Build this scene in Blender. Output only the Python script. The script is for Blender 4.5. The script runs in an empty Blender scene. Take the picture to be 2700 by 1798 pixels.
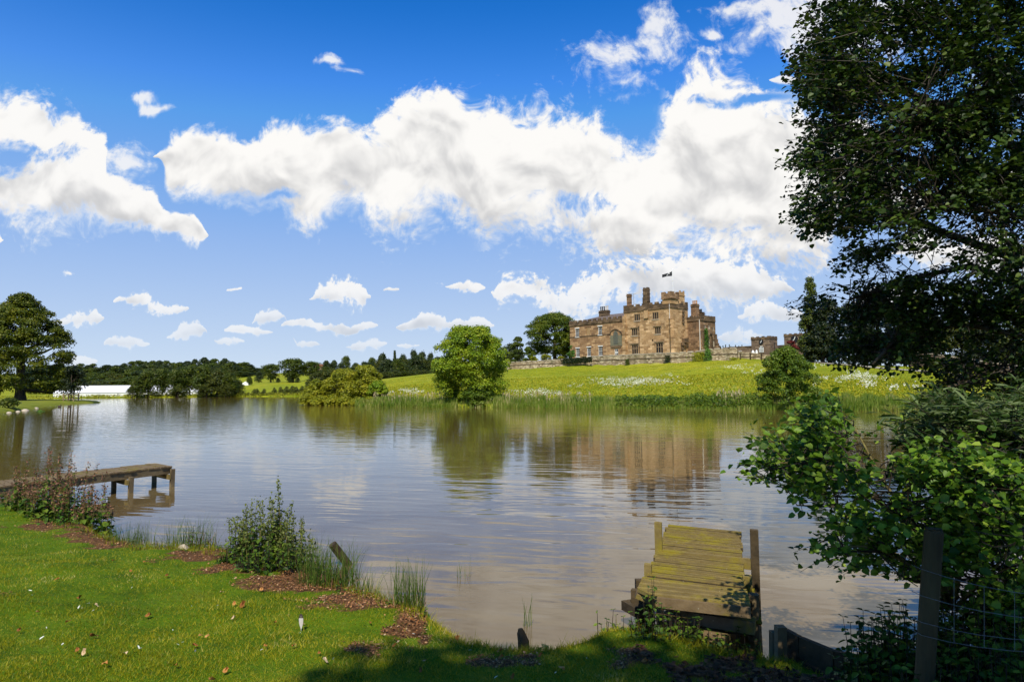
import bpy, math, random
import numpy as np
from mathutils import Vector, Matrix

scene = bpy.context.scene
col = scene.collection
R = math.radians
rng = np.random.default_rng(7)
random.seed(7)

# ------------------------------------------------------------------ camera, sky, sun
F_PX, CU, CV = 1800.0, 1350.0, 899.0          # focal length and centre in photo pixels
CAM = np.array([0.0, 0.0, 2.4])
PITCH, ROLL = math.atan(123 / 1800.0), R(0.6)
cam_d = bpy.data.cameras.new('camera')
cam_d.sensor_width = 36.0
cam_d.lens = 24.0
cam_d.clip_start = 0.05
cam_d.clip_end = 9000.0
cam = bpy.data.objects.new('camera', cam_d)
col.objects.link(cam)
ROT = Matrix.Rotation(R(90) + PITCH, 4, 'X') @ Matrix.Rotation(-ROLL, 4, 'Z')
cam.matrix_world = Matrix.Translation(Vector(CAM)) @ ROT
scene.camera = cam
ROT3 = np.array(ROT.to_3x3())

scene.view_settings.view_transform = 'Standard'
scene.view_settings.look = 'None'
scene.view_settings.exposure = 0.3
scene.view_settings.gamma = 1.0
scene.cycles.use_adaptive_sampling = True
scene.cycles.adaptive_threshold = 0.015
scene.cycles.adaptive_min_samples = 6
scene.cycles.max_bounces = 6
scene.cycles.diffuse_bounces = 2
scene.cycles.glossy_bounces = 3
scene.cycles.transmission_bounces = 3
scene.cycles.sample_clamp_indirect = 4.0

SUN_EL, SUN_DIR = R(50), Vector((-0.12, -1.0, 0.0)).normalized()
SUN_VEC = Vector((SUN_DIR.x * math.cos(SUN_EL), SUN_DIR.y * math.cos(SUN_EL), math.sin(SUN_EL)))
sun_d = bpy.data.lights.new('sun', 'SUN')
sun_d.energy = 4.5
sun_d.angle = R(0.53)
sun_d.color = (1.0, 0.94, 0.80)
sun = bpy.data.objects.new('sun', sun_d)
col.objects.link(sun)
sun.rotation_euler = SUN_VEC.to_track_quat('Z', 'Y').to_euler()
sun.location = (20, -60, 80)


def ray(u, v):
    u = np.asarray(u, float); v = np.asarray(v, float)
    d = np.stack([(u - CU) / F_PX, -(v - CV) / F_PX, -np.ones_like(u)], -1)
    return d @ ROT3.T


def at(u, v, y):
    d = ray(u, v)
    y = np.asarray(y, float)
    return CAM + d * (y / d[..., 1])[..., None]


def onz(u, v, z):
    d = ray(u, v)
    return CAM + d * ((z - CAM[2]) / d[..., 2])[..., None]


# ---- world: Nishita sky with a procedural cumulus field laid out by direction
world = bpy.data.worlds.new('World')
scene.world = world
world.use_nodes = True
world.cycles.sampling_method = 'NONE'


class NT:
    def __init__(s, tree):
        s.t = tree; s.n = tree.nodes; s.l = tree.links
    def node(s, typ, **kw):
        n = s.n.new(typ)
        for k, v in kw.items(): setattr(n, k, v)
        return n
    def put(s, sock, val):
        if hasattr(val, 'is_output'): s.l.new(val, sock)
        else: sock.default_value = val
    def math(s, op, a, b=None, c=None, clamp=False):
        n = s.node('ShaderNodeMath', operation=op, use_clamp=clamp)
        for i, x in enumerate((a, b, c)):
            if x is not None: s.put(n.inputs[i], x)
        return n.outputs[0]
    def vmath(s, op, a, b=None, c=None):
        n = s.node('ShaderNodeVectorMath', operation=op)
        for i, x in enumerate((a, b, c)):
            if x is not None: s.put(n.inputs[i], x)
        return n.outputs['Value'] if op in ('LENGTH', 'DOT_PRODUCT', 'DISTANCE') else n.outputs[0]
    def noise(s, vec, scale, detail=4.0, rough=0.55, dist=0.0, color=False, dim='3D'):
        n = s.node('ShaderNodeTexNoise', noise_dimensions=dim)
        if vec is not None: s.put(n.inputs['Vector'], vec)
        n.inputs['Scale'].default_value = scale
        n.inputs['Detail'].default_value = detail
        n.inputs['Roughness'].default_value = rough
        n.inputs['Distortion'].default_value = dist
        return n.outputs['Color' if color else 'Fac']
    def smooth(s, x, lo, hi, a=0.0, b=1.0):
        n = s.node('ShaderNodeMapRange', interpolation_type='SMOOTHSTEP')
        s.put(n.inputs[0], x)
        n.inputs[1].default_value = lo; n.inputs[2].default_value = hi
        n.inputs[3].default_value = a; n.inputs[4].default_value = b
        return n.outputs[0]
    def mix(s, f, a, b):
        n = s.node('ShaderNodeMix', data_type='RGBA')
        s.put(n.inputs['Factor'], f)
        for nm, x in (('A', a), ('B', b)):
            sock = [q for q in n.inputs if q.name == nm and q.type == 'RGBA'][0]
            if hasattr(x, 'is_output'): s.l.new(x, sock)
            else: sock.default_value = tuple(x) + ((1.0,) if len(x) == 3 else ())
        return [q for q in n.outputs if q.type == 'RGBA'][0]
    def ramp(s, fac, stops):
        n = s.node('ShaderNodeValToRGB')
        e = n.color_ramp.elements
        while len(e) < len(stops): e.new(0.5)
        for el, (p, c) in zip(e, stops):
            el.position = p; el.color = tuple(c) + (1.0,)
        s.put(n.inputs[0], fac)
        return n.outputs[0]


K = 2700 / 2355.0
# cloud lobes (centre and radii, read off the photograph), in layers; within a layer they are joined column by column
CLOUDS = [
    [(440, 335, 78, 50), (405, 368, 42, 42), (520, 378, 130, 60), (640, 350, 100, 74), (570, 425, 140, 62), (430, 430, 60, 36), (690, 445, 140, 90),
     (760, 375, 130, 92), (700, 515, 62, 40), (860, 420, 150, 120), (965, 315, 130, 105), (990, 450, 190, 110), (1130, 320, 140, 125), (1090, 490, 190, 85),
     (1270, 300, 130, 115), (1340, 375, 160, 95), (1190, 420, 200, 130), (900, 530, 62, 38), (1330, 575, 180, 62), (1210, 555, 120, 48), (1350, 520, 110, 46),
     (1470, 596, 170, 58), (1630, 290, 135, 100), (1740, 270, 150, 58), (1580, 232, 90, 48), (1655, 190, 110, 46), (1700, 380, 190, 120), (1610, 420, 100, 90),
     (1640, 490, 160, 70), (1780, 500, 170, 95), (1590, 578, 200, 66), (1760, 598, 170, 72), (1930, 400, 130, 160), (2050, 470, 120, 60), (2560, 520, 150, 90)],
    [(1330, 692, 85, 42), (1390, 655, 85, 40), (1490, 660, 140, 60), (1610, 662, 150, 66), (1710, 672, 100, 58), (1372, 628, 48, 22), (1250, 702, 40, 24), (1210, 668, 66, 36),
     (1165, 688, 40, 16), (1070, 661, 40, 19), (1045, 667, 26, 10), (785, 676, 62, 30), (815, 692, 46, 24), (745, 690, 40, 12), (190, 735, 52, 21), (160, 742, 40, 12), (303, 689, 38, 15), (385, 709, 58, 13), (345, 700, 40, 12),
     (2230, 590, 170, 65), (535, 661, 14, 6), (905, 672, 16, 7), (-120, 560, 120, 60)],
    [(50, 455, 190, 78), (150, 375, 110, 70), (240, 480, 140, 82), (345, 528, 120, 42), (440, 546, 38, 30), (110, 495, 210, 64), (40, 262, 150, 72), (160, 295, 85, 62), (-60, 300, 70, 160),
     (575, 761, 48, 11), (555, 757, 22, 10), (676, 741, 30, 14), (705, 750, 24, 8), (765, 757, 58, 18), (745, 762, 40, 10),
     (835, 752, 36, 11), (992, 746, 40, 20), (945, 757, 28, 12), (1020, 752, 20, 12), (1090, 750, 48, 15), (1480, 745, 70, 15), (1775, 727, 72, 22), (1735, 735, 40, 12), (2050, 690, 80, 24), (2380, 420, 120, 60), (1280, 740, 20, 8)],
    [(440, 760, 40, 17), (415, 767, 30, 9), (298, 787, 46, 12), (530, 788, 30, 11), (622, 724, 30, 14), (600, 733, 20, 8), (690, 800, 34, 12), (845, 793, 46, 13), (815, 797, 20, 8), (190, 832, 44, 12), (1702, 776, 46, 17), (1690, 770, 24, 16), (1825, 186, 55, 20), (1850, 190, 30, 14), (1560, 775, 40, 8), (940, 800, 26, 6)],
]
WISPS = [(292, 368, 74, 44), (1420, 130, 120, 66), (1512, 55, 44, 60), (1505, 110, 84, 56), (1440, 185, 62, 46), (1860, 60, 150, 84), (1760, 18, 110, 32), (1960, 100, 220, 76), (2010, 10, 240, 80),
         (325, 226, 44, 13), (368, 246, 40, 12), (762, 145, 40, 16), (808, 165, 34, 14), (2300, 200, 140, 60), (1650, 78, 26, 16), (150, 628, 18, 9), (1000, 660, 14, 7)]
GAPS = [(15, 362, 110, 40), (1305, 463, 75, 32), (1500, 270, 26, 95), (1730, 236, 90, 12), (640, 455, 60, 14), (1060, 560, 40, 20)]   # where blue shows through
XR, ZR = 1.0, 0.66


def cloud_profile(lobes):
    """middle height and half thickness of a cloud layer for 256 columns of directions"""
    xs = np.linspace(-XR, XR, 256); top = np.full(256, -9.0); bot = np.full(256, 9.0)
    for (u, v, ru, rv) in lobes:
        c = ray(np.array(u * K), np.array(v * K)); cx, cz = c[0] / c[1], c[2] / c[1]
        q = 1 - ((xs - cx) / (ru * K / 1800)) ** 2; ok = q > 0
        hgt = np.sqrt(np.maximum(q, 0)) * rv * K / 1800
        top = np.where(ok, np.maximum(top, cz + hgt), top); bot = np.where(ok, np.minimum(bot, cz - hgt * .8), bot)
    has = top > bot
    for i in range(254):                      # separate clouds do not join: leave empty columns between them
        if has[i] and has[i + 1] and (bot[i + 1] > top[i] or bot[i] > top[i + 1]): has[i] = has[i + 1] = False
    for i in range(253):
        if has[i] and not has[i + 1] and has[i + 2]: has[i + 2] = False
    idx = np.where(has)[0]; near = idx[np.abs(np.arange(256)[:, None] - idx[None]).argmin(1)]
    mid = ((top + bot) / 2)[near]
    grow = np.where((xs[:] > -2) & (mid < 0.26), 1.22, 1.0)
    half = np.where(has, (top - bot) / 2, 0.0) * grow
    if len(lobes) > 30: half = np.convolve(np.pad(half, 1, 'edge'), [.25, .5, .25], 'valid'); mid = np.convolve(np.pad(mid, 1, 'edge'), [.25, .5, .25], 'valid')
    return np.clip(mid / ZR, 0, 1), np.clip(half / 0.25, 0, 1)


def build_world():
    g = NT(world.node_tree)
    g.n.clear()
    out = g.node('ShaderNodeOutputWorld')
    sky = g.node('ShaderNodeTexSky', sky_type='NISHITA')
    sky.sun_disc = False
    sky.sun_elevation = SUN_EL
    sky.sun_rotation = math.atan2(SUN_DIR.x, SUN_DIR.y)
    sky.altitude = 60.0
    sky.air_density = 1.0
    sky.dust_density = 0.55
    sky.ozone_density = 2.2
    tc = g.node('ShaderNodeTexCoord')
    sep = g.node('ShaderNodeSeparateXYZ')
    g.l.new(tc.outputs['Generated'], sep.inputs[0])
    hs = g.node('ShaderNodeGamma')
    hs.inputs['Gamma'].default_value = 1.7
    sc0 = g.node('ShaderNodeVectorMath', operation='SCALE')
    g.l.new(sky.outputs[0], sc0.inputs[0]); sc0.inputs['Scale'].default_value = SKY
    g.l.new(sc0.outputs[0], hs.inputs['Color'])
    deep = g.vmath('MULTIPLY', hs.outputs[0], (0.55, 2.75, 3.5))
    deep = g.vmath('MINIMUM', deep, (0.06, 0.28, 0.77))
    hz = g.math('POWER', g.math('MULTIPLY_ADD', g.math('ABSOLUTE', sep.outputs[2]), -1.85, 1.0, clamp=True), 1.9)
    skyc = g.mix(hz, g.vmath('MULTIPLY', deep, (0.6, 0.80, 0.86)), (0.54, 0.635, 0.73))
    bg0 = g.node('ShaderNodeBackground')
    g.l.new(skyc, bg0.inputs['Color'])
    bg0.inputs['Strength'].default_value = 1.0
    # cloud field, in a plane of directions ahead: X = x/y, Z = z/y
    ys = g.math('MAXIMUM', sep.outputs[1], 0.05)
    X = g.math('DIVIDE', sep.outputs[0], ys)
    Z = g.math('DIVIDE', sep.outputs[2], ys)
    comb = g.node('ShaderNodeCombineXYZ')
    g.l.new(X, comb.inputs[0]); g.l.new(Z, comb.inputs[1])
    p0 = comb.outputs[0]
    # shapes get smaller towards the horizon, so does the noise
    warp = g.noise(p0, 8.0, 2.0, 0.5, 0.0, True, dim='2D')
    w = g.vmath('SUBTRACT', warp, (0.5, 0.5, 0.5))
    wv = g.vmath('MULTIPLY', w, (0.07, 0.06, 0.0))
    lowf = g.smooth(Z, 0.02, 0.34, 0.4, 1.0)
    sc = g.node('ShaderNodeVectorMath', operation='SCALE')
    g.l.new(wv, sc.inputs[0]); g.l.new(lowf, sc.inputs['Scale'])
    p = g.vmath('ADD', p0, sc.outputs[0])

    sp = g.node('ShaderNodeSeparateXYZ'); g.l.new(p, sp.inputs[0])
    fx = g.math('MULTIPLY_ADD', sp.outputs[0], 0.5 / XR, 0.5, clamp=True)
    pz = sp.outputs[1]

    def curve(vals):
        n = g.node('ShaderNodeFloatCurve')
        c = n.mapping.curves[0]
        xs = np.linspace(0, 1, 256)
        c.points[0].location = (0, float(vals[0])); c.points[1].location = (1, float(vals[-1]))
        for x, y in zip(xs[1:-1], vals[1:-1]): c.points.new(float(x), float(y))
        for q in c.points: q.handle_type = 'VECTOR'
        n.mapping.update()
        g.l.new(fx, n.inputs['Value'])
        return n.outputs[0]

    def layer(lobes):
        """signed fill of a layer (1 in its middle, 0 at its rim) and height within it (-1 base, 1 top)"""
        m_, h_ = cloud_profile(lobes)
        mid, half = curve(m_), curve(h_)
        rel = g.math('DIVIDE', g.math('MULTIPLY_ADD', mid, -ZR, pz), g.math('MAXIMUM', g.math('MULTIPLY', half, 0.25), 0.0012))
        f = g.math('SUBTRACT', 1.0, g.math('ABSOLUTE', rel))
        f = g.math('MULTIPLY_ADD', g.math('LESS_THAN', half, 0.006), -3.0, f)
        return f, g.math('MINIMUM', g.math('MAXIMUM', rel, -1.2), 1.2)

    def field(lobes, k):
        m = None
        for (u, v, ru, rv) in lobes:
            c = ray(np.array(u * K), np.array(v * K))
            cx, cz = c[0] / c[1], c[2] / c[1]
            ax, az = 1800.0 / (ru * K), 1800.0 / (rv * K)
            ln = g.vmath('LENGTH', g.vmath('MULTIPLY_ADD', p, (ax, az, 0.0), (-cx * ax, -cz * az, 0.0)))
            m = ln if m is None else g.math('SMOOTH_MIN', m, ln, k)
        return g.math('SUBTRACT', 1.0, m)
    dl = g.smooth(Z, 0.03, 0.34, 0.007, 0.034)
    cdl = g.node('ShaderNodeCombineXYZ'); g.l.new(dl, cdl.inputs[1])
    pup = g.vmath('ADD', p, cdl.outputs[0])
    n1 = g.noise(p, 8.0, 6.0, 0.54, 0.0, dim='2D')
    n2 = g.noise(g.vmath('ADD', p, (3.1, 1.7, 0.0)), 26.0, 4.0, 0.62, dim='2D')
    n3 = g.noise(g.vmath('ADD', p, (5.7, 8.8, 0.0)), 75.0, 3.0, 0.6, dim='2D')
    n3 = g.math('MULTIPLY', g.math('SUBTRACT', n3, 0.5), g.smooth(Z, 0.1, 0.3, 1.7, 0.4))
    nn = g.math('MULTIPLY_ADD', n2, 0.6, g.math('MULTIPLY_ADD', n1, 1.15, -0.85))
    nn = g.math('MULTIPLY_ADD', n3, 1.0, nn)
    front = g.smooth(sep.outputs[1], 0.12, 0.3)
    up = g.smooth(sep.outputs[2], -0.01, 0.004)
    m1 = g.noise(pup, 8.0, 2.5, 0.5, dim='2D')
    relief = g.math('SUBTRACT', m1, g.noise(p, 8.0, 2.5, 0.5, dim='2D'))
    m2 = g.noise(g.vmath('ADD', p, (3.104, 1.715, 0.0)), 22.0, 3.0, 0.5, dim='2D')
    relief2 = g.math('SUBTRACT', m2, g.noise(g.vmath('ADD', p, (3.1, 1.7, 0.0)), 22.0, 3.0, 0.5, dim='2D'))
    low = g.noise(g.vmath('ADD', p0, (7.3, 2.2, 0.0)), 11.0, 3.0, 0.5, dim='2D')

    gap = g.smooth(g.math('MULTIPLY_ADD', nn, 2.6, field(GAPS, 0.15)), -0.25, 0.75, 1.0, 0.04)
    alpha, shade = None, None
    for i, lobes in enumerate(CLOUDS):
        f, rel = layer(lobes)
        fc = g.math('MINIMUM', g.math('MAXIMUM', f, -2.0), 1.0)
        ds = g.math('ADD', fc, g.math('MULTIPLY', nn, (1.0, 1.25, 1.0, 1.3)[i]))
        # crisp tops, feathered bases
        soft = g.smooth(rel, -0.9, 0.6, 0.6, 0.30 if i in (0, 2) else 0.46)
        al = g.smooth(g.math('DIVIDE', ds, soft), 0.0, 1.15, 0.0, (1.0, 0.96, 0.98, 0.9)[i])
        # self-shadow: the base of each mass and the undersides of its billows grey
        sh = g.math('MULTIPLY_ADD', low, 0.95, g.math('MULTIPLY_ADD', g.math('MINIMUM', fc, 0.6), 0.45, -0.62))
        sh = g.math('MULTIPLY_ADD', rel, -0.32, sh)
        sh = g.math('MULTIPLY_ADD', relief, 1.5, sh)
        sh = g.math('MULTIPLY_ADD', relief2, 0.9, sh)
        if alpha is None: alpha, shade = al, sh
        else:
            shade = g.math('ADD', g.math('MULTIPLY', shade, g.math('SUBTRACT', 1.0, al)), g.math('MULTIPLY', sh, al))
            alpha = g.math('MAXIMUM', alpha, al)
    alpha = g.math('MULTIPLY', alpha, g.math('MULTIPLY', gap, g.smooth(Z, 0.05, 0.2, 0.72, 1.0)))
    fw = field(WISPS, 0.3)
    dw = g.math('MULTIPLY_ADD', nn, 2.3, fw)
    alpha = g.math('MAXIMUM', alpha, g.smooth(dw, -0.05, 0.95, 0.0, 0.84))
    alpha = g.math('MULTIPLY', g.math('MULTIPLY', alpha, front), up)
    shd = g.smooth(shade, -0.15, 0.7)
    ccol = g.mix(shd, (0.80, 0.787, 0.765), (0.50, 0.50, 0.505))
    thin = g.mix(g.smooth(alpha, 0.15, 0.95), (0.56, 0.64, 0.75), ccol)
    bgc = g.node('ShaderNodeBackground')
    g.l.new(thin, bgc.inputs['Color'])
    ms = g.node('ShaderNodeMixShader')
    g.l.new(alpha, ms.inputs[0]); g.l.new(bg0.outputs[0], ms.inputs[1]); g.l.new(bgc.outputs[0], ms.inputs[2])
    # directions behind and below see the plain sky only
    ahead = g.math('MULTIPLY', g.math('GREATER_THAN', sep.outputs[1], 0.12), g.math('GREATER_THAN', sep.outputs[2], -0.01))
    bg1 = g.node('ShaderNodeBackground')
    g.l.new(skyc, bg1.inputs['Color'])
    bg1.inputs['Strength'].default_value = 1.0
    fin = g.node('ShaderNodeMixShader')
    g.l.new(ahead, fin.inputs[0]); g.l.new(bg1.outputs[0], fin.inputs[1]); g.l.new(ms.outputs[0], fin.inputs[2])
    g.l.new(fin.outputs[0], out.inputs['Surface'])


SKY = 0.11
build_world()

# ------------------------------------------------------------------ helpers
def nrm(a):
    a = np.asarray(a, float)
    return a / np.maximum(np.linalg.norm(a, axis=-1, keepdims=True), 1e-9)


def vnoise(P, seed=0):
    """smooth value noise in [0,1] at points P (n,3)"""
    P = np.asarray(P, float)
    i = np.floor(P).astype(np.int64); f = P - i
    f = f * f * (3 - 2 * f)
    def h(a, b, c):
        n = (a * 374761393 + b * 668265263 + c * 2147483647 + seed * 144665) & 0x7fffffff
        n = ((n ^ (n >> 13)) * 1274126177) & 0x7fffffff
        n = (n ^ (n >> 16)) & 0xffff
        return n / 65535.0
    r = 0
    for dx in (0, 1):
        for dy in (0, 1):
            for dz in (0, 1):
                wgt = (f[:, 0] if dx else 1 - f[:, 0]) * (f[:, 1] if dy else 1 - f[:, 1]) * (f[:, 2] if dz else 1 - f[:, 2])
                r = r + wgt * h(i[:, 0] + dx, i[:, 1] + dy, i[:, 2] + dz)
    return r


def fbm(P, seed=0, o=3):
    r, a, t = 0, 1.0, 0
    P = np.asarray(P, float)
    for k in range(o):
        r = r + a * vnoise(P * 2 ** k, seed + k); t += a; a *= 0.5
    return r / t


class MB:
    """collects faces for one mesh"""
    def __init__(s): s.v = []; s.f = []; s.n = 0; s.m = []
    def add(s, V, Fc, mi=0):
        V = np.asarray(V, float).reshape(-1, 3)
        s.v.append(V)
        for f in Fc: s.f.append(tuple(int(i) + s.n for i in f)); s.m.append(mi)
        s.n += len(V)
        return s
    def hexa(s, c, mi=0):
        """8 corners: bottom 4 then top 4, both counter-clockwise from above"""
        return s.add(c, [(3, 2, 1, 0), (4, 5, 6, 7), (0, 1, 5, 4), (1, 2, 6, 5), (2, 3, 7, 6), (3, 0, 4, 7)], mi)
    def box(s, x0, x1, y0, y1, z0, z1, mi=0):
        return s.hexa([(x0, y0, z0), (x1, y0, z0), (x1, y1, z0), (x0, y1, z0), (x0, y0, z1), (x1, y0, z1), (x1, y1, z1), (x0, y1, z1)], mi)
    def beam(s, a, b, w, h, up=(0, 0, 1), mi=0):
        a = np.array(a, float); b = np.array(b, float)
        d = nrm(b - a); sd = nrm(np.cross(d, up)); u = np.cross(sd, d)
        c = []
        for p in (-1, 1):
            for (e, q) in ((a, -1), (a, 1), (b, 1), (b, -1)):
                c.append(e + sd * w / 2 * q + u * h / 2 * p)
        return s.hexa(c, mi)
    def tube(s, pts, rad, sides=6, mi=0, cap=True):
        pts = np.array(pts, float); n = len(pts)
        rad = np.broadcast_to(np.asarray(rad, float), (n,))
        V = []; ref = np.array([0.31, 0.17, 0.93])
        for i in range(n):
            d = nrm(pts[min(i + 1, n - 1)] - pts[max(i - 1, 0)])
            r0 = ref if abs(d @ ref) < 0.95 else np.array([1.0, 0, 0])
            a = nrm(np.cross(d, r0)); b = np.cross(d, a)
            t = np.arange(sides) * 2 * math.pi / sides
            V.append(pts[i] + rad[i] * (np.cos(t)[:, None] * a + np.sin(t)[:, None] * b))
        Fc = []
        for i in range(n - 1):
            for k in range(sides):
                k2 = (k + 1) % sides
                Fc.append((i * sides + k, i * sides + k2, (i + 1) * sides + k2, (i + 1) * sides + k))
        if cap:
            Fc.append(tuple(range(sides))[::-1]); Fc.append(tuple((n - 1) * sides + k for k in range(sides)))
        return s.add(np.concatenate(V), Fc, mi)
    def quads(s, V, k=4, mi=0):
        V = np.asarray(V).reshape(-1, 3)
        idx = np.arange(len(V)).reshape(-1, k)
        return s.add(V, idx, mi)
    def arrays(s): return (np.concatenate(s.v) if s.v else np.zeros((0, 3))), s.f


def root_of(p):
    o = Vector((0, 0, 0))
    while p is not None:
        o += p.location; p = p.parent
    return np.array(o)


def link(name, me, parent=None):
    o = bpy.data.objects.new(name, me)
    col.objects.link(o)
    if parent is not None: o.parent = parent
    return o


def setmats(me, mats):
    for m in (mats if isinstance(mats, (list, tuple)) else [mats]): me.materials.append(m)


def build(name, mb, mats, parent=None, smooth=False, origin=None):
    """one mesh object; coordinates are world coordinates, made local to the parent (or to origin)"""
    V, Fc = mb.arrays()
    off = root_of(parent) if parent is not None else (np.zeros(3) if origin is None else np.array(origin, float))
    me = bpy.data.meshes.new(name)
    me.from_pydata((V - off).tolist(), [], Fc)
    setmats(me, mats)
    if any(mb.m): me.polygons.foreach_set('material_index', mb.m)
    if smooth: me.polygons.foreach_set('use_smooth', [True] * len(me.polygons))
    me.update()
    o = link(name, me, parent)
    if parent is None and origin is not None: o.location = origin
    return o


def fast(name, V, Fc, mats, parent=None, smooth=False, origin=None, attr=None, mi=None):
    """one mesh object from numpy arrays; every face has the same number of corners"""
    V = np.asarray(V, np.float32).reshape(-1, 3); Fc = np.asarray(Fc, np.int32)
    off = root_of(parent) if parent is not None else (np.zeros(3) if origin is None else np.array(origin, float))
    V = (V - off.astype(np.float32))
    me = bpy.data.meshes.new(name)
    nf, k = Fc.shape
    me.vertices.add(len(V)); me.vertices.foreach_set('co', V.ravel())
    me.loops.add(nf * k); me.loops.foreach_set('vertex_index', Fc.ravel())
    me.polygons.add(nf)
    me.polygons.foreach_set('loop_start', np.arange(nf, dtype=np.int32) * k)
    me.polygons.foreach_set('loop_total', np.full(nf, k, np.int32))
    if smooth: me.polygons.foreach_set('use_smooth', np.ones(nf, bool))
    setmats(me, mats)
    if mi is not None: me.polygons.foreach_set('material_index', np.asarray(mi, np.int32))
    if attr:
        for an, av in attr.items():
            a = me.attributes.new(an, 'FLOAT', 'POINT'); a.data.foreach_set('value', np.asarray(av, np.float32))
    me.update(calc_edges=True)
    o = link(name, me, parent)
    if parent is None and origin is not None: o.location = origin
    return o


def tag(o, label=None, cat=None, group=None, kind=None):
    if label: o['label'] = label
    if cat: o['category'] = cat
    if group: o['group'] = group
    if kind: o['kind'] = kind
    return o


def thing(name, loc, label, cat, group=None):
    o = bpy.data.objects.new(name, None)
    o.empty_display_size = 0.2
    col.objects.link(o); o.location = Vector([float(q) for q in loc])
    return tag(o, label, cat, group)


def copy_tree(o, parent=None):
    c = o.copy(); col.objects.link(c); c.parent = parent
    for ch in list(o.children): copy_tree(ch, c)
    return c


# ------------------------------------------------------------------ materials
def new_mat(name):
    m = bpy.data.materials.new(name)
    m.use_nodes = True
    m.node_tree.nodes.clear()
    g = NT(m.node_tree)
    out = g.node('ShaderNodeOutputMaterial')
    return m, g, out


def bsdf(g, color, rough=0.8, spec=0.3, normal=None):
    b = g.node('ShaderNodeBsdfPrincipled')
    if hasattr(color, 'is_output'): g.l.new(color, b.inputs['Base Color'])
    else: b.inputs['Base Color'].default_value = tuple(color) + (1.0,)
    g.put(b.inputs['Roughness'], rough)
    b.inputs['Specular IOR Level'].default_value = spec
    if normal is not None: g.l.new(normal, b.inputs['Normal'])
    return b


def bump(g, h, strength, dist=0.02):
    b = g.node('ShaderNodeBump')
    b.inputs['Strength'].default_value = strength
    b.inputs['Distance'].default_value = dist
    g.l.new(h, b.inputs['Height'])
    return b.outputs[0]


def leaf_mat(name, stops, trans=0.3, rough=0.5, spec=0.25, big=0.0):
    """foliage: each leaf takes its own tone between the stops"""
    m, g, out = new_mat(name)
    geo = g.node('ShaderNodeNewGeometry')
    fac = geo.outputs['Random Per Island']
    if big:
        tc = g.node('ShaderNodeTexCoord')
        n = g.noise(tc.outputs['Object'], big, 4.0)
        fac = g.math('ADD', g.math('MULTIPLY', fac, 0.6), g.math('MULTIPLY_ADD', n, 1.6, -0.6), clamp=True)
    c = g.ramp(fac, stops)
    b = bsdf(g, c, rough, spec)
    t = g.node('ShaderNodeBsdfTranslucent')
    hs = g.node('ShaderNodeHueSaturation')
    hs.inputs['Value'].default_value = 1.25; hs.inputs['Hue'].default_value = 0.485
    g.l.new(c, hs.inputs['Color']); g.l.new(hs.outputs[0], t.inputs['Color'])
    mx = g.node('ShaderNodeMixShader')
    mx.inputs[0].default_value = trans
    g.l.new(b.outputs[0], mx.inputs[1]); g.l.new(t.outputs[0], mx.inputs[2])
    g.l.new(mx.outputs[0], out.inputs['Surface'])
    return m


def noisy_mat(name, c1, c2, scale=3.0, rough=0.85, spec=0.2, detail=5.0, bstr=0.0, bscale=20.0, stretch=None, dist=0.02):
    m, g, out = new_mat(name)
    tc = g.node('ShaderNodeTexCoord')
    vec = tc.outputs['Object']
    if stretch:
        vec = g.vmath('MULTIPLY', vec, stretch)
    n = g.noise(vec, scale, detail, 0.6)
    c = g.ramp(n, [(0.3, c1), (0.7, c2)])
    nor = None
    if bstr: nor = bump(g, g.noise(vec, bscale, 4.0), bstr, dist)
    b = bsdf(g, c, rough, spec, nor)
    g.l.new(b.outputs[0], out.inputs['Surface'])
    return m


def plain_mat(name, c, rough=0.6, spec=0.3):
    return noisy_mat(name, tuple(q * 0.88 for q in c), tuple(min(1, q * 1.1) for q in c), 6.0, rough, spec)


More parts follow.
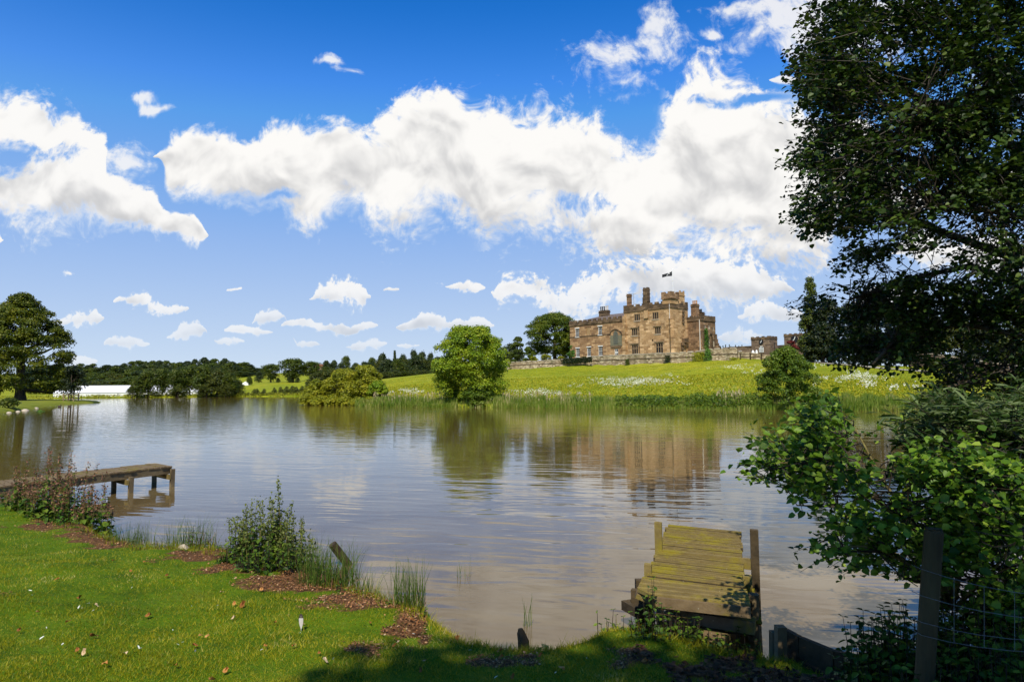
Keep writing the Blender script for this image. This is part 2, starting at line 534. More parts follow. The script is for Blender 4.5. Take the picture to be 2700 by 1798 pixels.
def stone_mat(name, c1, c2, c3, mortar, bw=1.15, bh=0.46, dark=(0.06, 0.045, 0.03), damt=0.5, rot=0.0, big=0.35):
    """coursed sandstone: blocks of mixed colour with sooty weathering"""
    m, g, out = new_mat(name)
    tc = g.node('ShaderNodeTexCoord')
    mp = g.node('ShaderNodeMapping'); mp.inputs['Rotation'].default_value = (0, 0, rot)
    g.l.new(tc.outputs['Object'], mp.inputs['Vector'])
    sp = g.node('ShaderNodeSeparateXYZ'); g.l.new(mp.outputs[0], sp.inputs[0])
    cb = g.node('ShaderNodeCombineXYZ')
    g.l.new(g.math('ADD', sp.outputs[0], sp.outputs[1]), cb.inputs[0]); g.l.new(sp.outputs[2], cb.inputs[1])
    br = g.node('ShaderNodeTexBrick')
    br.inputs['Scale'].default_value = 1.0
    br.inputs['Brick Width'].default_value = bw; br.inputs['Row Height'].default_value = bh
    br.inputs['Mortar Size'].default_value = 0.022; br.inputs['Mortar Smooth'].default_value = 0.4
    br.inputs['Bias'].default_value = 0.0
    br.inputs['Color1'].default_value = (0, 0, 0, 1); br.inputs['Color2'].default_value = (1, 1, 1, 1)
    br.inputs['Mortar'].default_value = (0.5, 0.5, 0.5, 1)
    g.l.new(cb.outputs[0], br.inputs['Vector'])
    stone = g.ramp(br.outputs['Color'], [(0.0, c1), (0.4, c2), (0.8, c3), (1.0, tuple(min(1, q * 1.35) for q in c3))])
    patch = g.noise(tc.outputs['Object'], big, 4.0, 0.6)
    stone = g.mix(g.smooth(patch, 0.42, 0.68, 0.0, 0.75), stone, c2)
    stone = g.mix(br.outputs['Fac'], stone, mortar)
    soot = g.noise(g.vmath('MULTIPLY', tc.outputs['Object'], (1, 1, 0.45)), 0.55, 5.0, 0.65)
    stone = g.mix(g.smooth(soot, 0.48, 0.72, 0.0, damt), stone, dark)
    fine = g.noise(tc.outputs['Object'], 6.0, 3.0)
    hs = g.node('ShaderNodeHueSaturation')
    g.l.new(g.math('MULTIPLY_ADD', fine, 1.1, 0.45), hs.inputs['Value']); g.l.new(stone, hs.inputs['Color'])
    b = bsdf(g, hs.outputs[0], 0.9, 0.1, bump(g, g.math('ADD', fine, g.math('MULTIPLY', br.outputs['Fac'], -0.6)), 0.5, 0.06))
    g.l.new(b.outputs[0], out.inputs['Surface'])
    return m


M = {}
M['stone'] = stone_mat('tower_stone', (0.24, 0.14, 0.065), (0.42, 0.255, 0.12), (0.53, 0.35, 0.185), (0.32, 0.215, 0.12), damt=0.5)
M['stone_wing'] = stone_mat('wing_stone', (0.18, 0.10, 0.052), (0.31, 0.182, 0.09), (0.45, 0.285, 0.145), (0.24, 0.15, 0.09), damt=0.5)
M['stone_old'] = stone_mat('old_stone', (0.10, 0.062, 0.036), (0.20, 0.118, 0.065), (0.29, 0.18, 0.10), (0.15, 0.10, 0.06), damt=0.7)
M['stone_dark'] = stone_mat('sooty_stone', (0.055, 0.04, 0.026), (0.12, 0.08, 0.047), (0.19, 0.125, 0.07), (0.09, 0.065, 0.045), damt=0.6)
M['rubble'] = stone_mat('rubble_wall', (0.17, 0.125, 0.075), (0.33, 0.25, 0.15), (0.50, 0.41, 0.27), (0.18, 0.135, 0.085), 0.55, 0.26, (0.07, 0.075, 0.03), 0.7)
M['gate_stone'] = stone_mat('gatehouse_stone', (0.10, 0.07, 0.05), (0.17, 0.115, 0.08), (0.23, 0.16, 0.11), (0.15, 0.11, 0.08), damt=0.5)
M['trim'] = noisy_mat('stone_trim', (0.20, 0.135, 0.075), (0.34, 0.24, 0.14), 2.0)
M['coping'] = noisy_mat('coping_stone', (0.30, 0.24, 0.17), (0.52, 0.44, 0.33), 1.2)
M['white'] = plain_mat('white_paint', (0.80, 0.79, 0.76), 0.5)
M['slate'] = noisy_mat('slate', (0.10, 0.075, 0.06), (0.18, 0.14, 0.115), 1.5, 0.7, 0.3, stretch=(1, 1, 4))
M['board'] = noisy_mat('grey_green_board', (0.14, 0.13, 0.08), (0.20, 0.185, 0.12), 1.4)
M['lead'] = noisy_mat('lead_grey', (0.09, 0.092, 0.07), (0.13, 0.13, 0.10), 2.0)
M['blind'] = noisy_mat('blank_panel', (0.30, 0.185, 0.085), (0.36, 0.23, 0.11), 1.0)
M['pot_clay'] = plain_mat('clay_pot', (0.45, 0.24, 0.10))
M['pot_black'] = plain_mat('black_pot', (0.02, 0.018, 0.017))
M['pot_cream'] = plain_mat('cream_pot', (0.58, 0.50, 0.40))
M['pipe_white'] = plain_mat('painted_pipe', (0.60, 0.55, 0.48))
M['black'] = plain_mat('black_metal', (0.015, 0.015, 0.017), 0.5)
M['steel'] = plain_mat('grey_metal', (0.22, 0.22, 0.22), 0.45)
M['wire'] = plain_mat('galvanised_wire', (0.16, 0.17, 0.17), 0.5, 0.4)
M['canvas'] = plain_mat('white_canvas', (0.86, 0.85, 0.83), 0.7)
M['canvas_grey'] = plain_mat('grey_canvas', (0.40, 0.40, 0.38), 0.7)
M['red_roof'] = plain_mat('red_tiles', (0.36, 0.14, 0.08))
M['brick_far'] = plain_mat('far_brick', (0.42, 0.27, 0.19))
M['bark'] = noisy_mat('bark', (0.035, 0.026, 0.016), (0.09, 0.07, 0.045), 3.0, stretch=(3, 3, 0.6), bstr=0.6, bscale=9.0)
M['bark_lichen'] = noisy_mat('lichen_bark', (0.09, 0.07, 0.03), (0.22, 0.19, 0.06), 9.0, bstr=0.5, bscale=30.0)
M['twig'] = plain_mat('twig', (0.030, 0.022, 0.014))
M['wood'] = noisy_mat('weathered_wood', (0.10, 0.072, 0.038), (0.24, 0.175, 0.09), 4.0, stretch=(1, 1, 1), bstr=0.4, bscale=25.0)
M['post_wood'] = noisy_mat('post_wood', (0.045, 0.032, 0.015), (0.12, 0.088, 0.036), 5.0, stretch=(1, 1, .25), bstr=0.5, bscale=20.0)
M['wood_dark'] = noisy_mat('dark_and_shaded_wood', (0.03, 0.022, 0.012), (0.09, 0.062, 0.03), 5.0, bstr=0.4, bscale=25.0)  # dark timber, and the shade colour of jetty grooves and right post


def glass_mat():
    m, g, out = new_mat('window_glass')
    b = bsdf(g, (0.010, 0.011, 0.013), 0.12, 0.12)
    g.l.new(b.outputs[0], out.inputs['Surface'])
    return m


M['glass'] = glass_mat()
M['reedtop'] = leaf_mat('pale_seed', [(0, (0.30, 0.24, 0.11)), (1, (0.55, 0.46, 0.26))], 0.2)

# greens
G = dict(
    mid=[(0, (0.05, 0.11, 0.005)), (0.3, (0.13, 0.215, 0.008)), (0.7, (0.235, 0.305, 0.010)), (1, (0.37, 0.39, 0.02))],
    bush=[(0, (0.028, 0.065, 0.005)), (0.4, (0.08, 0.14, 0.008)), (0.8, (0.15, 0.20, 0.013)), (1, (0.26, 0.30, 0.07))],
    sycamore=[(0, (0.032, 0.062, 0.006)), (0.5, (0.085, 0.125, 0.008)), (1, (0.20, 0.21, 0.012))],
    willow=[(0, (0.09, 0.125, 0.006)), (0.5, (0.24, 0.25, 0.010)), (1, (0.43, 0.38, 0.022))],
    chestnut=[(0, (0.022, 0.040, 0.003)), (0.5, (0.080, 0.105, 0.004)), (1, (0.20, 0.195, 0.008))],
    woodland=[(0, (0.020, 0.040, 0.005)), (0.5, (0.060, 0.088, 0.006)), (1, (0.14, 0.155, 0.010))],
    fardark=[(0, (0.013, 0.027, 0.009)), (0.5, (0.032, 0.052, 0.012)), (1, (0.07, 0.09, 0.016))],
    conifer=[(0, (0.010, 0.024, 0.007)), (0.5, (0.022, 0.045, 0.010)), (1, (0.055, 0.075, 0.012))],
    yew=[(0, (0.006, 0.014, 0.004)), (0.5, (0.014, 0.026, 0.006)), (1, (0.05, 0.06, 0.008))],
    cypress=[(0, (0.03, 0.05, 0.008)), (0.5, (0.07, 0.10, 0.012)), (1, (0.15, 0.17, 0.02))],
    alder=[(0, (0.011, 0.028, 0.004)), (0.5, (0.026, 0.055, 0.006)), (0.9, (0.05, 0.09, 0.009)), (1, (0.12, 0.16, 0.028))],
    sapling=[(0, (0.022, 0.062, 0.006)), (0.4, (0.07, 0.15, 0.009)), (0.8, (0.14, 0.24, 0.014)), (1, (0.28, 0.37, 0.05))],
    osier=[(0, (0.022, 0.05, 0.008)), (0.6, (0.05, 0.09, 0.014)), (1, (0.17, 0.22, 0.085))],
    nettle=[(0, (0.020, 0.050, 0.006)), (0.5, (0.055, 0.11, 0.008)), (1, (0.15, 0.21, 0.02))],
    nettle_top=[(0, (0.09, 0.12, 0.02)), (1, (0.22, 0.24, 0.06))],
    rush=[(0, (0.035, 0.075, 0.009)), (0.6, (0.075, 0.135, 0.014)), (1, (0.17, 0.20, 0.04))],
    lawn=[(0, (0.055, 0.085, 0.002)), (0.3, (0.185, 0.20, 0.003)), (0.8, (0.36, 0.315, 0.007)), (0.95, (0.48, 0.40, 0.08)), (1, (0.6, 0.5, 0.2))],
    reed=[(0, (0.06, 0.13, 0.010)), (0.45, (0.15, 0.22, 0.02)), (0.8, (0.27, 0.29, 0.06)), (1, (0.52, 0.43, 0.20))],
    meadow=[(0, (0.16, 0.22, 0.008)), (0.5, (0.265, 0.285, 0.012)), (0.85, (0.39, 0.34, 0.014)), (1, (0.58, 0.44, 0.02))],
    maple=[(0, (0.06, 0.010, 0.010)), (0.5, (0.14, 0.022, 0.016)), (1, (0.24, 0.045, 0.03))],
    beech=[(0, (0.014, 0.007, 0.009)), (0.5, (0.03, 0.012, 0.014)), (1, (0.06, 0.02, 0.02))],
    bright=[(0, (0.03, 0.085, 0.010)), (0.5, (0.07, 0.17, 0.014)), (1, (0.13, 0.25, 0.025))],
    olive=[(0, (0.02, 0.034, 0.005)), (0.5, (0.05, 0.068, 0.008)), (1, (0.12, 0.125, 0.012))],
)
for k_, st in G.items():
    M[k_] = leaf_mat(k_ + '_leaf', st, trans=0.22 if k_ in ('yew', 'conifer', 'alder', 'beech') else 0.3,
                     big=0.35 if k_ in ('mid', 'sycamore', 'willow', 'woodland', 'chestnut', 'bush') else (0.5 if k_ == 'reed' else (1.1 if k_ == 'lawn' else 0.0)))
M['petal'] = leaf_mat('white_petal', [(0, (0.62, 0.62, 0.50)), (1, (0.85, 0.84, 0.76))], 0.2)
M['deadleaf'] = leaf_mat('dead_leaf', [(0, (0.09, 0.035, 0.013)), (0.5, (0.27, 0.115, 0.042)), (0.85, (0.44, 0.22, 0.095)), (1, (0.54, 0.38, 0.23))], 0.15, 0.8, 0.1)
M['litter_dark'] = leaf_mat('old_litter', [(0, (0.03, 0.014, 0.008)), (0.6, (0.09, 0.04, 0.018)), (1, (0.20, 0.10, 0.05))], 0.05, 0.85, 0.1)  # litter lying in shade gets these darker leaf colours
M['seed'] = leaf_mat('rusty_seed', [(0, (0.12, 0.05, 0.03)), (0.6, (0.24, 0.11, 0.06)), (1, (0.36, 0.20, 0.10))], 0.2)
def fallen_mat():
    m, g, out = new_mat('fallen_leaf')
    oi = g.node('ShaderNodeObjectInfo')
    c = g.ramp(oi.outputs['Random'], [(0, (0.20, 0.075, 0.02)), (0.4, (0.42, 0.17, 0.04)), (0.75, (0.50, 0.26, 0.09)), (1, (0.55, 0.42, 0.26))])
    b = bsdf(g, c, 0.8, 0.1); g.l.new(b.outputs[0], out.inputs['Surface']); return m


M['fallen'] = fallen_mat()
M['feather'] = plain_mat('feather', (0.55, 0.50, 0.46))
M['feather_dark'] = plain_mat('feather_tip', (0.07, 0.05, 0.045))

# ------------------------------------------------------------------ terrain: far shore, meadow, hills
TU = np.array([-1200, -200, 0, 300, 560, 700, 790, 850, 1010, 1120, 1370, 1503, 1646, 1771, 1945, 2130, 2300, 2490, 2700, 3200, 4200], float)
HILL = [(270, .35), (330, 1.2), (480, 2.5), (620, 6), (760, 14), (900, 27), (1500, 32)]
TK = [HILL, HILL, HILL, HILL,
      [(272, .35), (330, 2.0), (450, 6), (600, 9), (760, 15), (900, 26), (1500, 32)],
      [(262, .35), (330, 2.2), (430, 7.2), (520, 10.5), (700, 19), (900, 25), (1500, 30)],
      [(250, .35), (330, 2.5), (430, 7.2), (520, 9.8), (700, 17), (900, 24), (1500, 30)],
      [(107, .35), (130, 1.5), (155, 3.4), (200, 4.2), (300, 6), (900, 22), (1500, 30)],
      [(95, .35), (110, 1.4), (150, 4.2), (180, 5), (280, 6.2), (900, 20), (1500, 30)],
      [(90, .35), (105, 1.4), (160, 5.5), (185, 6.4), (280, 7), (900, 20), (1500, 30)],
      [(83, .35), (98, 1.3), (174, 7.0), (178, 8.0), (215, 9), (900, 20), (1500, 30)],
      [(80, .35), (95, 1.3), (167, 7.35), (171, 8.8), (215, 9.3), (900, 18), (1500, 28)],
      [(77, .35), (92, 1.3), (155, 7.26), (159, 8.8), (215, 9.3), (900, 18), (1500, 28)],
      [(74, .35), (90, 1.4), (145, 7.2), (149, 8.8), (215, 9.3), (900, 18), (1500, 28)],
      [(69, .35), (85, 1.5), (139, 7.5), (143, 8.3), (215, 9.4), (900, 18), (1500, 28)],
      [(66, .35), (82, 1.6), (135, 6.7), (150, 7.3), (215, 9), (900, 18), (1500, 28)],
      [(63, .35), (80, 1.6), (120, 5.3), (140, 6.2), (215, 8), (900, 18), (1500, 28)],
      [(61, .35), (78, 1.5), (108, 3.9), (122, 5.2), (215, 7), (900, 18), (1500, 28)],
      [(60, .35), (76, 1.3), (108, 3.0), (125, 4.6), (215, 6), (900, 18), (1500, 28)],
      [(58, .35), (74, 1.2), (108, 2.6), (125, 4.0), (215, 6), (900, 18), (1500, 28)],
      [(58, .35), (74, 1.2), (108, 2.6), (125, 4.0), (215, 6), (900, 18), (1500, 28)]]
TKD = np.array([[q[0] for q in r] for r in TK]); TKZ = np.array([[q[1] for q in r] for r in TK])


def bank(u):
    return np.interp(u, TU, TKD[:, 0])


def H(x, y):
    x = np.atleast_1d(np.asarray(x, float)); y = np.atleast_1d(np.asarray(y, float))
    u = 1350 + 1800 * x / np.maximum(y, 1.0)
    D = np.stack([np.interp(u, TU, TKD[:, k]) for k in range(7)], -1)
    Zk = np.stack([np.interp(u, TU, TKZ[:, k]) for k in range(7)], -1)
    wob = (fbm(np.stack([x * 0.25, y * 0.25, 0 * x], -1), 5) - 0.5) * 1.6
    d = y + wob
    z = np.full(d.shape, -1.6)
    f = np.clip((d - (D[:, 0] - 1.2)) / 1.2, 0, 1)
    z = np.where(d > D[:, 0] - 1.2, -1.6 + f * (Zk[:, 0] + 1.6), z)
    for k in range(6):
        f = (d - D[:, k]) / (D[:, k + 1] - D[:, k])
        zz = Zk[:, k] + f * (Zk[:, k + 1] - Zk[:, k])
        z = np.where((d >= D[:, k]) & (d < D[:, k + 1]), zz, z)
    z = np.where(d >= D[:, 6], Zk[:, 6], z)
    z = z + np.where(d > D[:, 0] + 6, (fbm(np.stack([x * 0.06, y * 0.06, 0 * x], -1), 9) - 0.5) * 0.5, 0)
    return z


def hit(u, v, lo=50.0, hi=1400.0):
    """where the view through photo pixel (u, v) meets the far terrain"""
    u = np.atleast_1d(np.asarray(u, float)); v = np.atleast_1d(np.asarray(v, float))
    d = ray(u, v); d = d / d[:, 1:2]
    res = np.full((len(u), 3), np.nan); done = np.zeros(len(u), bool)
    y = lo
    while y < hi and not done.all():
        P = CAM + d * y
        hh = H(P[:, 0], P[:, 1])
        new = (~done) & (P[:, 2] < hh)
        res[new] = np.stack([P[new, 0], P[new, 1], hh[new]], -1); done |= new
        y += max(0.6, y * 0.006)
    return res[done], done


def ground(u, y):
    """point on the far terrain in photo column u at forward distance y"""
    x = (u - 1350) / 1800.0 * y
    return np.array([x, y, float(H(x, y)[0])])


def grid_faces(n, m):
    a = np.arange(n * m).reshape(n, m)
    return np.stack([a[:-1, :-1].ravel(), a[1:, :-1].ravel(), a[1:, 1:].ravel(), a[:-1, 1:].ravel()], -1)


# meadow-and-field material: yellow-green grass with buttercups, paler mown streaks, hedgerow tones far off
def field_mat():
    m, g, out = new_mat('meadow_ground')
    tc = g.node('ShaderNodeTexCoord'); P = tc.outputs['Object']
    a = g.noise(g.vmath('MULTIPLY', P, (1, 0.5, 1)), 0.045, 5.0, 0.6)
    b_ = g.noise(g.vmath('MULTIPLY', P, (0.6, 1.4, 1)), 0.6, 6.0, 0.65)
    c = g.ramp(a, [(0.3, (0.155, 0.205, 0.010)), (0.5, (0.25, 0.27, 0.014)), (0.7, (0.35, 0.315, 0.02))])
    c = g.mix(g.smooth(b_, 0.4, 0.75), c, (0.10, 0.14, 0.008))
    spk = g.noise(P, 2.2, 3.0, 0.7)
    c = g.mix(g.smooth(spk, 0.60, 0.72, 0, 0.8), c, (0.42, 0.30, 0.012))
    streak = g.noise(g.vmath('MULTIPLY', P, (0.05, 0.5, 0.3)), 1.0, 4.0, 0.6)
    c = g.mix(g.smooth(streak, 0.56, 0.7, 0, 0.6), c, (0.36, 0.33, 0.10))
    bs = bsdf(g, c, 0.95, 0.05, bump(g, b_, 0.6, 0.3))
    g.l.new(bs.outputs[0], out.inputs['Surface'])
    return m


M['field'] = field_mat()
tt = np.concatenate([np.linspace(-1.7, -0.86, 40)[:-1], np.linspace(-0.86, 0.86, 420), np.linspace(0.86, 1.7, 40)[1:]])
dd = np.concatenate([np.arange(40, 112, 0.8), np.arange(112, 300, 2.5), np.arange(300, 1000, 14), np.arange(1000, 4200, 200)])
TT, DD = np.meshgrid(tt, dd, indexing='ij')
XX, YY = TT * DD, DD
ZZ = H(XX.ravel(), YY.ravel())
tag(fast('terrain', np.stack([XX.ravel(), YY.ravel(), ZZ], -1), grid_faces(len(tt), len(dd)), M['field'], smooth=True), kind='structure')


# ------------------------------------------------------------------ lake
def water_mat():
    m, g, out = new_mat('lake_water')
    tc = g.node('ShaderNodeTexCoord'); P = tc.outputs['Object']
    mp = g.node('ShaderNodeMapping'); mp.inputs['Rotation'].default_value = (0, 0, R(14)); g.l.new(P, mp.inputs['Vector'])
    Q = mp.outputs[0]
    big = g.noise(g.vmath('MULTIPLY', Q, (0.22, 1.0, 1)), 0.75, 2.0, 0.35, 0.5)
    mid = g.noise(g.vmath('MULTIPLY', Q, (0.34, 1.0, 1)), 2.4, 1.5, 0.4, 0.7)
    sml = g.noise(g.vmath('MULTIPLY', Q, (0.16, 1.0, 1)), 4.2, 2.0, 0.5, 0.3)
    sx = g.node('ShaderNodeSeparateXYZ'); g.l.new(P, sx.inputs[0])
    gust = g.math('MULTIPLY_ADD', g.noise(P, 0.04, 3.0), 30.0, g.math('MULTIPLY_ADD', sx.outputs[1], -0.12, sx.outputs[0]))
    wind = g.smooth(gust, 12.0, -25.0, 0.13, 0.36)
    dist = g.vmath('LENGTH', P)
    calm = g.smooth(dist, 6.0, 26.0, 1.0, 0.36)
    h = g.math('MULTIPLY', g.math('MULTIPLY_ADD', mid, 0.50, big), calm)
    h = g.math('MULTIPLY_ADD', sml, wind, h)
    nor = bump(g, h, 1.0, 0.024)
    silt = g.noise(P, 0.35, 3.0, 0.6, 0.8)
    c = g.ramp(silt, [(0.35, (0.098, 0.062, 0.024)), (0.65, (0.150, 0.108, 0.052))])
    c = g.mix(g.smooth(dist, 9.0, 45.0), c, (0.125, 0.090, 0.020))  # far body colour: brown water plus warm reflections as an olive-gold tint
    b = bsdf(g, c, 0.03, 0.5, nor)
    b.inputs['IOR'].default_value = 1.333
    g.l.new(b.outputs[0], out.inputs['Surface'])
    return m


M['water'] = water_mat()
mb = MB()
mb.add([(-1500, -40, 0), (1500, -40, 0), (1500, 900, 0), (-1500, 900, 0)], [(0, 1, 2, 3)])
tag(build('lake_water', mb, M['water']), kind='structure')

# ------------------------------------------------------------------ near lawn
SH_PX = [(-60, 1312), (0, 1326), (126, 1358), (237, 1388), (303, 1420), (408, 1436), (470, 1432), (560, 1438), (700, 1462),
         (803, 1480), (905, 1533), (980, 1554), (1050, 1590), (1113, 1617), (1178, 1647), (1238, 1677), (1290, 1697), (1371, 1704),
         (1440, 1692), (1490, 1674), (1545, 1656), (1600, 1646), (1700, 1650), (1800, 1680), (1930, 1712), (2030, 1722), (2110, 1722)]
sh = onz([p[0] for p in SH_PX], [p[1] for p in SH_PX], 0.2)[:, :2]
SHORE = np.concatenate([[(-90, 26), (-40, 20), (-20, 17.5), (-13.5, 15.6)], sh,
                        [(2.55, 5.15), (3.3, 5.2), (4.3, 5.6), (5.6, 6.3), (7.5, 7.5), (12, 9.5), (25, 13), (90, 24)]])
LANDPOLY = np.concatenate([SHORE, [(90, -60), (-90, -60)]])


def inpoly(P, poly):
    x, y = P[:, 0], P[:, 1]; c = np.zeros(len(P), bool)
    j = len(poly) - 1
    for i in range(len(poly)):
        xi, yi = poly[i]; xj, yj = poly[j]
        if yi != yj:
            c ^= ((yi > y) != (yj > y)) & (x < (xj - xi) * (y - yi) / (yj - yi) + xi)
        j = i
    return c


def polydist(P, line):
    best = np.full(len(P), 1e9)
    for a, b in zip(line[:-1], line[1:]):
        a = np.array(a); b = np.array(b); ab = b - a
        t = np.clip(((P - a) @ ab) / (ab @ ab), 0, 1)
        best = np.minimum(best, np.linalg.norm(P - a - t[:, None] * ab, axis=1))
    return best


def shore_sd(P):
    """signed distance to the near shore, positive on land, with a ragged edge"""
    d = polydist(P, SHORE)
    s = np.where(inpoly(P, LANDPOLY), d, -d)
    n = (fbm(np.concatenate([P * 1.7, np.zeros((len(P), 1))], 1), 21) - 0.5) * 0.35
    return s + n


def L(P):
    P = np.atleast_2d(P)
    s = shore_sd(P)
    z = np.where(s > 0, 0.13 + 0.07 * np.clip(s / 0.15, 0, 1) + 0.115 * np.minimum(s, 5.2), np.maximum(0.13 + s * 2.4, -1.2))
    P3 = np.concatenate([P * 0.9, np.zeros((len(P), 1))], 1)
    return z + np.where(s > 0.1, (fbm(P3, 31) - 0.5) * 0.14, 0)


def Lz(x, y): return float(L(np.array([[x, y]]))[0])


DIRT = []   # bare, leaf-strewn patches: photo position and radii -> world ellipses
for (u, v, ru, rv) in [(170, 1372, 70, 16), (255, 1392, 60, 20), (310, 1425, 70, 16), (520, 1462, 75, 24), (620, 1490, 60, 22), (760, 1525, 75, 24),
                       (905, 1565, 55, 22), (985, 1590, 60, 16), (1065, 1608, 45, 16), (1700, 1725, 75, 30), (1640, 1755, 50, 20),
                       (1900, 1745, 170, 50), (2150, 1790, 320, 60), (2450, 1760, 400, 120), (1330, 1740, 70, 14), (1400, 1712, 28, 12),
                       (1260, 1735, 40, 12), (15, 1640, 30, 6)]:
    c = onz(u, v, 0.3); e = onz(u + ru, v, 0.3); f = onz(u, v + rv, 0.3)
    DIRT.append((c[0], c[1], abs(e[0] - c[0]), abs(f[1] - c[1]) + 0.02))


def dirt(P):
    r = np.full(len(P), -9.0)
    for (x, y, a, b) in DIRT:
        r = np.maximum(r, 1 - np.sqrt(((P[:, 0] - x) / a) ** 2 + ((P[:, 1] - y) / b) ** 2))
    n = fbm(np.concatenate([P * 2.3, np.zeros((len(P), 1))], 1), 41, 4) - 0.5
    u = 1350 + 1800 * P[:, 0] / np.maximum(P[:, 1], .5)
    s = polydist(P, SHORE)
    band = np.where((u > 90) & (u < 1125) & (P[:, 1] > 2), .80 - s * 1.45, -9.0)
    r = np.maximum(np.maximum(r, -1.5), band)
    n2 = fbm(np.concatenate([P * 7.0, np.zeros((len(P), 1))], 1), 43, 2) - 0.5
    return np.clip((r + n * 2.4 + n2 * 1.2) * 1.5 + 0.3, 0, 1)


def lawn_mat():
    m, g, out = new_mat('lawn_ground')
    tc = g.node('ShaderNodeTexCoord'); P = tc.outputs['Object']
    n = g.noise(P, 2.0, 6.0, 0.65)
    c = g.ramp(n, [(0.3, (0.045, 0.085, 0.005)), (0.55, (0.085, 0.145, 0.006)), (0.8, (0.15, 0.17, 0.018))])
    at_ = g.node('ShaderNodeAttribute', attribute_name='dirt')
    n2 = g.noise(P, 14.0, 5.0, 0.7)
    dc = g.ramp(n2, [(0.3, (0.05, 0.025, 0.011)), (0.6, (0.16, 0.08, 0.036)), (0.8, (0.30, 0.17, 0.085))])
    f = g.smooth(g.math('ADD', at_.outputs['Fac'], g.math('MULTIPLY_ADD', n2, 0.8, -0.4)), 0.3, 0.7)
    c = g.mix(f, c, dc)
    b = bsdf(g, c, 0.95, 0.05, bump(g, n2, 0.9, 0.04))
    g.l.new(b.outputs[0], out.inputs['Surface'])
    return m


M['lawn_ground'] = lawn_mat()
gx = np.concatenate([np.linspace(-90, -14, 40)[:-1], np.arange(-14, 7, 0.09), np.linspace(7, 90, 50)])
gy = np.concatenate([np.linspace(-60, 0, 25)[:-1], np.arange(0, 17, 0.09), np.linspace(17, 40, 24)])
GX, GY = np.meshgrid(gx, gy, indexing='ij')
PP = np.stack([GX.ravel(), GY.ravel()], -1)
tag(fast('lawn', np.concatenate([PP, L(PP)[:, None]], 1), grid_faces(len(gx), len(gy)), M['lawn_ground'], smooth=True,
         attr={'dirt': dirt(PP)}), kind='structure')

# ------------------------------------------------------------------ grassy headland on the left
HP = onz(*np.array([(-700, 1150), (-300, 1108), (0, 1086), (64, 1081), (112, 1074), (122, 1070.5), (135, 1070), (178, 1066), (217, 1063.5), (261, 1061.2),
                    (240, 1058.5), (170, 1056.5), (110, 1055.5), (60, 1055.5), (-100, 1056), (-400, 1062), (-900, 1080)]).T, 0.0)[:, :2]


def Hd(P):
    P = np.atleast_2d(P)
    line = np.concatenate([HP, HP[:1]])
    d = polydist(P, line); s = np.where(inpoly(P, HP), d, -d)
    s = s + (fbm(np.concatenate([P * 0.3, np.zeros((len(P), 1))], 1), 51) - 0.5) * 1.6
    return np.where(s > 0, 0.1 + 0.28 * np.clip(s / 0.8, 0, 1) + 0.3 * np.clip(s / 9, 0, 1), np.maximum(0.1 + s * 0.8, -1.0))


gx = np.arange(-170, -60, 0.8); gy = np.arange(55, 215, 1.0)
GX, GY = np.meshgrid(gx, gy, indexing='ij')
PP = np.stack([GX.ravel(), GY.ravel()], -1)
hz = Hd(PP)
fc = grid_faces(len(gx), len(gy))
fc = fc[(hz[fc] > -0.95).any(1)]
M['headland'] = noisy_mat('headland_grass', (0.10, 0.135, 0.012), (0.22, 0.22, 0.03), 0.35, 0.95, 0.05, 6.0)
tag(fast('headland_ground', np.concatenate([PP, hz[:, None]], 1), fc, M['headland'], smooth=True), kind='structure')

# ------------------------------------------------------------------ castle
S_ = nrm(np.array([0.0726, -0.08, 0])); T_ = np.array([-S_[1], S_[0], 0])     # along the front, and into the building
O_ = np.array([27.1, 165.0, 0.0])
ANG = math.atan2(S_[1], S_[0])
for k_ in ('stone', 'stone_wing', 'stone_old', 'stone_dark', 'gate_stone', 'rubble'):
    for nd in M[k_].node_tree.nodes:
        if nd.type == 'MAPPING': nd.inputs['Rotation'].default_value = (0, 0, -ANG)


def W(s, t, z): return O_ + s * S_ + t * T_ + np.array([0, 0, z])


def zpx(zx, zy): return 1480 + zx / 5.352, 720 + zy / 5.352   # enlargement of the castle -> photo pixel


def fp(zx, zy, t=0.0):
    """(s, z) of an enlargement pixel on the plane parallel to the front at depth t"""
    d = ray(*zpx(zx, zy))
    k = ((O_ + t * T_ - CAM) @ T_) / (d @ T_)
    P = CAM + d * k - O_
    return P @ S_, P[2]


def gp(zx, zy, s):
    """(t, z) on the plane square to the front at position s"""
    d = ray(*zpx(zx, zy))
    k = ((O_ + s * S_ - CAM) @ S_) / (d @ S_)
    P = CAM + d * k - O_
    return P @ T_, P[2]


def cbox(mb, s0, s1, t0, t1, z0, z1, mi=0):
    return mb.hexa([W(s0, t0, z0), W(s1, t0, z0), W(s1, t1, z0), W(s0, t1, z0), W(s0, t0, z1), W(s1, t0, z1), W(s1, t1, z1), W(s0, t1, z1)], mi)


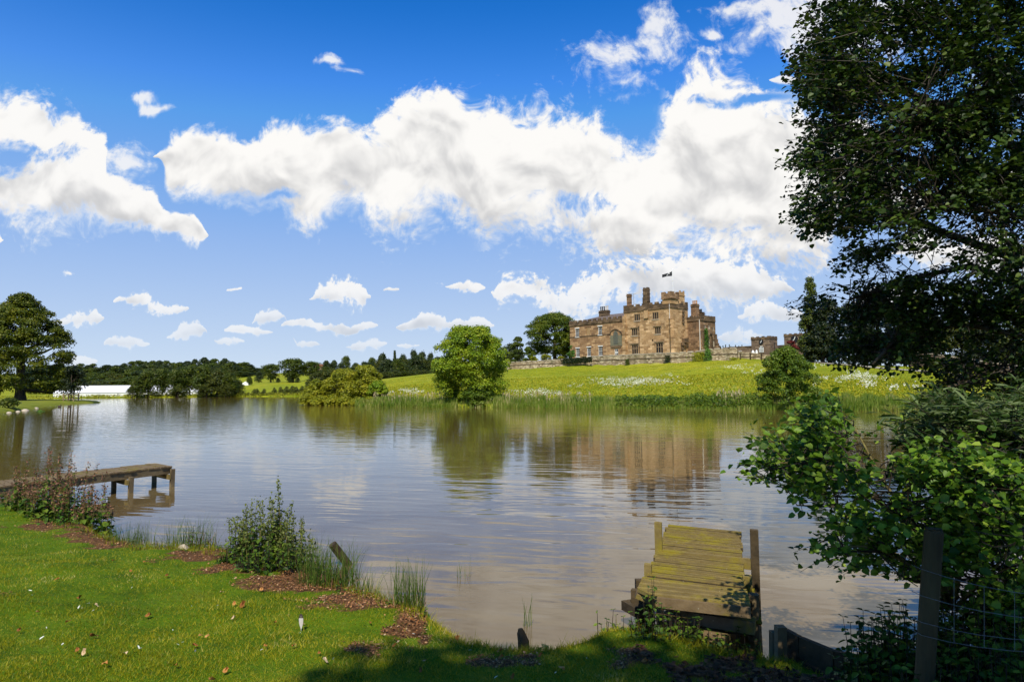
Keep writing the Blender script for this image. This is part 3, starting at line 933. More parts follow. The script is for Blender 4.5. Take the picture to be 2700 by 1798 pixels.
def wall_panel(mb, a0, a1, z0, z1, holes, pos, depth=0.28):
    """a wall face with openings; pos(a, d, z) gives the point d behind the face"""
    A = sorted(set([a0, a1] + [h[0] for h in holes] + [h[1] for h in holes]))
    Zs = sorted(set([z0, z1] + [h[2] for h in holes] + [h[3] for h in holes]))
    for i in range(len(A) - 1):
        for j in range(len(Zs) - 1):
            ca, cz = (A[i] + A[i + 1]) / 2, (Zs[j] + Zs[j + 1]) / 2
            if any(h[0] < ca < h[1] and h[2] < cz < h[3] for h in holes): continue
            mb.add([pos(A[i], 0, Zs[j]), pos(A[i + 1], 0, Zs[j]), pos(A[i + 1], 0, Zs[j + 1]), pos(A[i], 0, Zs[j + 1])], [(0, 1, 2, 3)])
    for (h0, h1, b0, b1) in holes:
        c = [(h0, b0), (h1, b0), (h1, b1), (h0, b1)]
        for i in range(4):
            p, q = c[i], c[(i + 1) % 4]
            mb.add([pos(p[0], 0, p[1]), pos(p[0], depth, p[1]), pos(q[0], depth, q[1]), pos(q[0], 0, q[1])], [(0, 1, 2, 3)])


def crenels(mb, fn, a0, a1, z0, z1, zt, thick, pitch, duty=0.55):
    """parapet from z0 to z1 with merlons up to zt; fn(a0,a1,d0,d1,z0,z1) adds a box"""
    fn(mb, a0, a1, 0, thick, z0, z1)
    n = max(2, int(round(abs(a1 - a0) / pitch))); st = (a1 - a0) / (n - 1 + duty)
    for i in range(n):
        fn(mb, a0 + i * st, a0 + i * st + st * duty, 0, thick, z1, zt)


ZB = 7.6
castle = thing('castle', W(0, 0, ZB), 'brown sandstone castle with battlemented tower, long wing and right-hand hall on the hilltop', 'castle')
TF, GD = -0.8, 0.26       # tower front stands proud of the wing; window recess

s_l = fp(122, 900)[0]                       # left end of the wing
zw_str = fp(500, 705)[1]; zw_top = fp(500, 664)[1]
s_tl = fp(890, 800, TF)[0]; s_c = fp(1553, 700, TF)[0]
z_str = fp(1200, 520, TF)[1]; z_par = fp(1300, 440, TF)[1]; z_mer = fp(1300, 412, TF)[1]
t_e = gp(1790, 700, s_c)[0]

# --- wing
def front(t):
    return lambda a, d, z: W(a, t + d, z)


def rect(x0, y0, x1, y1, t=0.0):
    a, z1 = fp(x0, (y0), t); b, z0 = fp(x1, y1, t)
    return (a, b, z0, z1)


wing_w = [rect(197, 790, 254, 898), rect(518, 757, 578, 868), rect(205, 1066, 260, 1180), rect(362, 1052, 420, 1170), rect(523, 1040, 584, 1162)]
dr = rect(750, 1068, 804, 1172)
blank = rect(351, 766, 408, 884)
mb = MB()
wall_panel(mb, s_l, s_tl + 0.02, ZB, zw_top - 0.1, wing_w + [dr, blank], front(0))
mb.add([W(s_l, 14, ZB), W(s_l, 0, ZB), W(s_l, 0, zw_top - .1), W(s_l, 14, zw_top - .1)], [(0, 1, 2, 3)])
mb.add([W(s_tl + 3, 14, ZB), W(s_l, 14, ZB), W(s_l, 14, zw_top - .1), W(s_tl + 3, 14, zw_top - .1)], [(0, 1, 2, 3)])
mb.add([W(s_l, 0, zw_top - .1), W(s_tl, 0, zw_top - .1), W(s_tl, 14, zw_top - .1), W(s_l, 14, zw_top - .1)], [(0, 1, 2, 3)])
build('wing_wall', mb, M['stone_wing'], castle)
mb = MB(); cbox(mb, blank[0], blank[1], 0.10, 0.3, blank[2], blank[3]); build('blank_panel', mb, M['blind'], castle)
mb = MB(); z = fp(400, 884)[1]
cbox(mb, s_l - 0.05, fp(690, 870)[0], -0.09, 0.05, z - 0.12, z + 0.1); build('string_course', mb, M['stone_dark'], castle)
mb = MB()
cbf = lambda m, a0, a1, d0, d1, z0, z1: cbox(m, a0, a1, -0.1 + d0, -0.1 + d1, z0, z1)
crenels(mb, cbf, s_l - 0.1, s_tl, zw_str, zw_top - 0.1, zw_top + 0.42, 0.45, 1.5, 0.5)
cbl = lambda m, a0, a1, d0, d1, z0, z1: cbox(m, s_l - 0.1 + d0, s_l - 0.1 + d1, a0, a1, z0, z1)
crenels(mb, cbl, 0.36, 13.9, zw_str, zw_top - 0.1, zw_top + 0.42, 0.45, 1.5, 0.5)
cbox(mb, s_l - 0.2, s_tl, -0.2, 0.02, zw_str - 0.16, zw_str - 0.002)
build('wing_parapet', mb, M['stone_dark'], castle)
# roof with hipped left end
rz = fp(890, 560, 6.5)[1]
mb = MB()
zr = zw_top - 0.05
a = [W(s_l + .5, .5, zr), W(s_tl + .3, .5, zr), W(s_tl + .3, 13.3, zr), W(s_l + .5, 13.3, zr), W(s_l + 6.2, 6.8, rz), W(s_tl + .3, 6.8, rz)]
mb.add(a, [(0, 1, 5, 4), (2, 3, 4, 5), (3, 0, 4), (1, 2, 5)])
roof = build('roof', mb, M['slate'], castle)


def chimney(zx0, zx1, zy0, zyb, t, dt, pots, mat='stone_dark', parent=castle, cap=True):
    s0, zt = fp(zx0, zy0, t); s1, zb = fp(zx1, zyb, t)
    m = MB(); cbox(m, s0, s1, t, t + dt, zb - 0.6, zt)
    if cap:
        cbox(m, s0 - .12, s1 + .12, t - .12, t + dt + .12, zt - 0.5, zt - 0.3)
        cbox(m, s0 - .08, s1 + .08, t - .08, t + dt + .08, zt - 0.06, zt + .06)
    c = build('chimney', m, M[mat], parent)
    n = len(pots)
    for i, pm in enumerate(pots):
        if pm is None: continue
        kind, hgt = pm
        s = s0 + (s1 - s0) * (i + 0.5) / n
        p = W(s, t + dt / 2, zt + .06)
        q = MB(); q.tube([p, p + [0, 0, hgt * .8], p + [0, 0, hgt * .82], p + [0, 0, hgt]], [.17, .14, .19, .19], 8)
        build('chimney_pot', q, M[kind], c)
    return c


chimney(528, 650, 538, 600, 5.2, 1.1, [('pot_black', 1.1)] * 3 + [('pot_cream', 1.15)] * 2)
# slender stack at the wing side of the tower, big breast stack, side stack
chimney(921, 970, 303, 470, TF + 1.2, 0.75, [], 'stone_old')
s0, zt = fp(1150, 222, TF - 0.35); s1, zb = fp(1216, 440, TF - .35)
mb = MB()
cbox(mb, s0, s1, TF - .35, TF + .7, z_str, zt - 0.001)
cbox(mb, s0 - .25, s0, TF - .25, TF + .6, z_str, fp(1150, 345, TF - .3)[1])
for k_ in range(4):
    zz = zt - 0.35 - k_ * 0.9; cbox(mb, s0 - .07, s1 + .07, TF - .42, TF + .77, zz - .09, zz + .09)
cbox(mb, s0 + .0, s0 + .3, TF - .3, TF + .6, zt, zt + .25); cbox(mb, s1 - .3, s1, TF - .3, TF + .6, zt, zt + .25)
build('chimney', mb, M['stone_dark'], castle)
mb = MB(); cbox(mb, s0 + .05, s1 - .05, TF - .28, TF + .02, fp(1180, 640, TF)[1], z_str); build('chimney_breast', mb, M['stone'], castle)


def bars(m, s0, s1, z0, z1, t, ns, nz, w=0.034, edge=0.07, pos=None):
    """white sash: outer frame, meeting rail and glazing bars"""
    bx = lambda a0, a1, b0, b1, d: cbox(m, a0, a1, t - d, t + .05, b0, b1)
    bx(s0, s0 + edge, z0, z1, .03); bx(s1 - edge, s1, z0, z1, .03)
    bx(s0 + edge, s1 - edge, z0, z0 + edge * 1.2, .03); bx(s0 + edge, s1 - edge, z1 - edge, z1, .03)
    for i in range(1, ns):
        a = s0 + (s1 - s0) * i / ns; bx(a - w / 2, a + w / 2, z0 + edge * 1.2, z1 - edge, 0)
    for j in range(1, nz):
        b = z0 + (z1 - z0) * j / nz; ww = w * (2.0 if j * 2 == nz else 1.0)
        bx(s0 + edge, s1 - edge, b - ww / 2, b + ww / 2, .012)


def window(kind, hole, t, parent=castle):
    s0, s1, z0, z1 = hole
    if kind == 'sash':
        f = MB(); bars(f, s0, s1, z0, z1, t + .14, 3, 4)
        o = build('window', f, M['white'], parent)
        f = MB(); cbox(f, s0 - .12, s1 + .12, t - .05, t + .1, z1 + .06, z1 + .26); build('lintel', f, M['white'], o)
        f = MB(); cbox(f, s0 - .08, s1 + .08, t - .12, t + .1, z0 - .15, z0); build('sill', f, M['white'], o)
    elif kind == 'door':
        f = MB(); bars(f, s0, s1, z0, z1, t + .14, 2, 2, .12, .13)
        o = build('window', f, M['white'], parent)
    else:
        n = 3
        f = MB(); e = .13
        for a0, a1 in ((s0, s0 + e), (s1 - e, s1)): cbox(f, a0, a1, t + .05, t + .2, z0, z1)
        cbox(f, s0 + e, s1 - e, t + .05, t + .2, z1 - e, z1); cbox(f, s0 + e, s1 - e, t + .05, t + .2, z0, z0 + e)
        for i in range(1, n):
            a = s0 + (s1 - s0) * i / n; cbox(f, a - .06, a + .06, t + .04, t + .2, z0 + e, z1 - e)
        if kind == 'tall':
            zm = z0 + (z1 - z0) * .62; cbox(f, s0 + e, s1 - e, t + .08, t + .2, zm - .06, zm + .06)
        o = build('window', f, M['trim'], parent)
        if kind != 'plain':
            h = MB(); cbox(h, s0 - .35, s1 + .35, t - .16, t + .02, z1 + .16, z1 + .34)
            cbox(h, s0 - .35, s0 - .2, t - .16, t + .02, z1 - .2, z1 + .16); cbox(h, s1 + .2, s1 + .35, t - .16, t + .02, z1 - .2, z1 + .16)
            build('hood_mould', h, M['trim'], o)
        h = MB(); cbox(h, s0 - .1, s1 + .1, t - .08, t + .06, z0 - .16, z0 - .002); build('sill', h, M['coping'], o)
    p = MB(); cbox(p, s0 - .02, s1 + .02, t + .2, t + .24, z0 - .02, z1 + .02); build('pane', p, M['glass'], o)
    return o


for h in wing_w: window('sash', h, 0)
window('door', dr, 0)
# boarded chapel window under its pointed hood
mb = MB(); b0 = rect(692, 885, 858, 1028); cbox(mb, b0[0], b0[1], -.06, .04, b0[2], b0[3]); bd = build('boarded_window', mb, M['board'], castle)
l0 = rect(737, 860, 803, 1000); mb = MB(); cm = (l0[0] + l0[1]) / 2; hw = (l0[1] - l0[0]) / 2; zt = fp(770, 812)[1]
pts = [(l0[0], l0[2]), (l0[1], l0[2]), (l0[1], l0[3]), (cm + hw * .7, zt - .35), (cm, zt), (cm - hw * .7, zt - .35), (l0[0], l0[3])]
mb.add([W(a, -.11, b) for a, b in pts] + [W(a, -.02, b) for a, b in pts], [tuple(range(7))] + [(i, i + 7, (i + 1) % 7 + 7, (i + 1) % 7) for i in range(7)])
build('lancet', mb, M['lead'], bd)
mb = MB(); ar = [fp(x, y) for x, y in ((688, 872), (692, 845), (712, 815), (740, 798), (770, 793), (802, 800), (832, 820), (852, 850), (856, 866), (875, 856))]
for p, q in zip(ar[:-1], ar[1:]): mb.beam(W(p[0], -.08, p[1]), W(q[0], -.08, q[1]), .2, .17, T_)
build('hood_mould', mb, M['stone_dark'], bd)
mb = MB(); b1 = rect(700, 1030, 850, 1045); cbox(mb, b1[0], b1[1], -.16, .03, b1[2], b1[3]); build('sill', mb, M['stone_dark'], bd)

# --- tower
tw = [('plain', rect(1024, 582, 1112, 670, TF)), ('plain', rect(1282, 556, 1374, 648, TF)), ('mid', rect(988, 788, 1078, 880, TF)),
      ('mid', rect(1314, 768, 1404, 858, TF)), ('tall', rect(990, 1012, 1085, 1152, TF)), ('tall', rect(1330, 988, 1438, 1134, TF))]
slots = [rect(1275, 936, 1296, 962, TF), rect(1500, 518, 1507, 545, TF), rect(1508, 705, 1516, 745, TF), rect(1518, 1020, 1524, 1058, TF)]
mb = MB()
wall_panel(mb, s_tl, s_c, ZB, z_par, [h for _, h in tw] + slots, front(TF))
side = lambda a, d, z: W(s_c - d, a, z)
wall_panel(mb, TF, t_e, ZB, z_par, [], side)
mb.add([W(s_tl, 12, ZB), W(s_tl, TF, ZB), W(s_tl, TF, z_par), W(s_tl, 12, z_par)], [(0, 1, 2, 3)])
mb.add([W(s_c, t_e, ZB), W(s_tl, t_e, ZB), W(s_tl, t_e, z_par), W(s_c, t_e, z_par)], [(0, 1, 2, 3)])
mb.add([W(s_tl, TF, z_par - .5), W(s_c, TF, z_par - .5), W(s_c, t_e, z_par - .5), W(s_tl, t_e, z_par - .5)], [(0, 1, 2, 3)])
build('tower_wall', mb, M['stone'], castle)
for k_, h in tw: window(k_, h, TF)
mb = MB()
for (a, b, c, d) in slots:
    mb = MB(); cbox(mb, a - .02, b + .02, TF + .2, TF + .27, c - .02, d + .02); build('slit_opening', mb, M['black'], castle)

# battlements with the sooty band below them
mb = MB()
fa = lambda m, a0, a1, d0, d1, z0, z1: cbox(m, a0, a1, TF - .09 + d0, TF - .09 + d1, z0, z1)
crenels(mb, fa, s_tl - .09, s_c + .09, z_str + .1, z_par, z_mer, .55, 1.62, .5)
fb = lambda m, a0, a1, d0, d1, z0, z1: cbox(m, s_c + .09 - d1, s_c + .09 - d0, a0, a1, z0, z1)
crenels(mb, fb, TF + .5, t_e, z_str + .1, z_par, z_mer, .55, 1.62, .5)
fc_ = lambda m, a0, a1, d0, d1, z0, z1: cbox(m, s_tl - .09 + d0, s_tl - .09 + d1, a0, a1, z0, z1)
crenels(mb, fc_, TF + .5, t_e, z_str + .1, z_par, z_mer, .55, 1.62, .5)
build('tower_parapet', mb, M['stone_dark'], castle)
mb = MB(); cbox(mb, s_tl - .16, s_c + .16, TF - .16, TF + .05, z_str - .12, z_str + .1); cbox(mb, s_c - .05, s_c + .16, TF + .05, t_e, z_str - .12, z_str + .1)
build('string_course', mb, M['stone_dark'], castle)
# corner turret
tt0 = TF - .2
ts0 = fp(1424, 400, tt0)[0]; ts1 = s_c + .22; tt1 = gp(1652, 400, ts1)[0]
zts = fp(1500, 352, tt0)[1]; ztp = fp(1500, 288, tt0)[1]; ztm = fp(1500, 262, tt0)[1]
mb = MB(); cbox(mb, ts0, ts1, tt0, tt1, z_par - .3, zts + .05)
tur = build('turret', mb, M['stone'], castle)
mb = MB()
ft = lambda m, a0, a1, d0, d1, z0, z1: cbox(m, a0, a1, tt0 - .15 + d0, tt0 - .15 + d1, z0, z1)
crenels(mb, ft, ts0 - .15, ts1 + .15, zts, ztp, ztm, .45, 1.5, .52)
fs_ = lambda m, a0, a1, d0, d1, z0, z1: cbox(m, ts1 + .15 - d1, ts1 + .15 - d0, a0, a1, z0, z1)
crenels(mb, fs_, tt0 + .3, tt1 + .15, zts, ztp, ztm, .45, 1.2, .52)
fs2 = lambda m, a0, a1, d0, d1, z0, z1: cbox(m, ts0 - .15 + d0, ts0 - .15 + d1, a0, a1, z0, z1)
crenels(mb, fs2, tt0 + .3, tt1 + .15, zts, ztp, ztm, .45, 1.2, .52)
cbox(mb, ts0 - .24, ts1 + .24, tt0 - .24, tt1 + .24, zts - .2, zts - .002)
build('turret_parapet', mb, M['stone_old'], tur)
# slender stack on the far side
ta, zt = gp(1675, 262, s_c - .1); tb, _ = gp(1738, 262, s_c - .1)
mb = MB(); cbox(mb, s_c - .9, s_c - .1, ta, tb, z_par - 1, zt)
cbox(mb, s_c - 1, s_c, ta - .1, tb + .1, zt - .95, zt - .75); cbox(mb, s_c - .4, s_c - .1, ta, ta + .35, zt, zt + .3); cbox(mb, s_c - .4, s_c - .1, tb - .35, tb, zt, zt + .3)
build('chimney', mb, M['stone'], castle)
# corner buttress, with offsets, and the strip of buttress against the wing
mb = MB()
bz = [fp(1590, y, TF)[1] for y in (640, 762, 910, 1050)]
wv = [ZB] + bz[::-1]
for i in range(4):
    w_ = .98 - i * .10
    c0 = W(s_c + .05, TF - .05, 0)
    dgn = nrm(S_ - T_); sdd = nrm(S_ + T_)
    q = [c0 - sdd * .42 - dgn * .5, c0 - sdd * .42 + dgn * w_, c0 + sdd * .42 + dgn * w_, c0 + sdd * .42 - dgn * .5]
    q = [q[0], q[1], q[2], q[3]]
    top = wv[i + 1]
    mb.hexa([p + [0, 0, wv[i] + (.01 if i else 0)] for p in q] + [p + [0, 0, top] for p in q])
    if i < 3:
        q2 = [c0 - sdd * .5 + dgn * .1, c0 - sdd * .5 + dgn * (w_ + .08), c0 + sdd * .5 + dgn * (w_ + .08), c0 + sdd * .5 + dgn * .1]
        mb.hexa([p + [0, 0, top - .13] for p in q2] + [p + [0, 0, top + .02] for p in q2])
build('buttress', mb, M['stone'], castle)
mb = MB(); bs0, bs1 = fp(874, 800, TF)[0], fp(918, 800, TF)[0]
ys = (600, 650, 780, 860, 975, 1085)
for i, y in enumerate(ys):
    z1 = fp(895, y, TF)[1]; z0 = fp(895, ys[i + 1], TF)[1] if i < 5 else ZB
    cbox(mb, bs0, bs1, TF - .22 - .07 * i, TF + .1, z0 + .001, z1)
    if i: cbox(mb, bs0 - .05, bs1 + .05, TF - .26 - .07 * i, TF, z1 - .1, z1 + .06)
build('buttress', mb, M['stone'], castle)
# broken oriel and scars on the side wall
mb = MB(); oa, oz = gp(1702, 925, s_c); ob, oz2 = gp(1762, 985, s_c)
cbox(mb, s_c - .2, s_c + .75, oa, ob, oz2, oz); cbox(mb, s_c - .1, s_c + .55, oa - .5, oa + .9, oz2 - .75, oz2 - .001); cbox(mb, s_c - .1, s_c + .3, oa - .45, oa + .2, oz2 - 1.9, oz2 - .76)
build('broken_oriel', mb, M['stone_dark'], castle)
mb = MB()
for y in (545, 600, 650, 690):
    a, z = gp(1712, y, s_c); mb = MB(); cbox(mb, s_c - .05, s_c + .35, a - .35, a + .35, z - .25, z + .2); build('corbel', mb, M['stone_dark'], castle)
# rainwater pipes; the black one is coloured dark for a thin shadow line
for (s, t0, zz0, zz1, mt) in ((fp(1097, 800, TF)[0], TF - .09, ZB, fp(1097, 772, TF)[1], 'black'), (fp(1530, 500, TF)[0], TF - .1, fp(1530, 765, TF)[1], z_par - .2, 'pipe_white')):
    mb = MB(); mb.tube([W(s, t0, zz0), W(s, t0, zz1)], .075, 6); mb.tube([W(s, t0, zz1 - .001), W(s, t0, zz1 + .25)], [.09, .16], 6); build('drainpipe', mb, M[mt], castle)
a, z = gp(1786, 620, s_c); mb = MB(); mb.tube([W(s_c + .12, a - .25, ZB), W(s_c + .12, a - .25, z)], .08, 6); build('drainpipe', mb, M['pipe_white'], castle)

# --- hall to the right, set back
TB = t_e - 0.4
s_b0 = s_c - 2.0; s_b1 = fp(1976, 800, TB)[0]
zb_s = fp(1880, 673, TB)[1]; zb_p = fp(1880, 616, TB)[1]; zb_m = fp(1880, 600, TB)[1]
tb_e = gp(2172, 700, s_b1)[0]
hs_ = []
for (x0, y0, x1, y1) in ((2015, 735, 2040, 795), (2075, 740, 2100, 795), (2135, 765, 2158, 815), (2030, 925, 2050, 1030), (2074, 935, 2098, 1032), (2142, 955, 2163, 1040)):
    a, z1 = gp(x0, y0, s_b1); b, z0 = gp(x1, y1, s_b1); hs_.append((a, b, z0, z1))
mb = MB()
wall_panel(mb, s_b0, s_b1, ZB, zb_p, [], front(TB))
sideb = lambda a, d, z: W(s_b1 - d, a, z)
wall_panel(mb, TB, tb_e, ZB, zb_p, hs_, sideb)
mb.add([W(s_b0, TB, zb_p - .3), W(s_b1, TB, zb_p - .3), W(s_b1, tb_e, zb_p - .3), W(s_b0, tb_e, zb_p - .3)], [(0, 1, 2, 3)])
mb.add([W(s_b1, tb_e, ZB), W(s_b0, tb_e, ZB), W(s_b0, tb_e, zb_p), W(s_b1, tb_e, zb_p)], [(0, 1, 2, 3)])
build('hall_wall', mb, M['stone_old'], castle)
mb = MB()
crenels(mb, lambda m, a0, a1, d0, d1, z0, z1: cbox(m, a0, a1, TB - .09 + d0, TB - .09 + d1, z0, z1), s_c - .5, s_b1 + .09, zb_s + .1, zb_p, zb_m, .4, 1.2, .5)
crenels(mb, lambda m, a0, a1, d0, d1, z0, z1: cbox(m, s_b1 + .09 - d1, s_b1 + .09 - d0, a0, a1, z0, z1), TB + .35, tb_e, zb_s + .1, zb_p, zb_m, .4, 1.1, .5)
cbox(mb, s_c - .5, s_b1 + .16, TB - .16, TB - .091, zb_s - .1, zb_s + .1); cbox(mb, s_b1 + .091, s_b1 + .16, TB, tb_e, zb_s - .1, zb_s + .1)
build('hall_parapet', mb, M['stone_dark'], castle)
for i, (a0, a1, z0, z1) in enumerate(hs_):
    f = MB()
    fb2 = lambda A0, A1, d0, d1, Z0, Z1: cbox(f, s_b1 - d1, s_b1 - d0, A0, A1, Z0, Z1)
    fb2(a0, a0 + .14, .05, .2, z0, z1); fb2(a1 - .14, a1, .05, .2, z0, z1); fb2(a0 + .14, a1 - .14, .05, .2, z1 - .14, z1); fb2(a0 + .14, a1 - .14, .05, .2, z0, z0 + .12)
    if i >= 3: am = (a0 + a1) / 2; fb2(am - .06, am + .06, .06, .2, z0 + .12, z1 - .14)
    o = build('window', f, M['coping'], castle)
    p = MB(); cbox(p, s_b1 - .25, s_b1 - .2, a0 - .02, a1 + .02, z0 - .02, z1 + .02); build('pane', p, M['glass'] if i != 1 else M['pot_cream'], o)
# tall arched surround over the middle lancet, stepped end buttress
mb = MB(); ar = [gp(x, y, s_b1) for x, y in ((2068, 1050), (2068, 920), (2080, 870), (2100, 852), (2118, 880), (2128, 930), (2130, 1055))]
for p, q in zip(ar[:-1], ar[1:]): mb.beam(W(s_b1 + .1, p[0], p[1]), W(s_b1 + .1, q[0], q[1]), .22, .24, S_)
build('arched_surround', mb, M['stone_dark'], castle)
mb = MB()
for y0, wd in ((862, .5), (930, .9), (985, 1.35), (1020, 1.8)):
    z = gp(2180, y0, s_b1)[1]; cbox(mb, s_b1 - .8, s_b1 + .1 - .02 * wd, tb_e + .001, tb_e + wd, ZB, z)
build('buttress', mb, M['stone_old'], castle)
mb = MB(); a = gp(1984, 900, s_b1)[0]; z1 = fp(1965, 655, TB)[1]
mb.tube([W(s_b1 - .35, TB - .12, ZB + 1.2), W(s_b1 - .35, TB - .12, z1)], .1, 6); build('drainpipe', mb, M['pipe_white'], castle)
chimney(1826, 1905, 445, 600, TB + 1.5, 1.3, [('pot_clay', .85)] * 3, 'stone_old')
chimney(1912, 1990, 560, 600, TB + 2.6, 1.0, [('pot_black', .75), ('pot_black', .75), ('pot_black', .75), None], 'stone_dark')

# flagpole, flag, television mast
fpt = (ts0 + ts1) / 2 + .7
pz0 = zts; top_u = (1720 + 1455 / 29.44, 700 + 320 / 29.44)
P0 = W(fpt, tt0 + 1.6, pz0)
d = ray(*top_u); zt = float(CAM[2] + d[2] * (P0[1] / d[1]))
fpole = thing('flagpole', P0, 'thin white flagpole rising from the corner turret of the castle', 'flagpole')
mb = MB(); mb.tube([P0, [P0[0], P0[1], zt]], [.07, .05], 6); build('pole', mb, M['white'], fpole)
mb = MB(); mb.tube([[P0[0], P0[1], zt], [P0[0], P0[1], zt + .15]], [.09, .03], 6); build('finial', mb, M['white'], fpole)
FL, nu, nv = 2.4, 14, 6
fl = thing('flag', (P0[0] - .1, P0[1], zt - 1.6), 'black flag with a curved white emblem flying from the castle flagpole', 'flag')
def flag_pt(a, b, off=0):
    y = P0[1] + .22 * math.sin(a * 7.0) * a - off
    x = P0[0] - .12 - a * FL * .94
    hgt = 1.1 - .62 * min(a * 2.2, 1) * .72 + .2 * max(0, a - .6)
    zt0 = zt - .35 - .95 * a ** .8 + .45 * max(0, a - .55)
    return [x, y, zt0 - hgt * b - .03 * math.sin(a * 9) * (1 - b)]
mb = MB(); V = [flag_pt(i / nu, j / nv) for i in range(nu + 1) for j in range(nv + 1)]
mb.add(V, grid_faces(nu + 1, nv + 1)); build('cloth', mb, M['black'], fl, True)
mb = MB(); em = [(.22, .42), (.27, .16), (.36, .12), (.42, .34), (.50, .58), (.58, .86)]
for (a, b), (c, e) in zip(em[:-1], em[1:]):
    w_ = .10
    mb.add([flag_pt(a, b - w_, .05), flag_pt(c, e - w_, .05), flag_pt(c, e + w_, .05), flag_pt(a, b + w_, .05)], [(0, 1, 2, 3)])
build('emblem', mb, M['white'], fl)
s, zt = fp(1024, 295, TF + 3); s, zb = fp(1024, 455, TF + 3)
an = thing('aerial', W(s, TF + 3, z_par - .5), 'thin television aerial mast standing on the castle roof beside the slender chimney', 'aerial')
mb = MB(); mb.tube([W(s, TF + 3, z_par - .5), W(s, TF + 3, zt)], .05, 5); mb.tube([W(s - .8, TF + 3, zt), W(s + .8, TF + 3, zt)], .04, 5); mb.tube([W(s, TF + 2.9, zt - 2.6), W(s + .9, TF + 2.9, zt - 2.5)], .03, 5); build('mast', mb, M['steel'], an)

# ------------------------------------------------------------------ terrace wall in front of the castle
tw_px = [(1340, 974.5, 955.0), (1359, 973.5, 954.0), (1430, 970, 950.5), (1503, 967, 946), (1580, 964, 938), (1646, 962, 935.5), (1700, 960.5, 932.5), (1771, 958, 930), (1830, 955.5, 927), (1862, 953.5, 920.5), (1900, 952, 918.5), (1944, 950.5, 918)]
TWP = []
for u, vb, vt in tw_px:
    k = int(np.searchsorted(TU, u)); dref = np.interp(u, TU, TKD[:, 2])
    P = at(u, vb, dref); Q = at(u, vt, dref); TWP.append((P, Q))
tw_o = thing('terrace_wall', TWP[5][0], 'long low rubble wall with pale coping below the castle', 'wall')
m1, m2, m3 = MB(), MB(), MB()
for (p, q), (p2, q2) in zip(TWP[:-1], TWP[1:]):
    nvec = nrm(np.cross(p2 - p, [0, 0, 1])); nvec = nvec if nvec[1] < 0 else -nvec
    for mm, lo, hi, f0, f1 in ((m1, -.8, -.12, .0, -.55), (m3, -.12, -.001, .08, -.6)):
        c = []
        for zz in (0, 1):
            for (base, tp, s) in ((p, q, f0), (p2, q2, f0), (p2, q2, f1), (p, q, f1)):
                X = base + nvec * s
                z = (base[2] - 1.0 if mm is m1 else tp[2] - .13) if zz == 0 else (tp[2] - .131 if mm is m1 else tp[2])
                c.append([X[0], X[1], z])
        mm.hexa(c)
    zz0, zz1 = p[2] + (q[2] - p[2]) * .55, p2[2] + (q2[2] - p2[2]) * .55
    c = [p + nvec * .09, p2 + nvec * .09, p2 - nvec * .1, p - nvec * .1]
    zs = [zz0, zz1, zz1, zz0]
    m2.hexa([[a[0], a[1], z - .08] for a, z in zip(c, zs)] + [[a[0], a[1], z + .06] for a, z in zip(c, zs)])
build('wall', m1, M['rubble'], tw_o); build('string_course', m2, M['stone_dark'], tw_o)
# coping as separate slabs with open joints, one mesh
m3 = MB()
for (p, q), (p2, q2) in zip(TWP[:-1], TWP[1:]):
    nvec = nrm(np.cross(p2 - p, [0, 0, 1])); nvec = nvec if nvec[1] < 0 else -nvec
    Ls = np.linalg.norm(p2 - p); n = max(1, int(Ls / 1.25))
    for i in range(n):
        a, b = q + (q2 - q) * ((i + .1) / n), q + (q2 - q) * ((i + .88) / n)
        lift = .05 * ((i * 7) % 3)
        c = [a + nvec * .1, b + nvec * .1, b - nvec * .6, a - nvec * .6]
        m3.hexa([x - [0, 0, .13] for x in c] + [x + [0, 0, .03 + lift] for x in c])
build('coping', m3, M['coping'], tw_o)
# iron downpipe box, fence of timber and a lower garden wall to the right
ext = [(1946, 951, 926), (1975, 950.5, 929), (2008, 950, 933), (2010, 950, 935), (2040, 951, 936), (2075, 953, 938)]
m1 = MB(); EP = [(at(u, vb, 141.5 + i * .4), at(u, vt, 141.5 + i * .4)) for i, (u, vb, vt) in enumerate(ext)]
for (p, q), (p2, q2) in zip(EP[:-1], EP[1:]):
    m1.hexa([[p[0], p[1], p[2] - 1], [p2[0], p2[1], p2[2] - 1], [p2[0], p2[1] + .5, p2[2] - 1], [p[0], p[1] + .5, p[2] - 1],
             [q[0], q[1], q[2]], [q2[0], q2[1], q2[2]], [q2[0], q2[1] + .5, q2[2]], [q[0], q[1] + .5, q[2]]])
gw = build('garden_wall', m1, M['rubble'], None, origin=EP[2][0]); tag(gw, 'lower broken rubble wall continuing right of the tall terrace wall', 'wall')
fe = thing('timber_fence', at(1975, 951, 139.5), 'dark timber post and rail fence in front of the low garden wall', 'fence')
fpts = [at(u, v, 139.5) for u, v in ((1952.5, 951), (1979, 951), (2008, 951))]
for p in fpts:
    m = MB(); m.box(p[0] - .11, p[0] + .11, p[1] - .1, p[1] + .1, p[2] - .5, p[2] + 1.55); build('post', m, M['wood_dark'], fe)
for dz in (.75, 1.35):
    for p, q in zip(fpts[:-1], fpts[1:]):
        m = MB(); m.beam(p + [.11, -.13, dz], q + [.11, -.13, dz - .08], .06, .16); build('rail', m, M['wood_dark'], fe)

# ------------------------------------------------------------------ gatehouses
def gp2(u, v, y): return at(u, v, y)


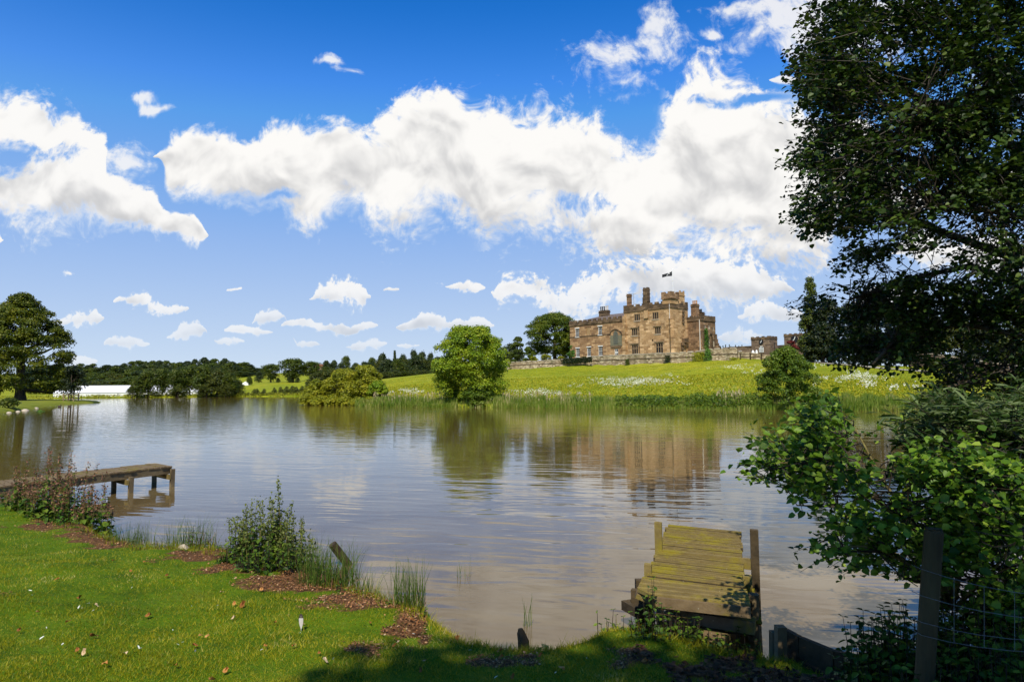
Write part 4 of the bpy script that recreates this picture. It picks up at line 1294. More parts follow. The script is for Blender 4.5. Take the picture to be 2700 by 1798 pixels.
def gatehouse(name, u0, uc, ue, v_base, v_str, v_par, y, label, clock, win):
    """block seen on its corner: front from u0 to uc, side from uc to ue"""
    a = at(u0, v_base, y); h = lambda v: float(at(u0, v, y)[2])
    O2 = np.array([a[0], a[1], 0])
    # length of the front along S_ until photo column uc, of the side along T_ until ue
    def along(o, dr, u):
        d = ray(u, 900.0); A = np.array([[dr[0], -d[0]], [dr[1], -d[1]]]); s = np.linalg.solve(A, -(o[:2] - CAM[:2])); return s[0]
    Lf = along(O2, S_, uc); Cn = O2 + S_ * Lf; Ls = max(2.5, along(Cn, T_, ue)) if ue else 9.0
    zb, zs, zp = h(v_base), h(v_str), h(v_par)
    g_ = thing(name, [a[0], a[1], zb - 1], label, 'gatehouse')
    P = lambda s, t, z: O2 + S_ * s + T_ * t + np.array([0, 0, z])
    bx = lambda m, s0, s1, t0, t1, z0, z1: m.hexa([P(s0, t0, z0), P(s1, t0, z0), P(s1, t1, z0), P(s0, t1, z0), P(s0, t0, z1), P(s1, t0, z1), P(s1, t1, z1), P(s0, t1, z1)])
    m = MB(); bx(m, 0, Lf, 0, Ls, zb - 1, zs); build('wall', m, M['gate_stone'], g_)
    m = MB(); bx(m, -.12, Lf + .12, -.12, Ls, zs, zs + .18)
    th = zp - zs
    crenels(m, lambda mm, a0, a1, d0, d1, z0, z1: bx(mm, a0, a1, -.05 + d0, -.05 + d1, z0, z1), -.05, Lf + .05, zs + .18, zs + th * .75, zp, .4, 1.25, .45)
    crenels(m, lambda mm, a0, a1, d0, d1, z0, z1: bx(mm, Lf + .05 - d1, Lf + .05 - d0, a0, a1, z0, z1), .36, Ls, zs + .18, zs + th * .75, zp, .4, 1.25, .45)
    build('parapet', m, M['stone_dark'], g_)
    if clock:
        u, v, r = clock
        s = along(O2, S_, u); z = h(v + (u - u0) * .02)
        c = P(s, -.06, z); ring = [c + S_ * math.cos(t) * r + np.array([0, 0, math.sin(t) * r]) for t in np.arange(20) * math.pi / 10]
        m = MB(); m.add([q - T_ * .08 for q in ring] + [q + T_ * .07 for q in ring], [tuple(range(20))] + [(i, i + 20, (i + 1) % 20 + 20, (i + 1) % 20) for i in range(20)])
        ck = build('clock', m, M['black'], g_)
        m = MB(); m.beam(c - T_ * .12, c - T_ * .12 + S_ * r * .3 + np.array([0, 0, r * .75]), .16, .05, T_); m.beam(c - T_ * .12, c - T_ * .12 - S_ * r * .35 + np.array([0, 0, -r * .3]), .14, .05, T_)
        build('clock_hands', m, M['white'], ck)
    if win:
        u, v0, v1, wd = win
        s = along(O2, S_, u); z1, z0 = h(v0 + (u - u0) * .02), h(v1 + (u - u0) * .02)
        m = MB()
        for i in range(4): sx = s - wd / 2 + wd * i / 3; bx(m, sx - .06, sx + .06, -.1, .02, z0, z1 - (.3 if i in (0, 3) else 0))
        for j in range(5): zz = z0 + (z1 - z0) * j / 4; wj = wd * (.3 if j == 4 else .5); bx(m, s - wj - .05, s + wj + .05, -.085, .02, zz - .06, zz + .06)
        w_ = build('window', m, M['white'], g_)
        m = MB(); bx(m, s - wd / 2, s + wd / 2, -.05, .02, z0, z1 - .3); bx(m, s - wd * .3, s + wd * .3, -.05, .02, z1 - .299, z1 - .05); build('pane', m, M['glass'], w_)
    return g_, P, Lf, Ls, zb, zs, bx


gA = gatehouse('gatehouse', 1982, 2029, 2049.5, 940, 896.5, 888.5, 186, 'left gatehouse block with small dark clock and white arched window', (2007, 903, .62), (2007, 914, 929, 1.15))
m = MB(); gA[6](m, gA[2] + .02, gA[2] + .07, gA[3] * .55, gA[3] * .62, gA[4] + 2, gA[5] - .8); build('slit_window', m, M['black'], gA[0])
m = MB(); gA[6](m, -8.5, -.02, .4, 6, gA[4] - 1, gA[4] + 2.7); lo = build('side_wing', m, M['gate_stone'], gA[0])
m = MB(); gA[6](m, -8.6, -.02, .3, 6.1, gA[4] + 2.701, gA[4] + 2.95); build('coping', m, M['stone_dark'], lo)
m = MB()
for i in range(3): gA[6](m, -4.0 + i * .4 - .04, -4.0 + i * .4 + .04, .32, .42, gA[4] + 0.5, gA[4] + 1.7)
for j in range(4): gA[6](m, -4.04, -3.16, .34, .42, gA[4] + .5 + j * .4, gA[4] + .56 + j * .4)
sw = build('window', m, M['white'], lo)
gB = gatehouse('gatehouse', 2069, 2128, None, 938, 888, 880.5, 178, 'right gatehouse block with large black round clock behind the red maple', (2095, 896, .95), None)
mb = MB(); p = gB[1](gB[2] * .5, 2.5, gB[5]); mb.tube([p, p + [0, 0, 2.2]], .05, 5); mb.beam(p + [-.4, 0, 1.7], p + [.4, 0, 1.7], .08, .2)
vane = build('weather_vane', mb, M['black'], None, origin=p); tag(vane, 'tiny dark weather vane on the roof of the right gatehouse', 'weather vane')
# link wall between the gatehouses
m = MB(); a = at(2046, 940, 190); b = at(2072, 938, 186)
m.hexa([a - [0, 0, 1], b - [0, 0, 1], b + [0, .6, -1], a + [0, .6, -1], a + [0, 0, 3.1], b + [0, 0, 3.0], b + [0, .6, 3.0], a + [0, .6, 3.1]])
lw = build('courtyard_wall', m, M['gate_stone'], None, origin=a); tag(lw, 'plain stone courtyard wall joining the two clock gatehouses', 'wall')
# pale garden seats by the wall
for i, (u, v, w_, lab) in enumerate(((1985.5, 931.5, .36, 'larger white rounded garden ornament showing above the low garden wall'), (1995, 930.5, .28, 'smaller white rounded ornament just right of the larger one'))):
    p = at(u, v, 150); m = MB()
    m.tube([p + [0, 0, -.9], p + [0, 0, .1], p + [0, 0, .5], p + [0, 0, .68]], [w_ * .8, w_, w_ * .62, .06], 10)
    o = build('garden_ornament', m, M['white'], None, True, origin=p + [0, 0, -.9]); tag(o, lab, 'garden ornament')

# notched estate wall on the right
nw = []
for u, vt, y in ((2400, 926, 127), (2440, 932, 124), (2500, 940, 120), (2560, 949, 116), (2640, 960, 111), (2760, 978, 104)):
    p = at(u, vt, y); nw.append(p)
w_o = thing('notched_wall', nw[1] - [0, 0, 2], 'tall shaded stone wall with pale square notches along its sloping top', 'wall')
m1, m2 = MB(), MB()
for p, q in zip(nw[:-1], nw[1:]):
    n = max(1, int(np.linalg.norm(q - p) / 1.5))
    nv_ = nrm(np.cross(q - p, [0, 0, 1]));
    for i in range(n):
        a, b, c = p + (q - p) * i / n, p + (q - p) * (i + .6) / n, p + (q - p) * (i + 1) / n
        for (e, f, top) in ((a, b, 0), (b, c, -.5)):
            m1.hexa([e + nv_ * .3 - [0, 0, 4], f + nv_ * .3 - [0, 0, 4], f - nv_ * .3 - [0, 0, 4], e - nv_ * .3 - [0, 0, 4],
                     e + nv_ * .3 + [0, 0, top], f + nv_ * .3 + [0, 0, top], f - nv_ * .3 + [0, 0, top], e - nv_ * .3 + [0, 0, top]])
            if top == 0: m2.hexa([e + nv_ * .36 + [0, 0, .002], f + nv_ * .36 + [0, 0, .002], f - nv_ * .36 + [0, 0, .002], e - nv_ * .36 + [0, 0, .002],
                                  e + nv_ * .36 + [0, 0, .14], f + nv_ * .36 + [0, 0, .14], f - nv_ * .36 + [0, 0, .14], e - nv_ * .36 + [0, 0, .14]])
build('wall', m1, M['gate_stone'], w_o); build('coping', m2, M['coping'], w_o)

# pale path across the meadow
pp = []
for u, v, y in ((2100, 956, 137), (2180, 960, 131), (2250, 966.5, 124), (2330, 975, 117), (2400, 982, 112), (2470, 988.5, 108), (2560, 996, 104)):
    pp.append([(u - 1350) / 1800 * y, y])
pp = np.array(pp); q = []
for i in range(len(pp) - 1):
    for t in np.linspace(0, 1, 12)[:-1]: q.append(pp[i] + (pp[i + 1] - pp[i]) * t)
q = np.array(q); dv = nrm(np.gradient(q, axis=0)); nn_ = np.stack([-dv[:, 1], dv[:, 0]], -1)
rows = []
for off in np.linspace(-1.5, 1.5, 5):
    X = q + nn_ * off; rows.append(np.concatenate([X, (H(X[:, 0], X[:, 1]) + .12)[:, None]], 1))
Vp = np.stack(rows, 1).reshape(-1, 3)
M['gravel'] = noisy_mat('pale_gravel', (0.26, 0.23, 0.16), (0.40, 0.36, 0.27), 1.0, 0.95, 0.05)
tag(fast('footpath', Vp, grid_faces(len(q), 5), M['gravel']), kind='structure')

# ------------------------------------------------------------------ marquee and far buildings
ma = at(140, 1045, 283); mbp = at(520, 1042, 292)
mq = thing('marquee', (ma + mbp) / 2, 'long white marquee tent on the far lake shore', 'marquee')
def MQ(a, t, z):
    base = ma + (mbp - ma) * a; return np.array([base[0], base[1] + t, z])
z0 = float(ma[2]) - .6; ze = float(at(300, 1034.2, 287)[2]); zr = float(at(300, 1016.3, 294)[2])
m = MB()
m.add([MQ(0, 0, z0), MQ(1, 0, z0), MQ(1, 0, ze), MQ(0, 0, ze), MQ(0, 15, z0), MQ(1, 15, z0), MQ(1, 15, ze), MQ(0, 15, ze), MQ(0, 7.5, zr - .15), MQ(1, 7.5, zr - .15)],
      [(0, 1, 2, 3), (5, 4, 7, 6), (4, 0, 3, 8, 7), (1, 5, 6, 9, 2)])
build('walls', m, M['canvas'], mq)
m = MB(); m.add([MQ(-.003, -.25, ze - .05), MQ(1.003, -.25, ze - .05), MQ(1.003, 7.5, zr), MQ(-.003, 7.5, zr), MQ(1.003, 15.25, ze - .05), MQ(-.003, 15.25, ze - .05)], [(0, 1, 2, 3), (3, 2, 4, 5)])
build('canvas_roof', m, M['canvas'], mq)
m = MB(); m.add([MQ(0, -.28, ze - .16), MQ(1, -.28, ze - .16), MQ(1, -.28, ze - .04), MQ(0, -.28, ze - .04)], [(0, 1, 2, 3)]); build('gutter', m, M['canvas_grey'], mq)
def mqa(u): return (u - 140) / 380.0
for (u, w_, mt) in ((257.5, .0016, 'canvas_grey'), (261.0, .0016, 'canvas_grey'), (308, .0026, 'black'), (311.3, .0014, 'canvas_grey')):
    m = MB(); a = mqa(u); m.hexa([MQ(a - w_, -.08, z0 + .5), MQ(a + w_, -.08, z0 + .5), MQ(a + w_, .02, z0 + .5), MQ(a - w_, .02, z0 + .5), MQ(a - w_, -.08, ze - .55), MQ(a + w_, -.08, ze - .55), MQ(a + w_, .02, ze - .55), MQ(a - w_, .02, ze - .55)])
    build('doorway', m, M[mt], mq)
p = ground(842, 690)
fh = thing('farmhouse', p, 'red roofed house peeping between the far trees on the skyline', 'house')
zt0 = float(at(842, 968, 690)[2])
m = MB(); m.box(p[0] - 6, p[0] + 6, p[1], p[1] + 8, p[2] - 2, zt0); build('wall', m, M['brick_far'], fh)
m = MB(); m.add([(p[0] - 6.5, p[1] - .5, zt0), (p[0] + 6.5, p[1] - .5, zt0), (p[0] + 6.5, p[1] + 4, zt0 + 3.2), (p[0] - 6.5, p[1] + 4, zt0 + 3.2), (p[0] + 6.5, p[1] + 8.5, zt0), (p[0] - 6.5, p[1] + 8.5, zt0)], [(0, 1, 2, 3), (3, 2, 4, 5), (0, 3, 5), (1, 4, 2)])
rf = build('roof', m, M['red_roof'], fh)
m = MB(); m.box(p[0] + 3.5, p[0] + 4.6, p[1] + 3.5, p[1] + 4.5, zt0 + 2.5, zt0 + 4.5); build('chimney', m, M['brick_far'], rf)
for i in range(3):
    m = MB(); m.box(p[0] - 4 + i * 3.4, p[0] - 2.9 + i * 3.4, p[1] - .06, p[1] + .05, zt0 - 2.2, zt0 - .7); build('window', m, M['black'], fh)
p = ground(646.5, 300); z = float(at(646.5, 1011, 405)[2])
p = np.array([(646.5 - 1350) / 1800 * 405, 405, 0]); p[2] = float(H(p[0], p[1])[0])
m = MB(); m.add([p + [-2, 0, -.3], p + [2, 0, -.3], p + [2, 3, -.3], p + [-2, 3, -.3], p + [-1.7, 0, 1.4], p + [1.7, 0, 1.4], p + [1.7, 3, 1.4], p + [-1.7, 3, 1.4], p + [0, 0, 2.3], p + [0, 3, 2.3]],
          [(0, 1, 5, 8, 4), (3, 7, 9, 6, 2), (1, 2, 6, 5), (0, 4, 7, 3), (4, 8, 9, 7), (5, 6, 9, 8)])
o = build('field_tent', m, M['canvas'], None, origin=p); tag(o, 'tiny white tent in the distant field beside a round bush', 'tent')

# ------------------------------------------------------------------ trees
def leafcards(C, N, size, r, asp=0.55, fold=False):
    """rhombic leaves (or leaf sprays) at C facing N"""
    n = len(C); N = nrm(N)
    A = nrm(np.cross(N, nrm(r.normal(size=(n, 3))))); B = np.cross(N, A)
    L_ = (np.asarray(size) * r.uniform(.65, 1.35, n))[:, None]
    V = np.stack([C - A * L_ * .5, C + B * L_ * asp * .5 + A * L_ * .05, C + A * L_ * .5, C - B * L_ * asp * .5 + A * L_ * .05], 1)
    return V.reshape(-1, 3), np.arange(4 * n).reshape(n, 4)


def crown_points(clumps, n, r, shell=0.5, flat=0.75):
    c = np.asarray(clumps, float)
    w_ = c[:, 3] ** 2 * (0.3 + c[:, 4] / c[:, 3]); w_ = w_ / w_.sum()
    k = r.choice(len(c), n, p=w_)
    d = nrm(r.normal(size=(n, 3)))
    d[:, 2] = np.where((d[:, 2] < -0.25) & (r.random(n) < .75), -d[:, 2] * .7, d[:, 2])
    f = (shell + (1.12 - shell) * r.random(n) ** .6)
    P = c[k, :3] + d * f[:, None] * np.stack([c[k, 3], c[k, 3], c[k, 4]], -1)
    N = d * [1, 1, 1.2] + r.normal(size=(n, 3)) * .55 + [0, 0, .35]
    return P, N


def env_clumps(h, base, prof, rmax, k, r, cl=(.24, .4), flat=.8, lean=0, inn=.12):
    """leaf masses spread over a crown whose radius follows prof(t), t from 0 at the base to 1 at the top"""
    out = []
    for i in range(k):
        t = r.random() ** .85
        R_ = np.interp(t, [p[0] for p in prof], [p[1] for p in prof]) * rmax
        a = r.random() * 2 * math.pi
        rad = r.uniform(*cl) * rmax
        q = max(0, R_ - rad * .7) * math.sqrt(r.uniform(inn, 1.0))
        out.append((q * math.cos(a) + lean * t, q * math.sin(a), base + t * (h - base - rad * flat * .6), rad, rad * flat))
    return out


def limbs(clumps, h, base, r0, r, n=14, bend=.25):
    mb = MB()
    top = np.array([r.uniform(-.3, .3), r.uniform(-.3, .3), h * .8])
    tr = [np.array([0, 0, -.6]), np.array([0, 0, 0.0]), np.array([.05 * r0, 0, base * .6 + .3]), top * [.4, .4, .62], top]
    mb.tube(tr, [r0 * 1.5, r0 * 1.25, r0 * .95, r0 * .6, r0 * .12], 8)
    idx = r.permutation(len(clumps))[:n]
    for i in idx:
        c = np.array(clumps[i][:3]); z0 = max(base * .45, min(c[2] * .72, h * .7))
        s = np.array([0, 0, z0]); m_ = s * .45 + c * .55 + [0, 0, -.06 * h * r.random()]
        mb.tube([s, m_, c], [r0 * .42, r0 * .25, r0 * .06], 5)
    return mb


def make_tree(name, h, base, prof, rmax, mat, k=40, n=6000, leaf=.35, r0=.3, seed=1, cl=(.2, .34), flat=.7, shell=.5, lean=0, extra=None, nl=14, asp=.55, inn=.12):
    """a tree at the origin: an Empty with crown and trunk"""
    r = np.random.default_rng(seed)
    cp = env_clumps(h, base, prof, rmax, k, r, cl, flat, lean, inn)
    if extra: cp += extra
    P, N = crown_points(cp, n, r, shell)
    o = bpy.data.objects.new(name, None); o.empty_display_size = .3; col.objects.link(o)
    V, Fc = leafcards(P, N, leaf, r, asp)
    fast('crown', V, Fc, M[mat], o)
    build('trunk', limbs(cp, h, base, r0, r, nl), M['bark'], o, True)
    return o


ROUND = [(0, .55), (.2, .9), (.45, 1.0), (.7, .85), (.88, .55), (1, .25)]
DOME = [(0, .85), (.25, 1.0), (.55, .95), (.8, .7), (1, .3)]
TALL = [(0, .75), (.15, 1.0), (.45, .85), (.75, .55), (.92, .32), (1, .12)]
CONE = [(0, 1), (.3, .75), (.6, .45), (.85, .2), (1, .04)]
SPREAD = [(0, .35), (.4, .8), (.7, 1.0), (.9, .75), (1, .4)]


def put(o, loc, rz=0.0, s=1.0, label=None, cat=None, group=None, sz=None):
    o.location = Vector([float(q) for q in loc]); o.rotation_euler = (0, 0, rz)
    o.scale = (s, s, s if sz is None else sz)
    if group is None and 'group' in o: del o['group']
    return tag(o, label, cat, group)


# the bright round tree on the bank
r_ = np.random.default_rng(3)
p = ground(1243, 89.5); p[2] -= .1
hgt = float(at(1245, 860, 89.5)[2]) - p[2]
t = make_tree('maple_tree', hgt, .7, [(0, .62), (.15, .9), (.4, 1.0), (.65, .93), (.85, .72), (1, .42)], 5.55, 'mid', 240, 52000, .26, .30, 3, (.12, .2), .8, .5, inn=.2)
put(t, p, 0, 1, 'bright round broadleaf tree alone on the lake bank in front of the long terrace wall', 'tree')
p = ground(1262, 86.6); p[2] = .15
t = make_tree('waterside_bush', float(at(1262, 1010, 86)[2]), .1, DOME, 2.15, 'bush', 40, 8000, .24, .09, 4, (.2, .32), .8, .4)
put(t, p, 0, 1, 'dense dark green bush at the foot of the bright round tree, touching the water', 'bush')
# bush on the right bank
p = ground(2072, 67.8); p[2] = .1
t = make_tree('alder_bush', float(at(2068, 915, 67.8)[2]) - .1, .1, [(0, 1.0), (.25, 1.0), (.5, .92), (.75, .70), (.92, .44), (1, .2)], 3.35, 'bush', 150, 28000, .20, .10, 5, (.13, .21), .85, .45, inn=.2)
put(t, p, 0, 1, 'leafy green bush taller than the reeds, below the red maple', 'bush')
# willows on the promontory
for i, (u, vt, y, w_, sd, mt, lab) in enumerate([(962, 964, 107, 3.6, 11, 'willow', 'tallest yellow green willow at the tip of the promontory'), (905, 972, 110, 3.6, 12, 'willow', 'yellow green willow standing just left of the tallest one'),
        (852, 978, 115, 3.4, 13, 'olive', 'darker willow at the back left of the promontory clump'), (838, 1002, 111, 2.6, 14, 'willow', 'lower willow in front of the darker one at the left of the promontory'), (994, 1003, 105, 1.8, 15, 'mid', 'young bright green willow at the right edge of the promontory clump')]):
    g_ = ground(u, y); g_[2] = max(g_[2], .05) - .15
    hh = float(at(u, vt, y)[2]) - g_[2]
    t = make_tree('willow_tree', hh, .1, [(0, .95), (.25, 1.0), (.55, .92), (.8, .7), (1, .35)], w_, mt, 95, 13000, .30, .16, sd, (.16, .28), .8, .5, inn=.3)
    put(t, g_, 0, 1, lab, 'tree', 'willows on the promontory')
for i, (u, vt, y, w_, sd, lab) in enumerate([(812, 1040, 106.5, 1.7, 21, 'low willow scrub overhanging the water at the promontory tip'), (845, 1044, 105, 1.6, 22, 'low willow scrub second along the promontory water edge'), (878, 1047, 104, 1.5, 23, 'low willow scrub third along the promontory water edge'),
        (912, 1046, 103, 1.6, 24, 'low willow scrub fourth along the promontory water edge'), (944, 1048, 101.5, 1.5, 25, 'low willow scrub under the tallest willow'), (974, 1048, 100, 1.4, 26, 'low willow scrub right under the young bright willow'), (1003, 1050, 98, 1.0, 27, 'small green scrub where the reeds meet the willows')]):
    t = make_tree('willow_scrub', float(at(u, vt, y)[2]) + .1, .05, DOME, w_, 'mid' if i == 6 else 'willow', 26, 3600, .26, .06, sd, (.28, .42), .8, .4)
    put(t, [(u - 1350) / 1800 * y, y, -.1], 0, 1, lab, 'bush', 'willow scrub along the water')
# the big sycamore beside the castle and its companions
p = ground(1462, 186); hh = float(at(1440, 826, 186)[2]) - p[2]
t = make_tree('sycamore_tree', hh, 2.2, [(0, .55), (.2, .85), (.45, 1.0), (.7, .92), (.88, .66), (1, .3)], 8.6, 'sycamore', 210, 38000, .40, .55, 6, (.12, .21), .66, .5, inn=.15)
put(t, p, 0, 1, 'large spreading dark green sycamore at the left end of the castle', 'tree')
side_trees = [(1365, 888, 190, 2.6, 'woodland', 31, 'dark tree between the round bank tree and the sycamore'), (1395, 915, 184, 2.2, 'sycamore', 32, 'olive bushy tree under the left side of the sycamore'),
              (1500, 872, 192, 3.0, 'chestnut', 33, 'dark bushy tree filling the gap between sycamore and castle'), (1345, 905, 205, 4, 'fardark', 34, 'dark distant tree just right of the round bank tree')]
for (u, vt, y, w_, mt, sd, lab) in side_trees:
    g_ = ground(u, y); t = make_tree('park_tree', float(at(u, vt, y)[2]) - g_[2], .8, DOME, w_, mt, 28, 4500, .42, .25, sd, (.22, .36), .75)
    put(t, g_, 0, 1, lab, 'tree')
for i, (u, vt, y, w_, mt, lab) in enumerate([(1440, 931, 177.5, 2.0, 'willow', 'yellow green shrub behind the terrace wall under the sycamore'), (1478, 939, 176, 1.4, 'willow', 'low golden shrub right of the yellow green one behind the wall'),
        (1408, 937, 179, 1.3, 'willow', 'low shrub at the left end of the terrace wall'), (1505, 912, 172.5, 1.1, 'bright', 'green shrub against the left corner of the castle'),
        (1738, 932, 151.5, .55, 'bright', 'small dark tuft of shrub below the broken oriel'), (1753, 930.5, 151, .5, 'bright', 'small shrub at the foot of the hall wall')]):
    g_ = ground(u, y); t = make_tree('garden_shrub', max(.8, float(at(u, vt, y)[2]) - g_[2]), .05, DOME, w_, mt, 16, 1600, .3, .06, 40 + i, (.28, .42), .8)
    put(t, g_, 0, 1, lab, 'shrub')
# clipped hedge along the left of the wall, ivy on wall and hall
def leafy_strip(name, a, b, dep, z0f, z1f, n, mat, size, seed, label, cat):
    r = np.random.default_rng(seed); a = np.array(a); b = np.array(b)
    t = r.random(n); P = a + (b - a) * t[:, None]
    nv_ = nrm(np.cross(b - a, [0, 0, 1])); nv_ = nv_ if nv_[1] < 0 else -nv_
    P = P + nv_ * (r.random(n)[:, None] * dep); hgt = fbm(np.stack([t * 17, 0 * t, 0 * t], -1), seed)
    P[:, 2] += z0f + (z1f - z0f) * (.4 + .6 * hgt) * r.random(n)
    V, Fc = leafcards(P, nv_ + r.normal(size=(n, 3)) * .6 + [0, 0, .4], size, r)
    o = fast(name, V, Fc, M[mat], None, origin=a); return tag(o, label, cat)


leafy_strip('hedge', at(1470, 951, 170.2), at(1562, 944.5, 160.5), .7, -.9, .95, 3800, 'yew', .3, 61, 'dark clipped hedge growing over the left part of the terrace wall', 'hedge')
def ivy(P0_, w_, h_, nv_, n, seed, mat, label, parent=None):
    r = np.random.default_rng(seed); sv = nrm(np.cross(nv_, [0, 0, 1]))
    a = r.normal(size=n) * w_ / 2.4; b = r.random(n) ** .8 * h_
    a = a * (1.1 - b / h_ * .6)
    P = np.array(P0_) + sv * a[:, None] + np.array([0, 0, 1]) * b[:, None] + nv_ * (r.random(n)[:, None] * .3 + .05)
    V, Fc = leafcards(P, nv_ + r.normal(size=(n, 3)) * .6 + [0, 0, .4], .26, r)
    o = fast('ivy', V, Fc, M[mat], None, origin=P0_); return tag(o, label, 'ivy')
t_, z_ = gp(2040, 1050, s_b1); ivy(W(s_b1, t_, z_ - .6), 1.5, 5.0, S_, 700, 62, 'bright', 'green ivy climbing the right-hand hall between its lancet windows')
def on_wall(u):
    us = [w[0] for w in tw_px]; k = min(max(0, int(np.searchsorted(us, u)) - 1), len(us) - 2); f = (u - us[k]) / (us[k + 1] - us[k])
    return TWP[k][0] + (TWP[k + 1][0] - TWP[k][0]) * f
for u, w_, h_, n, sd, mt, lab in ((1845, 2.6, 2.3, 900, 63, 'willow', 'yellow green creeper over the terrace wall below the white drainpipe'), (1868, 1.4, 2.9, 500, 64, 'bright', 'taller leafy creeper on the terrace wall right of the yellow one'),
                      (1762, 1.2, 2.0, 450, 65, 'yew', 'dark creeper on the terrace wall below the tower'), (1655, .9, 1.6, 260, 66, 'woodland', 'small creeper on the terrace wall under the wing'), (1935, 1.6, .9, 350, 67, 'willow', 'weedy creeper at the right foot of the terrace wall')):
    ivy(on_wall(u) + [0, -.1, -.3], w_, h_, np.array([-.2, -.98, 0]), n, sd, mt, lab)
# red maple before the gatehouse
g_ = ground(2087, 134); t = make_tree('red_maple', float(at(2087, 899, 134)[2]) - g_[2], 1.0, DOME, 1.9, 'maple', 24, 2600, .3, .12, 71, (.22, .34), .6)
put(t, g_, 0, 1, 'dark red maple below the clock of the right gatehouse block', 'tree')

# ---- wood behind the meadow, on the right and on the far shore: copies of a few kinds
PROTO = {}
def proto(kind):
    if kind in PROTO: return None
    spec = dict(oak=(14, 2.0, SPREAD, 7.2, 'woodland', 60, 4200, .85, .5), round=(13, .5, ROUND, 6.2, 'woodland', 60, 4200, .8, .4), dome=(12, .2, DOME, 6.5, 'olive', 55, 3800, .8, .4),
                dark=(14, .6, ROUND, 6.5, 'fardark', 55, 3400, .9, .4), far=(15, .1, DOME, 7.5, 'fardark', 40, 2000, 1.4, .4), fargreen=(14, .1, DOME, 7.5, 'woodland', 40, 2000, 1.4, .4),
                pine=(15, .4, CONE, 4.2, 'conifer', 130, 4200, .7, .28), spruce=(9, .8, CONE, 2.2, 'conifer', 40, 700, .6, .16), shrub=(4, .1, DOME, 2.6, 'olive', 20, 900, .5, .1))[kind]
    h, b, pr, rm, mt, k, n, lf, r0 = spec
    PROTO[kind] = (h, rm)
    return make_tree({'pine': 'conifer_tree', 'spruce': 'conifer_tree', 'shrub': 'shore_shrub'}.get(kind, 'broadleaf_tree'), h, b, pr, rm, mt, k, n, lf, r0, 100 + len(PROTO), (.12, .26) if pr is CONE else (.28, .46), .8, .5)


LIVE = {}
def plant(kind, u, vt, y, label, cat='tree', group=None, wpx=None, base=None):
    first = proto(kind)
    if first is not None: LIVE[kind] = first; o = first
    else: o = copy_tree(LIVE[kind])
    h, rm = PROTO[kind]
    g_ = ground(u, y) if base is None else np.array([(u - 1350) / 1800 * y, y, base])
    hh = max(1.5, float(at(u, vt, y)[2]) - g_[2]); sz = hh / h
    s = sz if wpx is None else (wpx / 2 * y / 1800.0) / rm
    put(o, g_, rng.uniform(0, 6.28), s, label, cat, group, sz)
    return o


# far hillside wood, row upon row
TOPL = [(150, 960), (200, 960), (212, 960), (239, 959), (262, 966), (276, 961), (290, 966), (307, 957), (319, 960), (337, 952), (366, 949), (402, 948.5), (444, 952), (480, 948), (540, 944), (589, 947), (621, 952), (646, 958), (673, 964), (690, 969)]
tu_, tv_ = [q[0] for q in TOPL], [q[1] for q in TOPL]
for row, (y, dv, step) in enumerate(((905, 0, 17), (790, 10, 19), (680, 19, 22), (570, 27, 26), (470, 36, 30), (385, 44, 36))):
    u = 60 + row * 7
    while u < (690 if row < 3 else 640 - row * 12):
        uu = u + rng.uniform(-4, 4); vt = np.interp(uu, tu_, tv_) + dv + rng.uniform(-2.5, 7)
        kind = ('far' if rng.random() < .7 else 'fargreen') if row < 2 else ['dark', 'round', 'dome', 'round', 'fargreen'][int(rng.integers(5))]
        lab = 'dark green tree in the wooded hillside beyond the marquee' if row < 3 else 'mid green tree in the belt of wood just above the marquee'
        plant(kind, uu, min(vt, 1006), y, lab, 'tree', 'trees of the far hillside wood' if row < 3 else 'trees of the belt behind the marquee', wpx=step * rng.uniform(1.7, 3.0))
        u += step * rng.uniform(.8, 1.2)
# lakeside clump right of the marquee
labs = 'broad lakeside tree hiding the right end of the marquee'
for i, (u, vt, w_, k) in enumerate([(362, 992, 52, 'round'), (392, 978, 60, 'oak'), (428, 974, 64, 'oak'), (466, 976, 60, 'oak'), (500, 966, 66, 'round'), (538, 963, 70, 'round'), (574, 975, 66, 'dome'), (606, 984, 58, 'round'), (630, 1003, 36, 'dome'), (350, 1018, 34, 'dome'), (595, 1012, 50, 'dome'), (470, 1018, 60, 'shrub'), (545, 1012, 60, 'dome'), (410, 1030, 40, 'shrub')]):
    plant(k, u, vt, 268 + rng.uniform(0, 8) if i < 9 else 266, labs, 'tree', 'trees of the lakeside clump', wpx=w_, base=.2)
for i, (u, vt, w_) in enumerate([(618, 1031, 26), (640, 1034, 26), (655, 1036, 16), (671, 1026, 20), (679, 1025, 16), (697, 1025, 18), (710, 1036, 22), (724, 1022, 16), (740, 1020, 20), (755, 1019, 22), (770, 1018, 24), (782, 1020, 20), (797, 1018, 24), (808, 1024, 22), (728, 1034, 26), (762, 1034, 26), (690, 1037, 26)]):
    plant('shrub', u, vt, 271 - (u - 600) * .06, 'small shrub along the far shore in front of the open field', 'shrub', 'shrubs on the far shore', wpx=w_, base=.15)
